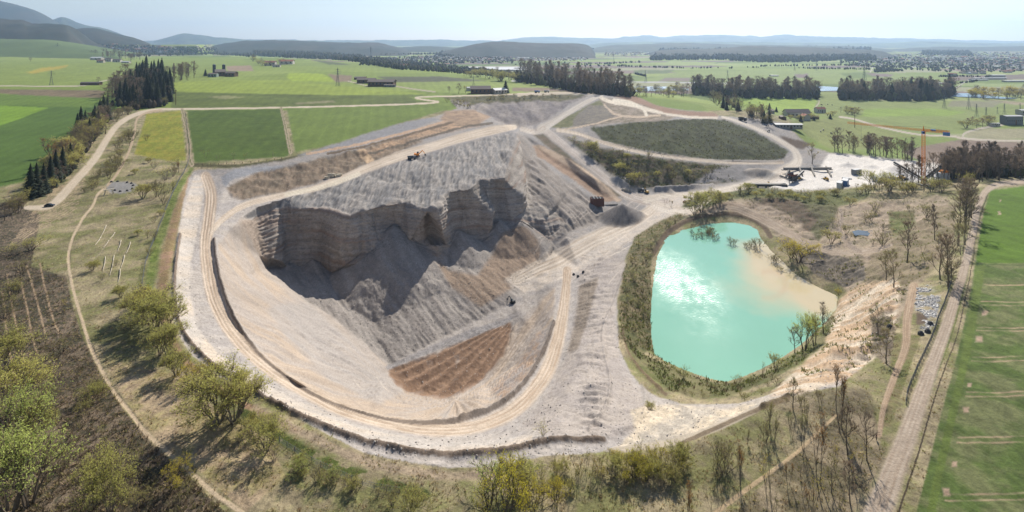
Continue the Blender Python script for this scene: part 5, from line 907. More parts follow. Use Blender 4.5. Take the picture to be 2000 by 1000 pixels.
masses('forest', spots_poly([(495,110),(560,113),(640,116),(700,122),(790,136),(800,132),(700,114),(600,108),(495,104)], 900, (6, 10)), 'dark leafless forest edge beyond the plateau fields', .38, FAR)
masses('forest', spots_poly([(700,124),(800,136),(880,142),(1000,152),(1010,146),(900,134),(800,124),(720,116)], 800, (4, 9)), 'trees and gardens along the river below the plateau', .42, FAR + [(120,125,70)])
masses('forest', spots_poly([(1270,118),(1400,117),(1480,122),(1560,122),(1620,119),(1700,114),(1700,98),(1500,96),(1290,100)], 3000, (5, 9)), 'wide mixed forest on the far side of the plain', .40, FAR)
masses('forest', spots_poly([(845,112),(950,112),(1150,110),(1150,104),(950,100),(860,104)], 1200, (4, 7)), 'forest foot under the long wooded ridge', .42, FAR)
masses('forest', spots_poly([(1655,120),(1710,120),(1710,114),(1655,112)], 160, (5, 8)) + spots_poly([(1706,142),(1764,139),(1740,135),(1710,134)], 160, (3, 5)) + spots_poly([(1800,108),(1900,110),(1890,102),(1800,102)], 300, (4, 6)), 'small dark woods near the right town', .42, FAR)
masses('forest', spots_poly([(170,112),(380,108),(470,106),(490,112),(380,101),(300,92),(170,88)], 420, (4, 6)) + spots_poly([(380,104),(500,112),(500,98),(390,96)], 300, (3, 6)), 'garden trees scattered through the left village', .42, FAR)
masses('forest', spots_poly([(0,78),(120,78),(160,84),(190,100),(150,96),(100,86),(0,84)], 600, (5, 9)) + spots_poly([(0,82),(60,80),(50,88),(0,90)], 120, (4, 7)), 'wood edge at the foot of the left hills', .42, FAR)
for poly, n, h, lab in (([(1008,160),(1060,168),(1130,182),(1235,190),(1236,182),(1130,172),(1010,152)], 420, (8,20), 'understory of the river wood behind the plateau'), ([(1350,185),(1430,192),(1596,194),(1598,184),(1430,180),(1352,176)], 420, (7,18), 'understory of the middle river wood'), ([(1638,196),(1800,198),(1862,190),(1862,182),(1640,184)], 380, (7,18), 'understory of the river wood left of the blue water'), ([(1830,352),(2040,345),(2060,330),(1850,325)], 260, (10,24), 'understory of the bare belt right of the crane'), ([(215,210),(268,216),(318,210),(333,200),(334,165),(285,158),(240,172),(222,195)], 220, (8,20), 'understory between the dark spruces'), ([(56,388),(95,376),(132,345),(165,305),(192,262),(214,236),(200,228),(130,300),(90,345),(52,378)], 260, (8,18), 'brown understory of the left belt')):
    masses('underbrush', spots_poly(poly, n, h), lab, .34, [(104,92,74),(86,80,60),(116,116,70),(92,84,76),(76,78,54)])
hd = []
for ln in ([(1000,127),(1120,126),(1250,131),(1350,134),(1480,132)], [(1090,131),(1200,130),(1300,133),(1430,134)], [(1480,130),(1600,128),(1700,128)], [(1240,145),(1262,150)], [(1700,131),(1800,133),(1960,134)], [(1830,150),(1880,150),(1960,152)], [(400,96),(500,98)], [(390,104),(440,108),(480,108)], [(740,108),(860,106)], [(95,104),(135,107)], [(1850,165),(1900,160),(1940,150)], [(1250,122),(1180,125),(1000,122)], [(1560,134),(1700,136)]):
    for i in range(70): t_ = random.random() * (len(ln) - 1); k = int(t_); u_ = t_ - k; x = ln[k][0] + (ln[k+1][0] - ln[k][0]) * u_; y = ln[k][1] + (ln[k+1][1] - ln[k][1]) * u_ + random.uniform(-.5, .5); p = gp(x, y); hd.append((p.x, p.y, p.z, random.uniform(2.2, 4.5) / F * p.y))
masses('hedge_trees', hd, 'thin rows of hedge trees across the plain', .38, FAR)
masses('treetops', spots_poly([(1640,112),(2040,118),(2040,140),(1860,142),(1640,128)], 800, (2.5, 4.5)), 'garden trees scattered through the right town', .5, FAR + [(124,132,76)])
masses('treetops', spots_poly([(700,128),(1000,124),(1000,110),(780,112),(700,116)], 700, (2.5, 4)), 'garden trees in the river town', .5, FAR)
def spots_mask(mask, n, h, hp_=(0, 1e9)):
    jj, ii = np.where(mask); k = rng.integers(0, len(jj), n); j, i = jj[k], ii[k]; hh = h[0] + (h[1] - h[0]) * rng.random(n) ** 2
    return np.stack([XW[j, i] + (rng.random(n) - .5) * .6, YW[j, i] + (rng.random(n) - .5) * .6, ZW[j, i] - .05, hh], -1)
inside = (GX > -60) & (GX < 2060) & (GY > 215) & (GY < 1040); rdm = np.zeros(GX.shape, bool)
for nme, d, s, a, c, st in road_d: rdm |= d < 1.2
gm = (CLS == NAMES.index('ground')) & inside & ~rdm & (GY > 330)
masses('undergrowth', spots_mask(gm & (n2 > -.1), 22000, (.1, .42)), 'dry grass and weeds covering the rough ground', 1.0, [(176,156,116),(150,138,88),(186,166,128),(124,122,66),(140,118,90)], 'tuft')
dk = gm & (pip([(-60,480),(60,500),(130,540),(140,590),(158,650),(190,720),(240,800),(300,870),(360,925),(440,1000),(500,1040),(-60,1040)], .2))
masses('brushwood', spots_mask(dk, 9000, (.15, .8)), 'dark tangled brushwood of the clearing', .8, [(120,104,84),(96,84,64),(128,120,76),(84,74,56),(150,132,106)], 'tuft')
vm_ = ((m_east > .5) | (m_scrubslope > .5) | (CLS == NAMES.index('grass_mound'))) & ~rdm & ~pond_m & (n2 > 0)
masses('weeds', spots_mask(vm_ & (m_east < .5), 5000, (.3, 1.1)), 'weeds on the spoil banks and scrub slope', 1.0, [(104,108,58),(88,92,50),(120,112,78),(96,84,64)], 'tuft')
bk = (pip([(1240,462),(1290,430),(1345,412),(1280,480),(1270,520),(1273,680),(1330,728),(1430,750),(1560,690),(1640,600),(1650,620),(1570,705),(1430,775),(1310,765),(1208,660),(1215,540)], .5) | pip([(1340,395),(1400,372),(1560,375),(1700,376),(1640,405),(1560,395),(1420,390),(1330,418)], .5)) & ~pond_m
masses('weeds', spots_mask(vm_ & (m_east > .5) & (n2 > .1), 1800, (.3, 1.0)), 'weeds scattered on the spoil ground beside the pond', 1.0, [(124,126,72),(140,130,90)], 'tuft')
masses('bank_plants', spots_mask(bk & (n2 > -.15), 3600, (.25, 1.0)), 'green and brown plants on the pond banks', 1.0, [(106,112,56),(120,122,64),(110,96,70),(84,90,46)], 'tuft')
gr = (m_quarry > .5) & (m_inner < .1) & (m_cliff < .1) & ~rdm & ~pond_m & (GY > 250)
masses('stones', spots_mask(gr, 9000, (.12, .5)), 'loose stones lying on the quarry gravel', 1, [(190,182,172),(150,144,138),(206,198,186)], 'stone')
masses('stones', spots_mask(m_scree > .6, 5000, (.15, .6)), 'pebbles and stones on the scree', 1, [(150,142,132),(120,112,104),(172,162,150)], 'stone')
masses('stones', spots_mask(RUB > .5, 800, (.3, .9)), 'white rubble piled beside the farm road', 1, [(226,222,214),(200,196,190),(170,168,166)], 'stone')
# ------------------------------------------------------------------ built things
WHITE = mat('white_paint', (226,226,222), .6, .06); ORANGE = mat('orange_paint', (236,140,36), .5, .08, k=1.1); BLUE = mat('blue_panel', (84,128,186), .5, .05, k=.9); STEEL = mat('grey_steel', (120,124,128), .5, .1, metal=.3); DARK = mat('dark_metal', (46,48,52), .5, .1)
CONC = mat('concrete', (172,166,156), .9, .15); ROOFD = mat('dark_roof', (112,102,98), .8, .15, rand=(136,122,114)); ROOFR = mat('red_tiles', (190,120,92), .85, .12, rand=(150,106,92)); WALLW = mat('plaster', (222,214,200), .9, .08, rand=(196,186,168)); WOOD = mat('weathered_wood', (116,92,72), .9, .2)
GLASS = mat('window_glass', (44,54,64), .2, .05); RUST = mat('rusty_steel', (112,70,56), .8, .2); ROCK = mat('boulder', (92,90,88), .9, .2); CARB = mat('black_car_paint', (34,40,44), .3, .05); CLOTH = mat('dark_red_jacket', (96,40,42), .9, .1); SKIN = mat('skin', (200,156,132), .7, .03); DENIM = mat('dark_trousers', (48,50,62), .9, .1); HAIR = mat('brown_hair', (70,52,38), .8, .1)
LOGW = mat('pale_deadwood', (206,194,170), .9, .15); ROOFL = mat('pale_roof', (206,206,204), .6, .08); YEL = mat('yellow_paint', (214,168,60), .5, .08); SILO = mat('silo_blue', (58,66,84), .5, .06); SOLAR = mat('solar_panels', (40,48,70), .3, .04)
def m_at(px, py, wpx): p = gp(px, py); return p, wpx / F * p.y
def gable(parent, name_wall, w, d, h, rh, wm, rm, off=(0,0), rz=0, over=.06):
    """walls and pitched roof with the ridge along x, as parts"""
    b = MB(); ca, sa = math.cos(rz), math.sin(rz); T = lambda x, y, z: (off[0] + x * ca - y * sa, off[1] + x * sa + y * ca, z)
    x, y = w / 2, d / 2
    b.quad(T(-x,-y,-1), T(x,-y,-1), T(x,-y,h), T(-x,-y,h)); b.quad(T(x,y,-1), T(-x,y,-1), T(-x,y,h), T(x,y,h))
    for s in (-1, 1):
        v = [T(s*x,-y,-1), T(s*x,y,-1), T(s*x,y,h), T(s*x,0,h+rh), T(s*x,-y,h)]; n = len(b.v); b.v += v; b.f.append(tuple(n + i for i in (range(5) if s > 0 else (4,3,2,1,0)))); b.m.append(0)
    wo = b.obj(name_wall, wm, parent); r = MB(); X, Yy = x * (1 + over), y * (1 + over); e = h - rh * over; tk = max(.25, rh * .06)
    for s in (-1, 1):
        r.quad(T(-X,s*Yy,e+tk), T(X,s*Yy,e+tk), T(X,0,h+rh+tk), T(-X,0,h+rh+tk)); r.quad(T(-X,s*Yy,e), T(X,s*Yy,e), T(X,s*Yy,e+tk), T(-X,s*Yy,e+tk))
        r.tri(T(s*X,-Yy,e+tk), T(s*X,0,h+rh+tk), T(s*X,0,h+rh)); r.quad(T(s*X,-Yy,e), T(s*X,-Yy,e+tk), T(s*X,0,h+rh+tk), T(s*X,0,h+rh)); r.quad(T(s*X,Yy,e), T(s*X,Yy,e+tk), T(s*X,0,h+rh+tk), T(s*X,0,h+rh))
    ro = r.obj('roof', rm, parent); return wo, ro, T
def windows(parent, T, y, xs, zs, sz, name='window'):
    for x in xs:
        for z in zs:
            b = MB(); b.quad(T(x - sz/2, y, z), T(x + sz/2, y, z), T(x + sz/2, y, z + sz * 1.2), T(x - sz/2, y, z + sz * 1.2)); b.obj(name, GLASS, parent)
def building(name, px, py, wpx, hpx, dpx, rz, label, cat, wm, rm, rh=.5, nw=4, door=True, chimney=False, group=None):
    p, w_ = m_at(px, py, wpx); h = hpx / F * p.y; d = dpx / F * p.y; r = empty(name, p, rz, label, cat, group)
    rh = min(rh * .6, .36 * d / h); hw = h * (1 - rh); wo, ro, T = gable(r, 'wall', w_, d, hw, h * rh, wm, rm)
    if nw: s = min(hw * .35, w_ / nw * .4); windows(r, T, -d/2 - .12, [w_ * ((i + .5) / nw - .5) for i in range(nw)], [hw * .42], s)
    if door: b = MB(); dw = w_ * .09; b.quad(T(w_*.02, -d/2-.14, -.5), T(w_*.02+dw, -d/2-.14, -.5), T(w_*.02+dw, -d/2-.14, hw*.6), T(w_*.02, -d/2-.14, hw*.6)); b.obj('door', WOOD, r)
    if chimney: b = MB(); b.box((w_*.2, d*.1, hw + h*rh*1.0), (h*.08, h*.08, h*.25)); b.obj('chimney', CONC, ro)
    return r
# farms and barns
building('farm_building', 1555, 230, 46, 17, 16, .05, 'big barn with dark tiled roof at the right farm', 'barn', WALLW, ROOFD, .6, 6)
building('farmhouse', 1572, 234, 16, 12, 12, 1.5, 'pale farmhouse gable before the big dark roofed barn', 'house', WALLW, ROOFR, .55, 3, chimney=True)
building('farmhouse', 1600, 220, 18, 11, 10, .1, 'small reddish farmhouse right of the big barn', 'house', WALLW, ROOFR, .5, 4, chimney=True)
building('shed', 1538, 250, 50, 9, 14, -.04, 'long grey roofed shed in front of the right farm', 'shed', CONC, STEEL, .25, 8)
building('shed', 1528, 233, 16, 7, 9, 1.4, 'dark small shed left of the farm courtyard', 'shed', WOOD, ROOFD, .4, 3); building('shed', 1587, 232, 20, 6, 8, .1, 'low shed linking farmhouse and barn', 'shed', WOOD, ROOFD, .4, 3); building('shed', 1505, 222, 16, 8, 9, .9, 'grey roofed outbuilding at the left of the right farm', 'shed', CONC, ROOFD, .4, 3)
building('barn', 937, 183, 38, 15, 20, .08, 'barn with dark steep roof beside the white hall', 'barn', WOOD, ROOFD, .6, 5); building('barn', 974, 183, 26, 11, 22, .5, 'white barn with pale roof left of the lone conifer', 'barn', WALLW, ROOFL, .5, 4); building('barn', 930, 178, 40, 8, 10, 0, 'long pale roofed hall behind the dark barn', 'barn', WALLW, ROOFL, .35, 0)
building('barn', 745, 168, 50, 13, 22, -.05, 'largest brown barn with open front in the middle farm', 'barn', WOOD, ROOFD, .5, 7); building('barn', 715, 162, 34, 10, 14, .1, 'grey barn left of the largest brown barn', 'barn', WOOD, ROOFD, .5, 4); building('barn', 703, 155, 22, 6, 10, .1, 'small dark barn at the back of the middle farm', 'barn', WOOD, ROOFD, .5, 3); building('shed', 760, 170, 22, 5, 8, -.05, 'open machine shed at the right end of the middle farm', 'shed', STEEL, ROOFD, .3, 4)
building('barn', 415, 152, 16, 8, 10, .1, 'pale green shed in front of the left silo', 'barn', mat('pale_green_boards', (156,172,160), .8), ROOFD, .4, 3); building('barn', 430, 150, 18, 13, 16, .6, 'steep roofed barn between the two dark silos', 'barn', WOOD, ROOFD, .55, 3); building('barn', 452, 151, 20, 10, 12, -.1, 'low barn right of the two silos', 'barn', WOOD, ROOFD, .5, 3)
for x, lab in ((417, 'dark blue silo left of the steep barn'), (436, 'dark blue silo behind the steep barn')):
    p, w_ = m_at(x, 148, 5.4); h = 20 / F * p.y; r = empty('silo', p, 0, lab, 'silo'); b = MB(); b.tube((0,0,-1), (0,0,h), w_/2, w_/2, 16); b.obj('tank', SILO, r); b = MB(); b.tube((0,0,h), (0,0,h + w_*.25), w_/2, w_*.08, 16, cap=True); b.obj('dome', STEEL, r); b = MB(); b.tube((w_/2+.5,0,0), (w_/2+.5,0,h), .4, .4, 4); b.obj('ladder', STEEL, r)
building('hut', 177, 168, 36, 6, 9, .03, 'long low dark hut by the left field road', 'hut', WOOD, ROOFD, .5, 3)
for x, y, w_, h, rm, lab in ((190,117,20,6,ROOFL,'white hall in the left hamlet'), (196,123,12,6,ROOFR,'house with orange roof in the left hamlet'), (212,121,12,7,ROOFD,'dark roofed house in the middle of the left hamlet'), (228,122,14,6,ROOFD,'grey house of the left hamlet near the end'), (245,124,14,4,ROOFL,'low pale shed at the right end of the left hamlet'), (158,100,9,4,ROOFL,'small white barn alone above the left hamlet'),
    (527,128,20,9,ROOFR,'red roofed farmhouse left in the far hamlet'), (560,126,24,9,ROOFR,'long red roofed barn right in the far hamlet'), (540,131,14,5,ROOFD,'small grey house below the red roofs'), (788,132,16,8,ROOFR,'reddish roofed house in the trees by the river'), (770,131,12,6,ROOFD,'dark roofed house next to the reddish one by the river')):
    building('house', x, y, w_, h, w_ * .55, .1, lab, 'house', WALLW, rm, .55, 3)
for x, y, w_, h, lab in ((1016,185,0,0,''),): pass
# two white apartment towers at the left edge
for x, w_, h, lab, mt in ((8,10,11,'broad beige block of flats at the left horizon',CONC), (17,5,13,'narrow white tower block at the left horizon',WHITE)):
    p, ww = m_at(x, 86, w_); p = Vector((p.x, p.y * .985, p.z)); h2 = h / F * p.y; r = empty('tower_block', p, .1, lab, 'building'); b = MB(); b.box((0,0,h2/2-2), (ww, ww*.6, h2+4)); b.obj('wall', mt, r); b = MB(); b.box((0,0,h2+.6), (ww*1.04, ww*.64, 1.0)); b.obj('roof', ROOFD, r)
    for i in range(5):
        b = MB(); b.box((0,-ww*.3-.2,h2*(.14+.17*i)), (ww*.8,.3,h2*.06)); b.obj('window', GLASS, r)
# substation and greenhouses, industrial halls
r = building('substation_hall', 1975, 243, 34, 18, 14, .05, 'grey switchgear hall with blue glass at the right edge', 'building', STEEL, ROOFL, .12, 8); building('shed', 1940, 246, 18, 6, 8, .1, 'low white building left of the grey switchgear hall', 'shed', WALLW, ROOFL, .2, 4); building('substation_hall', 2008, 224, 40, 10, 14, 0, 'long pale hall behind the grey switchgear hall', 'building', WALLW, ROOFL, .15, 6)
for x, y, w_, h, lab in ((955,137,60,3.4,'long white greenhouse left of the pair across the river'), (1000,139,60,3.4,'second white greenhouse across the river'), (1020,134,34,2.6,'shorter white greenhouse behind the pair')):
    building('greenhouse', x, y, w_, h, 14, 0, lab, 'greenhouse', WALLW, WHITE, .4, 0, door=False)
for x, y, w_, h, lab in ((1930,155,60,3.5,'long white logistics hall behind the blue water'), (1945,152,26,6,'white arched hall behind the logistics yard'), (1835,164,36,2.6,'flat pale hall at the bridge road'), (1980,160,40,3,'grey flat hall at the right edge behind the yellow trees'), (1910,157,30,3,'blue grey flat hall among parked lorries'), (738,107,24,3,'white factory hall in the river valley'), (1510,149,14,2.4,'low dark hall in the plain'), (1735,119,26,2.4,'pale hall in the right town edge'),(1060,111,26,2.4,'white hall in the far middle town'), (1020,116,22,2.6,'bright white hall in the near middle town')):
    building('hall', x, y, w_, h, 10, 0, lab, 'hall', WALLW, ROOFL, .2, 0, door=False)
# villages
def house_mesh(rm, wm):
    b = MB(); w_, d, h, rh = 1, .75, .5, .42
    b.box((0,0,h/2-.1), (w_, d, h+.2), 0, 0); n = len(b.v)
    b.v += [(-.54,-.42,.48),(.54,-.42,.48),(.54,.42,.48),(-.54,.42,.48),(-.54,0,.72),(.54,0,.72)]
    for f in ((0,1,5,4),(2,3,4,5),(1,2,5),(3,0,4)): b.f.append(tuple(n + i for i in f)); b.m.append(1)
    return b.mesh('house', [wm, rm])
HM = [house_mesh(ROOFD, WALLW), house_mesh(ROOFR, WALLW), house_mesh(ROOFD, CONC), house_mesh(ROOFL, WHITE), house_mesh(ROOFR, WOOD)]
def village(poly, n, h, label, group):
    for i in range(n):
        x, y = inpoly(poly); p = gp(x, y); o = bpy.data.objects.new('house', random.choice(HM)); COL.objects.link(o); s = random.uniform(*h) / F * p.y; o.location = p; o.rotation_euler = (0, 0, random.uniform(-.6, .6)); o.scale = (s * random.uniform(1.0, 1.7), s * 1.1, s); tag(o, label, 'house', group)
village([(180,106),(250,104),(340,106),(380,107),(370,100),(300,90),(240,86),(190,92)], 105, (3.6,6), 'small house in the village below the wooded hills', 'houses of the left village')
village([(160,104),(176,103),(176,99),(160,99)], 3, (3,4), 'small house at the left end of the village road', 'houses left of the village')
village([(720,128),(860,131),(990,122),(1000,112),(860,113),(740,116)], 62, (3,4.6), 'small house in the river town beyond the plateau', 'houses of the river town')
village([(1700,124),(1860,128),(2030,130),(2030,112),(1880,110),(1740,114)], 120, (3.6,5.6), 'small house in the large town at the right', 'houses of the right town')
village([(1850,148),(2000,142),(2000,134),(1880,138)], 24, (4,6), 'red roofed house at the near edge of the right town', 'near houses of the right town')
def town(poly, n, h, label):
    S = spots_poly(poly, n, h); o = masses('town_buildings', [(x, y, z, hh) for x, y, z, hh in S], label, .9, [(232,226,218),(176,140,122),(130,124,124),(244,242,238),(196,188,182)]); return o
town([(1660,128),(2040,136),(2040,104),(1850,102),(1700,110)], 1500, (1.6,2.8), 'distant roofs and walls of the large right town')
town([(180,104),(380,106),(500,104),(400,92),(260,90)], 420, (1.6,2.8), 'distant roofs and walls of the left village')
town([(700,124),(900,122),(1150,118),(1150,109),(900,108),(720,114)], 1100, (1.6,2.8), 'distant roofs and walls of the river town')
town([(1180,110),(1270,108),(1340,98),(1250,92),(1180,96)], 420, (1.4,2.2), 'distant hamlet between the far woods')
# pylons
def pylon_meshes():
    t = MB(); w0, w1, H = .095, .016, .93
    L = [(z, w0 + (w1 - w0) * min(1, z / .72) ** .75) for z in (0, .14, .28, .42, .56, .70, .84, .93)]
    for (za, wa), (zb, wb) in zip(L, L[1:]):
        for sx, sy in ((1,1),(1,-1),(-1,1),(-1,-1)): t.tube((sx*wa, sy*wa, za), (sx*wb, sy*wb, zb), .0052, .0052, 3)
        for sx, sy, ex, ey in ((1,1,-1,1),(-1,1,-1,-1),(-1,-1,1,-1),(1,-1,1,1)): t.tube((sx*wa, sy*wa, za), (ex*wb, ey*wb, zb), .003, .003, 3); t.tube((ex*wa, ey*wa, za), (sx*wb, sy*wb, zb), .003, .003, 3)
    t.tube((0,0,.93), (0,0,1), .006, .003, 3); arms = []
    for z, l in ((.66,.15),(.76,.19),(.86,.13)):
        a = MB()
        for s in (-1, 1): a.tube((0,.012,z), (s*l,0,z), .005, .003, 3); a.tube((0,-.012,z), (s*l,0,z), .005, .003, 3); a.tube((0,0,z+.035), (s*l,0,z), .004, .003, 3); a.tube((s*l,0,z), (s*l,0,z-.04), .004, .004, 3)
        arms.append(a.mesh('cross_arm', STEEL))
    return t.mesh('mast', STEEL), arms
PM, PA = pylon_meshes()
for x, y, h, lab in ((99,168,30,'lattice pylon in the left meadow beside the field road'), (111,110,28,'thin lattice pylon in front of the left wood'), (658,168,38,'tall lattice pylon on the lime field of the plateau'), (723,118,28,'dark lattice pylon beside the river town'), (924,167,20,'lattice pylon behind the middle barns'), (838,118,14,'tiny lattice pylon in the river town'), (1197,120,16,'lattice pylon in the far middle plain'), (1260,160,24,'lattice pylon above the river arm'), (1262,190,14,'short pylon on the near river bank'), (1421,154,18,'lattice pylon in front of the striped fields'),
    (1594,138,20,'pylon at the left end of the plain hedge'), (1552,138,16,'pylon in the hedge of the plain'), (1688,158,34,'tallest lattice pylon behind the river wood'), (1843,212,28,'narrow lattice pylon at the end of the river wood shadow'), (1892,214,30,'broad lattice pylon before the ploughed strip'), (1907,228,26,'lattice pylon in the line to the substation'), (1926,232,24,'second lattice pylon in the line to the substation'), (1948,222,14,'small pylon in the field before the substation'), (1961,223,22,'pylon at the substation fence'), (1991,217,16,'rightmost pylon above the pale hall')):
    p, h = m_at(x, y, h); r = empty('pylon', p, random.uniform(-.3, .3) + (.6 if x < 700 else 0), lab, 'pylon'); r.scale = (h, h, h)
    for n_, me in [('mast', PM)] + [('cross_arm', a) for a in PA]: o = bpy.data.objects.new(n_, me); COL.objects.link(o); o.parent = r
for x, y, h, lab in ((1669,249,30,'wooden power pole in the green plain'), (1484,213,14,'power pole left of the right farm'), (343,205,30,'double power pole at the edge of the dark green field')):
    p, h = m_at(x, y, h); r = empty('power_pole', p, 0, lab, 'pole'); b = MB(); b.tube((0,0,-1), (0,0,h), .5, .35, 6); b.obj('mast', WOOD, r); b = MB(); b.box((0,0,h*.93), (h*.16,.5,.5)); b.obj('cross_arm', WOOD, r)
    for s in (-1, 0, 1): b = MB(); b.tube((s*h*.07,0,h*.94), (s*h*.07,0,h*.98), .3, .3, 5); b.obj('insulator', CONC, r)
# tower crane
p = gp(1803, 362); k = 100 / 1000 * p.y
r = empty('tower_crane', p, 0, 'orange tower crane with blue counterweights above the gravel plant', 'crane'); H = 106 / F * p.y; cw = 1.5
def lattice(a, b, w_, n, rad=.16):
    t = MB(); a = Vector(a); b = Vector(b); d = (b - a).normalized(); u = d.orthogonal().normalized(); v = d.cross(u); c4 = [(u * sx + v * sy) * w_ / 2 for sx, sy in ((1,1),(-1,1),(-1,-1),(1,-1))]
    for c_ in c4: t.tube(a + c_, b + c_, rad, rad, 4)
    for i in range(n):
        p0 = a + (b - a) * i / n; p1 = a + (b - a) * (i + 1) / n
        for j in range(4): t.tube(p0 + c4[j], p1 + c4[(j + 1) % 4], rad * .6, rad * .6, 3); t.tube(p0 + c4[j], p0 + c4[(j + 1) % 4], rad * .6, rad * .6, 3)
    return t
lattice((0,0,0), (0,0,H), 2.2, 26, .15).obj('mast', ORANGE, r); b = MB(); b.box((0,0,.4), (6,6,1.2)); b.obj('base', CONC, r)
lattice((0,0,H+.6), (-47,30,H+2.5), 1.3, 34, .11).obj('jib', ORANGE, r); lattice((0,0,H+.6), (15,-9.6,H+.6), 1.6, 10, .2).obj('counter_jib', ORANGE, r)
b = MB(); b.box((13,-8.3,H-1.2), (4.6,1.6,3.0), -.57); b.obj('counterweight', BLUE, r); b = MB(); b.box((5.5,-3.6,H+1.2), (3.4,1.4,1.6), -.57); b.obj('counterweight', BLUE, r); b = MB(); b.box((-1.6,-1.6,H-1.2), (1.7,1.7,2.2)); c_ = b.obj('cab', BLUE, r); b = MB(); b.box((-1.6,-2.5,H-1.0), (1.3,.1,1.2)); b.obj('pane', GLASS, c_)
b = MB(); b.tube((0,0,H), (0,0,H+4.0), .8, .2, 6); b.obj('tower_top', ORANGE, r); b = MB(); b.tube((0,0,H+4), (-24,15.4,H+1.6), .09, .09, 3); b.tube((0,0,H+4), (14,-8.9,H+1.2), .09, .09, 3); b.obj('tie_rod', STEEL, r); b = MB(); b.tube((-38,24.3,H+1.2), (-38,24.3,H-12), .07, .07, 3); b.tube((-38,24.3,H-12), (-38,24.3,H-13), .4, .4, 6); b.obj('hook', STEEL, r)
# gravel plant
def simple(name, px, py, size, rz, label, cat, parts_, dz_=0):
    p = gp(px, py); p.z += dz_; r = empty(name, p, rz, label, cat)
    for n_, mt, boxes in parts_:
        b = MB()
        for bx in boxes: b.box(*bx)
        b.obj(n_, mt, r)
    return r
for x, y, l, w_, h, rz, lab, mt in ((1650,362,11,4.5,5.5,.9,'blue and white container before the yard trees',BLUE), (1640,366,10,4,5,.9,'white container left of the blue one',WHITE), (1672,340,9,4,5,.3,'grey blue container in the middle of the yard',STEEL), (1654,350,8,3,1.4,-.6,'flat white panel stack on the yard floor',WHITE), (1728,352,22,10,4,.1,'white roofed hall behind the round lime tree',WHITE)):
    simple('container', x, y, None, rz, lab, 'container', [('body', mt, [((0,0,h/2),(l,w_,h))]), ('roof', ROOFL, [((0,0,h+.12),(l*1.02,w_*1.02,.24))]), ('door', DARK, [((l*.2,-w_/2-.04,h*.38),(l*.2,.08,h*.7))]), ('corner_post', STEEL, [((sx*l/2*.99,sy*w_/2*.99,h/2),(.3,.3,h*.98)) for sx in (-1,1) for sy in (-1,1)])])
for k_, (x0, y0, x1, y1) in enumerate(((1560,332,1566,344),(1584,332,1590,345),(1612,330,1622,346),(1541,334,1535,346))):
    a = gp(x0, y0); c_ = gp(x1, y1); d = c_ - a; L_ = math.hypot(d.x, d.y); rz = math.atan2(d.y, d.x); r = empty('bay_wall', (a + c_) / 2, rz, ['second concrete bay wall of the material bays from the left', 'third concrete bay wall of the material bays', 'rightmost concrete bay wall with sloping end', 'leftmost bay wall beside the screening machine'][k_], 'wall'); b = MB(); n_ = 6
    for i in range(n_): b.box((L_ * ((i + .5) / n_ - .5), 0, 1.0 + (n_ - i) * .12), (L_ / n_ * .96, 1.2, 2.4 + (n_ - i) * .24))
    b.obj('blocks', CONC, r); b = MB(); b.box((0,0,-.3), (L_*1.03,1.8,.8)); b.obj('footing', CONC, r)
p = gp(1570, 331); r = empty('bay_wall', p, .02, 'long back wall of the material bays', 'wall'); b = MB(); [b.box((x * 3.4, 0, .9), (3.3, 1.2, 2.6)) for x in range(-6, 9)]; b.obj('blocks', CONC, r); b = MB(); b.box((3,0,-.3), (54,1.9,.8)); b.obj('footing', CONC, r)
# screening machine
p = gp(1548, 356); r = empty('screening_machine', p, .5, 'dark screening machine with two belts beside the bays', 'machine'); b = MB(); b.box((0,0,4.6), (9,4,3.2)); b.box((0,0,2.2), (7,2.6,1.6)); b.obj('body', DARK, r)
b = MB(); b.quad((-5,-2.6,8.2),(5,-2.6,8.2),(4,-1.6,5.9),(-4,-1.6,5.9)); b.quad((-5,2.6,8.2),(5,2.6,8.2),(4,1.6,5.9),(-4,1.6,5.9)); b.quad((-5,-2.6,8.2),(-5,2.6,8.2),(-4,1.6,5.9),(-4,-1.6,5.9)); b.obj('hopper', RUST, r); lattice((4,0,2.5), (17,0,8.5), 1.3, 9, .2).obj('belt_frame', STEEL, r); b = MB(); b.tube((3,0,3.4), (17.4,0,9.3), .8, .8, 4); b.obj('belt', DARK, r)
lattice((-4,0,2.5), (-16,3,7.5), 1.3, 9, .2).obj('belt_frame', STEEL, r); [ (lambda bb: (bb.box((sx*3.4,sy*1.6,.8),(.6,.6,4)), bb.obj('leg', STEEL, r)))(MB()) for sx in (-1,1) for sy in (-1,1)]
p = gp(1495, 366); r = empty('conveyor_bridge', p, -.03, 'long flat concrete loading ramp above the pond bushes', 'ramp'); b = MB(); b.box((0,0,3.2), (38,4.2,.9)); b.obj('deck', CONC, r); b = MB(); b.box((0,-2.2,2.0), (38.4,.5,1.6)); b.obj('side_beam', DARK, r)
for x in (-16,-8,0,8,16): b = MB(); b.box((x,0,1), (1.1,3.4,3.5)); b.obj('pillar', CONC, r)
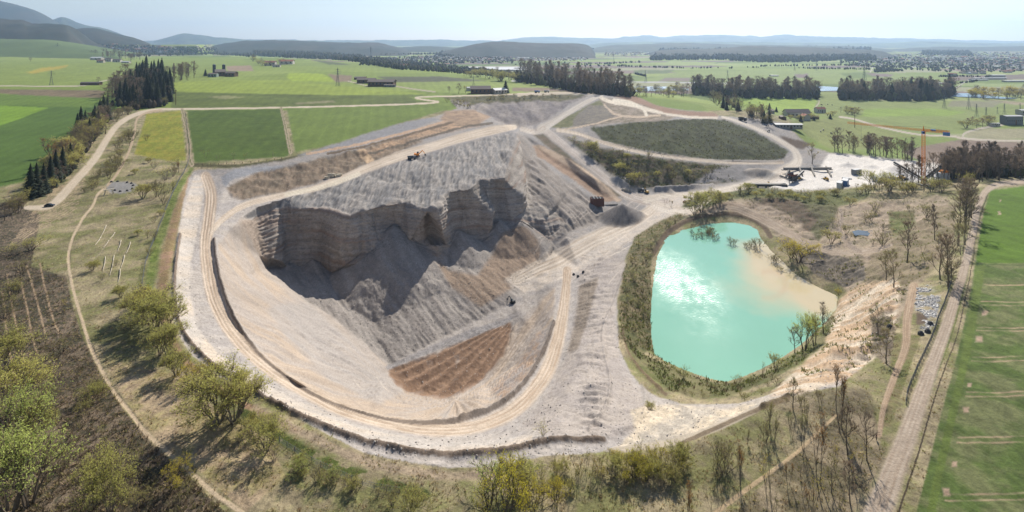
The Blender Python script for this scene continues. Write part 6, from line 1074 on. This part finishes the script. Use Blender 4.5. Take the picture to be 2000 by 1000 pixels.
for (x0, y0, x1, y1, hh, lab) in ((1745,352,1812,360,16,'long dark conveyor rising to the left among the trees'), (1836,356,1806,352,13,'short conveyor behind the crane mast')):
    a = gp(x0, y0); c_ = gp(x1, y1); r = empty('conveyor', c_, 0, lab, 'conveyor'); d = a - c_; top = (d.x, d.y, d.z + hh); lattice((0,0,1), top, 1.6, 16, .2).obj('frame', STEEL, r); b = MB(); b.tube((0,0,2.2), (top[0], top[1], top[2] + 1.2), .9, .9, 4); b.obj('belt', DARK, r)
    for f in (.45, .8): b = MB(); b.tube((d.x*f, d.y*f-1.5, d.z*f-1), (d.x*f, d.y*f, 1+(top[2]-1)*f), .3, .3, 4); b.tube((d.x*f, d.y*f+1.5, d.z*f-1), (d.x*f, d.y*f, 1+(top[2]-1)*f), .3, .3, 4); b.obj('leg', STEEL, r)
simple('wheel_loader', 1760, 352, None, .2, 'yellow wheel loader half hidden behind the green trees', 'loader', [('body', YEL, [((0,0,2.4),(6,2.8,1.8)),((-1,0,3.8),(2.2,2.2,1.8))]), ('cab', GLASS, [((.6,0,4.4),(1.6,2.0,1.6))]), ('bucket', DARK, [((5,0,1.2),(1.8,3.4,1.6))])] + [('wheel', DARK, [((sx*2.2,sy*1.5,1.0),(2.0,.8,2.0)),((sx*2.2,sy*1.5,1.0),(1.4,.84,2.4))]) for sx in (-1,1) for sy in (-1,1)])
for x, y, rz, lab in ((1560,352,.4,'yellow wheel loader between the screening machine and the bays'), (1612,352,2.2,'yellow wheel loader in the open yard'), (1500,362,1.2,'yellow wheel loader at the upper end of the loading ramp')):
    simple('wheel_loader', x, y, None, rz, lab, 'loader', [('body', YEL, [((0,0,1.8),(4.4,2.0,1.2)),((-1,0,2.7),(1.4,1.8,1.0))]), ('cab', GLASS, [((.4,0,3.0),(1.3,1.6,1.4))]), ('bucket', DARK, [((3.6,0,.8),(1.2,2.8,1.1))])] + [('wheel', DARK, [((sx*1.5,sy*1.1,.75),(1.5,.6,1.0)),((sx*1.5,sy*1.1,.75),(1.0,.64,1.5))]) for sx in (-1,1) for sy in (-1,1)])
simple('crusher', 1840, 352, None, .1, 'white and orange crushing plant right of the crane foot', 'machine', [('body', WHITE, [((0,0,4),(9,5,6))]), ('hopper', ORANGE, [((1,0,8),(6,4.4,2))]), ('platform', STEEL, [((-6,0,3),(4,4,.4))])] + [('leg', STEEL, [((-7+sx*.8,sy*1.6,1.2),(.4,.4,3.6))]) for sx in (-1,1) for sy in (-1,1)])
# steel bin at the foot of the spur, block stacks, machines
p = gp(1166, 401); r = empty('steel_bin', p, .03, 'brown steel bin with open cells at the foot of the slope', 'bin'); b = MB(); L_, W_, Hh = 11.5, 6.5, 7.2
for y in (-W_/2, W_/2): b.box((0,y,Hh/2), (L_,.4,Hh))
for x in (-L_/2, L_/2): b.box((x,0,Hh/2), (.4,W_-.4,Hh))
b.obj('wall', RUST, r); b = MB(); [b.box((x,0,Hh-.3), (.35,W_-.6,.9)) for x in (-L_/4,0,L_/4)]; b.box((0,0,Hh-.35), (L_-.6,.35,.7)); b.obj('divider', STEEL, r); b = MB(); b.box((0,0,Hh*.55), (L_-.9,W_-.9,.3)); b.obj('floor_plate', DARK, r); b = MB(); [b.box((x,-W_/2-.3,Hh/2), (.3,.3,Hh*.96)) for x in (-4,-2,0,2,4)]; b.obj('rib', RUST, r)
for x, y, lab in ((1218,372,'left stack of grey concrete block frames by the haul road'), (1226,374,'right stack of grey concrete block frames by the haul road')):
    p = gp(x, y); r = empty('block_stack', p, -.3, lab, 'blocks')
    for i in range(2):
        for j in range(2):
            b = MB(); o_ = (i * 2.6 - 1.3, j * 2.2 - 1.1)
            for bx in (((o_[0],o_[1]-.9,.9),(2.3,.4,1.8)), ((o_[0],o_[1]+.9,.9),(2.3,.4,1.8)), ((o_[0]-.95,o_[1],.9),(.4,1.4,1.8)), ((o_[0]+.95,o_[1],.9),(.4,1.4,1.8))): b.box(*bx)
            b.obj('block', CONC, r)
p = gp(1190, 401); r = empty('pipe_row', p, .2, 'row of grey pipes lying below the brown bin', 'pipes'); [(lambda bb: (bb.tube((i*4-8,0,.6),(i*4-4.4,.2,.6),.7,.7,8,cap=True), bb.obj('pipe', CONC, r)))(MB()) for i in range(4)]
def excavator(px, py, s, rz, label, mt):
    p = gp(px, py); r = empty('excavator', p, rz, label, 'excavator', scale=s)
    for y in (-1.25, 1.25):
        b = MB(); b.box((0,y,.55), (3.6,.7,.7)); b.tube((-1.8,y-.35,.55), (-1.8,y+.35,.55), .45, .45, 8, cap=True); b.tube((1.8,y-.35,.55), (1.8,y+.35,.55), .45, .45, 8, cap=True); b.obj('track', DARK, r)
    b = MB(); b.box((-.3,0,1.7), (3.4,2.5,1.3)); b.box((-1.6,0,2.1), (1,2.4,1.2)); b.obj('body', mt, r); b = MB(); b.box((.7,.7,2.8), (1.4,1,1.5)); b.obj('cab', GLASS, r)
    b = MB(); b.tube((1.2,-.4,1.9), (4.2,-.4,4.6), .42, .3, 4); b.obj('boom', mt, r); b = MB(); b.tube((4.2,-.4,4.6), (6.2,-.4,2.0), .3, .22, 4); b.obj('arm', mt, r); b = MB(); b.box((6.3,-.4,1.2), (.9,1.3,1.2)); b.obj('bucket', DARK, r); return r
excavator(1001, 592, .75, 2.4, 'small dark excavator alone on the pit floor', DARK); excavator(814, 307, 1.2, .3, 'excavator with orange arm on the road above the cliff', ORANGE); excavator(1262, 377, 1.0, 1.9, 'yellow excavator with raised boom at the road junction', YEL)
def dumper(px, py, s, rz, label, mt, load=None):
    p = gp(px, py); r = empty('dump_truck', p, rz, label, 'truck', scale=s); b = MB(); b.box((0,0,1.3), (6.6,1.2,.5)); b.obj('chassis', DARK, r); b = MB(); b.box((2.7,0,2.2), (1.5,2.3,1.9)); c_ = b.obj('cab', mt, r); b = MB(); b.box((3.46,0,2.6), (.06,1.9,.8)); b.obj('pane', GLASS, c_)
    b = MB(); b.quad((-3.6,-1.3,3.1),(1.6,-1.3,3.1),(1.2,-.9,1.7),(-3.2,-.9,1.7)); b.quad((-3.6,1.3,3.1),(1.6,1.3,3.1),(1.2,.9,1.7),(-3.2,.9,1.7)); b.quad((1.6,-1.3,3.1),(1.6,1.3,3.1),(1.2,.9,1.7),(1.2,-.9,1.7)); b.quad((-3.2,-.9,1.7),(1.2,-.9,1.7),(1.2,.9,1.7),(-3.2,.9,1.7)); b.obj('tipper', mt, r)
    for x in (-2.3,-1,2.5):
        for y in (-1.15,1.15): b = MB(); b.tube((x,y-.3,.75), (x,y+.3,.75), .75, .75, 12, cap=True); b.obj('wheel', DARK, r)
dumper(803, 312, 1.1, .3, 'grey dump truck behind the orange excavator on the cliff road', STEEL); dumper(1250, 374, .9, .2, 'grey dump truck left of the yellow excavator', STEEL); dumper(1450, 236, 1.6, -.9, 'dark truck on the road behind the green mound', DARK); dumper(1066, 181, 1.5, .05, 'white truck on the road on top of the far bowl', WHITE); dumper(1048, 182, 1.5, .05, 'pale blue truck left of the white one above the far bowl', BLUE); dumper(1345, 392, 1.0, 1.2, 'small white lorry among debris at the gravel island', WHITE)
# dark car
def car_mesh_part(sections, k=1):
    b = MB(); n = len(b.v)
    for x, w_, z0, z1, wt in sections: b.v += [(x,-w_,z0),(x,w_,z0),(x,wt,z1),(x,-wt,z1)]
    for i in range(len(sections) - 1):
        a = n + 4 * i; c_ = a + 4
        for q in ((0,1),(1,2),(2,3),(3,0)): b.f.append((a + q[0], a + q[1], c_ + q[1], c_ + q[0])); b.m.append(0)
    b.f.append((n, n+3, n+2, n+1)); b.m.append(0); e = n + 4 * (len(sections) - 1); b.f.append((e, e+1, e+2, e+3)); b.m.append(0); return b
p = gp(96, 403); r = empty('parked_car', p, .15, 'dark car on the pale gravel road at the left edge', 'car', scale=1.15)
body = car_mesh_part([(-2.25,.80,.45,.80,.75),(-2.1,.88,.3,.98,.82),(-1.0,.9,.28,1.02,.84),(.9,.9,.28,1.0,.84),(1.9,.87,.3,.86,.78),(2.25,.75,.42,.68,.66)]).obj('body', CARB, r)
car_mesh_part([(-1.95,.78,.98,1.02,.74),(-1.3,.80,1.0,1.45,.62),(.1,.80,1.0,1.5,.62),(.95,.80,.98,1.04,.74)]).obj('cabin', GLASS, r); b = MB(); b.box((-.6,0,1.52), (1.4,1.15,.05)); b.obj('roof', CARB, r)
for x in (-1.4, 1.4):
    for y in (-.84, .84): b = MB(); b.tube((x,y-.11,.33), (x,y+.11,.33), .33, .33, 12, cap=True); w_ = b.obj('wheel', DARK, r); b = MB(); b.tube((x,y-.13,.33), (x,y+.13,.33), .18, .18, 8, cap=True); b.obj('rim', STEEL, w_)
for y in (-.55, .55): b = MB(); b.box((2.2,y,.62), (.12,.34,.14)); b.obj('headlight', WHITE, r); b = MB(); b.box((-2.2,y,.75), (.12,.3,.14)); b.obj('tail_light', CLOTH, r)
# person on the double track
p = gp(1711, 860); r = empty('person', p, .6, 'person in dark red jacket standing beside the double track', 'person')
def skin_body(name, verts, edges, mt, parent, root=0, sub=1):
    me = bpy.data.meshes.new(name); me.from_pydata([v[:3] for v in verts], edges, []); o = bpy.data.objects.new(name, me); COL.objects.link(o); o.parent = parent; o.modifiers.new('s', 'SKIN'); ms = o.modifiers.new('u', 'SUBSURF'); ms.levels = ms.render_levels = sub
    for i, v in enumerate(verts): me.skin_vertices[0].data[i].radius = (v[3], v[3] if len(v) < 5 else v[4]); me.skin_vertices[0].data[i].use_root = i == root
    me.materials.append(mt); return o
bv = [(0,0,.95,.15,.11),(0,0,1.15,.14,.10),(0,0,1.40,.17,.11),(0,0,1.50,.07,.07),(0,.01,1.62,.09,.10),(0,.01,1.72,.085,.095),
      (.19,0,1.42,.055),(.25,.02,1.16,.045),(.27,.08,.93,.035),(.28,.11,.84,.03),(-.19,0,1.42,.055),(-.26,.0,1.16,.045),(-.27,.06,.92,.035),(-.27,.09,.83,.03),
      (.10,0,.86,.09),(.12,.02,.48,.06),(.12,0,.10,.045),(.12,.12,.04,.04),(-.10,0,.86,.09),(-.12,-.02,.48,.06),(-.13,-.03,.10,.045),(-.13,.10,.04,.04)]
be = [(0,1),(1,2),(2,3),(3,4),(4,5),(2,6),(6,7),(7,8),(8,9),(2,10),(10,11),(11,12),(12,13),(0,14),(14,15),(15,16),(16,17),(0,18),(18,19),(19,20),(20,21)]
skin_body('body', bv, be, SKIN, r)
skin_body('jacket', [(0,0,.90,.17,.13),(0,0,1.15,.16,.12),(0,0,1.40,.19,.13),(0,0,1.49,.10,.10),(.20,0,1.42,.07),(.26,.02,1.16,.062),(.275,.08,.95,.055),(-.20,0,1.42,.07),(-.27,0,1.16,.062),(-.275,.06,.94,.055)], [(0,1),(1,2),(2,3),(2,4),(4,5),(5,6),(2,7),(7,8),(8,9)], CLOTH, r)
skin_body('trousers', [(0,0,.97,.155,.12),(.10,0,.84,.105),(.12,.02,.48,.075),(.12,0,.12,.062),(-.10,0,.84,.105),(-.12,-.02,.48,.075),(-.13,-.03,.12,.062)], [(0,1),(1,2),(2,3),(0,4),(4,5),(5,6)], DENIM, r)
skin_body('hair', [(0,-.02,1.70,.095,.10),(0,-.03,1.76,.07,.08)], [(0,1)], HAIR, r)
# lookout square: boulders and timber frame
for i, (x, y) in enumerate(((217,356),(229,355),(247,357),(255,359),(260,363),(258,369),(248,373),(233,374),(224,372))):
    p = gp(x, y); b = MB(); random.seed(50 + i); n = 10; rings = []
    for zi, (zz, rr_) in enumerate(((-.2,1.0),(.35,1.1),(.8,.8),(1.05,.3))): rings.append([(math.cos(6.283*j/n)*rr_*random.uniform(.8,1.15)*.8, math.sin(6.283*j/n)*rr_*random.uniform(.8,1.1)*.65, zz*random.uniform(.85,1.1)) for j in range(n)])
    b.v = [v for q in rings for v in q]; b.f = [(k*n+j, k*n+(j+1)%n, (k+1)*n+(j+1)%n, (k+1)*n+j) for k in range(3) for j in range(n)] + [tuple(3*n+j for j in range(n))]; b.m = [0] * len(b.f)
    o = b.obj('boulder', ROCK, None, p); tag(o, 'dark seat boulder on the rim of the grey paved square', 'boulder', 'boulders around the paved square')
p = gp(212, 380); r = empty('lookout_frame', p, .5, 'pale timber lookout frame at the lower edge of the paved square', 'structure')
for j, (a, c_) in enumerate((((-2.6,-2,-1),(-1.6,0,3.2)), ((2.6,-2,-1),(1.6,0,3.2)), ((-2.6,2,-1),(-1.6,0,3.2)), ((2.6,2,-1),(1.6,0,3.2)))): b = MB(); b.tube(a, c_, .22, .22, 5); b.obj('leg', LOGW, r)
b = MB(); b.box((0,0,3.3), (5.4,1.4,.3)); b.obj('platform', LOGW, r); b = MB(); b.tube((-2.6,.6,4.4), (2.6,.6,4.4), .12, .12, 5); b.tube((-2.5,.6,3.3), (-2.5,.6,4.4), .1, .1, 4); b.tube((2.5,.6,3.3), (2.5,.6,4.4), .1, .1, 4); b.obj('railing', LOGW, r)
# deadwood trunks on the meadow, white blocks on the bench
for (x0, y0, x1, y1) in ((206,441,197,462),(196,463,185,480),(224,454,214,468),(212,470,202,484),(236,470,228,492),(254,474,246,496),(243,500,236,524),(233,528,230,552),(204,503,200,530),(222,500,214,540)):
    a = gp(x0, y0); c_ = gp(x1, y1); b = MB(); d = c_ - a; b.tube((0,0,.25), (d.x*.5+.3, d.y*.5, d.z*.5+.35), .22, .18, 6, cap=True); b.tube((d.x*.5+.3, d.y*.5, d.z*.5+.35), (d.x, d.y, d.z+.2), .18, .08, 6, cap=True); b.tube((d.x*.3,d.y*.3,d.z*.3+.3), (d.x*.3+1.2,d.y*.3+.5,d.z*.3+1.0), .12, .04, 4)
    o = b.obj('fallen_trunk', LOGW, None, a); tag(o, 'pale bleached trunk lying on the rough meadow left of the fence', 'log', 'pale trunks on the meadow')
random.seed(77)
for i in range(9):
    x = 637 + i * 3.4; p = gp(x, 349 - i * .9 + random.uniform(-2, 2)); b = MB(); b.box((0,0,.9), (random.uniform(2,4), random.uniform(1.2,2), random.uniform(1.4,2.6)), random.random() * 3, M=Matrix.Rotation(random.uniform(-.35,.35), 4, 'X')); b.box((.6,.4,.5), (1.4,1.2,1.2), random.random()); o = b.obj('concrete_slab', LOGW, None, p); tag(o, 'white broken concrete slab heaped on the inner side of the cliff road', 'slab', 'slabs beside the cliff road')
for i in range(16):
    x, y = random.uniform(1335, 1358), random.uniform(384, 398); p = gp(x, y); b = MB(); b.box((0,0,.5), (random.uniform(1,2.4), random.uniform(.8,1.6), random.uniform(.6,1.6)), random.random() * 3); b.tube((.3,0,.4), (1.6,.6,1.2), .15, .1, 4); o = b.obj('debris_block', random.choice([LOGW, CONC, RUST]), None, p); tag(o, 'block of rubble in the heap at the gravel island', 'rubble block', 'rubble at the gravel island')
for x, y in ((1817,634),(1812,650),(1798,654),(1737,642),(1120,536),(1128,540),(1138,532)):
    p = gp(x, y); b = MB(); b.tube((0,0,-.2), (.1,0,.7), 1.0, .9, 7); b.tube((.1,0,.7), (.1,.1,1.3), .9, .4, 7, cap=True); o = b.obj('boulder', ROCK, None, p); tag(o, 'dark boulder on the bare ground beside a track', 'boulder', 'dark boulders beside the tracks')
# fences
def fence(ln, h, step, name, label, mt, mesh=True, post=.09):
    ln = catmull(ln, 5); P3 = [gp(x, y) for x, y in ln]; o3 = P3[0].copy(); r = empty(name, o3, 0, label, 'fence'); acc = 0; pp = []; last = None
    for a, c_ in zip(P3, P3[1:]):
        L_ = (c_ - a).length; t_ = -acc
        while t_ + step <= L_ or last is None:
            t_ = t_ + step if last is not None else 0; last = a + (c_ - a) * (t_ / max(L_, 1e-6)); pp.append(last - o3)
        acc = L_ - t_
    n = 0; rest = MB()
    for q in pp:
        b = MB() if n < 95 else rest; b.tube(q - Vector((0,0,.2)), q + Vector((0,0,h)), post, post, 5, cap=True); n += 1
        if b is not rest: b.obj('post', mt, r)
    if rest.v: tag(rest.obj('posts', mt, r), kind='stuff')
    w_ = MB()
    for a, c_ in zip(pp, pp[1:]):
        for z in ([.15 * h, .5 * h, .95 * h] if mesh else [.95 * h]): w_.tube(a + Vector((0,0,z)), c_ + Vector((0,0,z)), .03, .03, 3)
        if mesh:
            for k in range(5): f0, f1 = k / 5, (k + 1) / 5; p0 = a.lerp(c_, f0); p1 = a.lerp(c_, f1); w_.tube(p0 + Vector((0,0,.1)), p1 + Vector((0,0,h*.95)), .022, .022, 3); w_.tube(p1 + Vector((0,0,.1)), p0 + Vector((0,0,h*.95)), .022, .022, 3)
    w_.obj('wire_mesh', mt, r); return r
fence([(362,222),(366,260),(370,300),(362,330),(350,352),(330,392),(315,430),(300,470),(285,510),(279,540),(276,562)], 1.5, 3.2, 'wire_fence', 'grey wire fence between rough meadow and green strip', STEEL)
fence([(545,865),(600,900),(660,928),(720,950),(780,962)], 1.4, 3.0, 'wire_fence', 'wire fence below the green grass ribbon at the bottom', STEEL)
fence([(1858,548),(1846,590),(1832,622),(1822,655),(1806,690),(1790,725),(1775,760),(1768,790)], 1.8, 2.6, 'wire_fence', 'tall wire fence along the left side of the farm road', STEEL)
fence([(380,322),(450,320),(520,315),(560,308)], 1.2, 6, 'wire_fence', 'low post fence along the lower edge of the dark green field', WOOD, mesh=False, post=.2)
# cows in the plain
for i, (x, y) in enumerate(((1602,258),(1608,255),(1622,262),(1635,258),(1604,206),(1616,205),(1624,206),(1500,258))):
    p = gp(x, y); s = 2.0; r = empty('cow', p, random.random() * 6, 'dark cow grazing on the pasture behind the gravel yard', 'cow', 'cows on the pasture', scale=s)
    skin_body('body', [(0,0,1.05,.30,.34),(-.7,0,1.1,.27,.30),(.6,0,1.1,.26,.30),(1.0,0,1.0,.15),(1.3,0,.62,.12),(1.5,0,.42,.08),(.55,.2,.6,.09),(.55,.2,.05,.06),(.6,-.2,.6,.09),(.6,-.2,.05,.06),(-.75,.2,.65,.11),(-.85,.2,.35,.07),(-.8,.2,.03,.06),(-.75,-.2,.65,.11),(-.85,-.2,.35,.07),(-.8,-.2,.03,.06),(-1.02,0,1.15,.05),(-1.1,0,.7,.03)], [(0,1),(0,2),(2,3),(3,4),(4,5),(2,6),(6,7),(2,8),(8,9),(1,10),(10,11),(11,12),(1,13),(13,14),(14,15),(1,16),(16,17)], DARK, r, sub=0)
print('objects', len(bpy.data.objects))
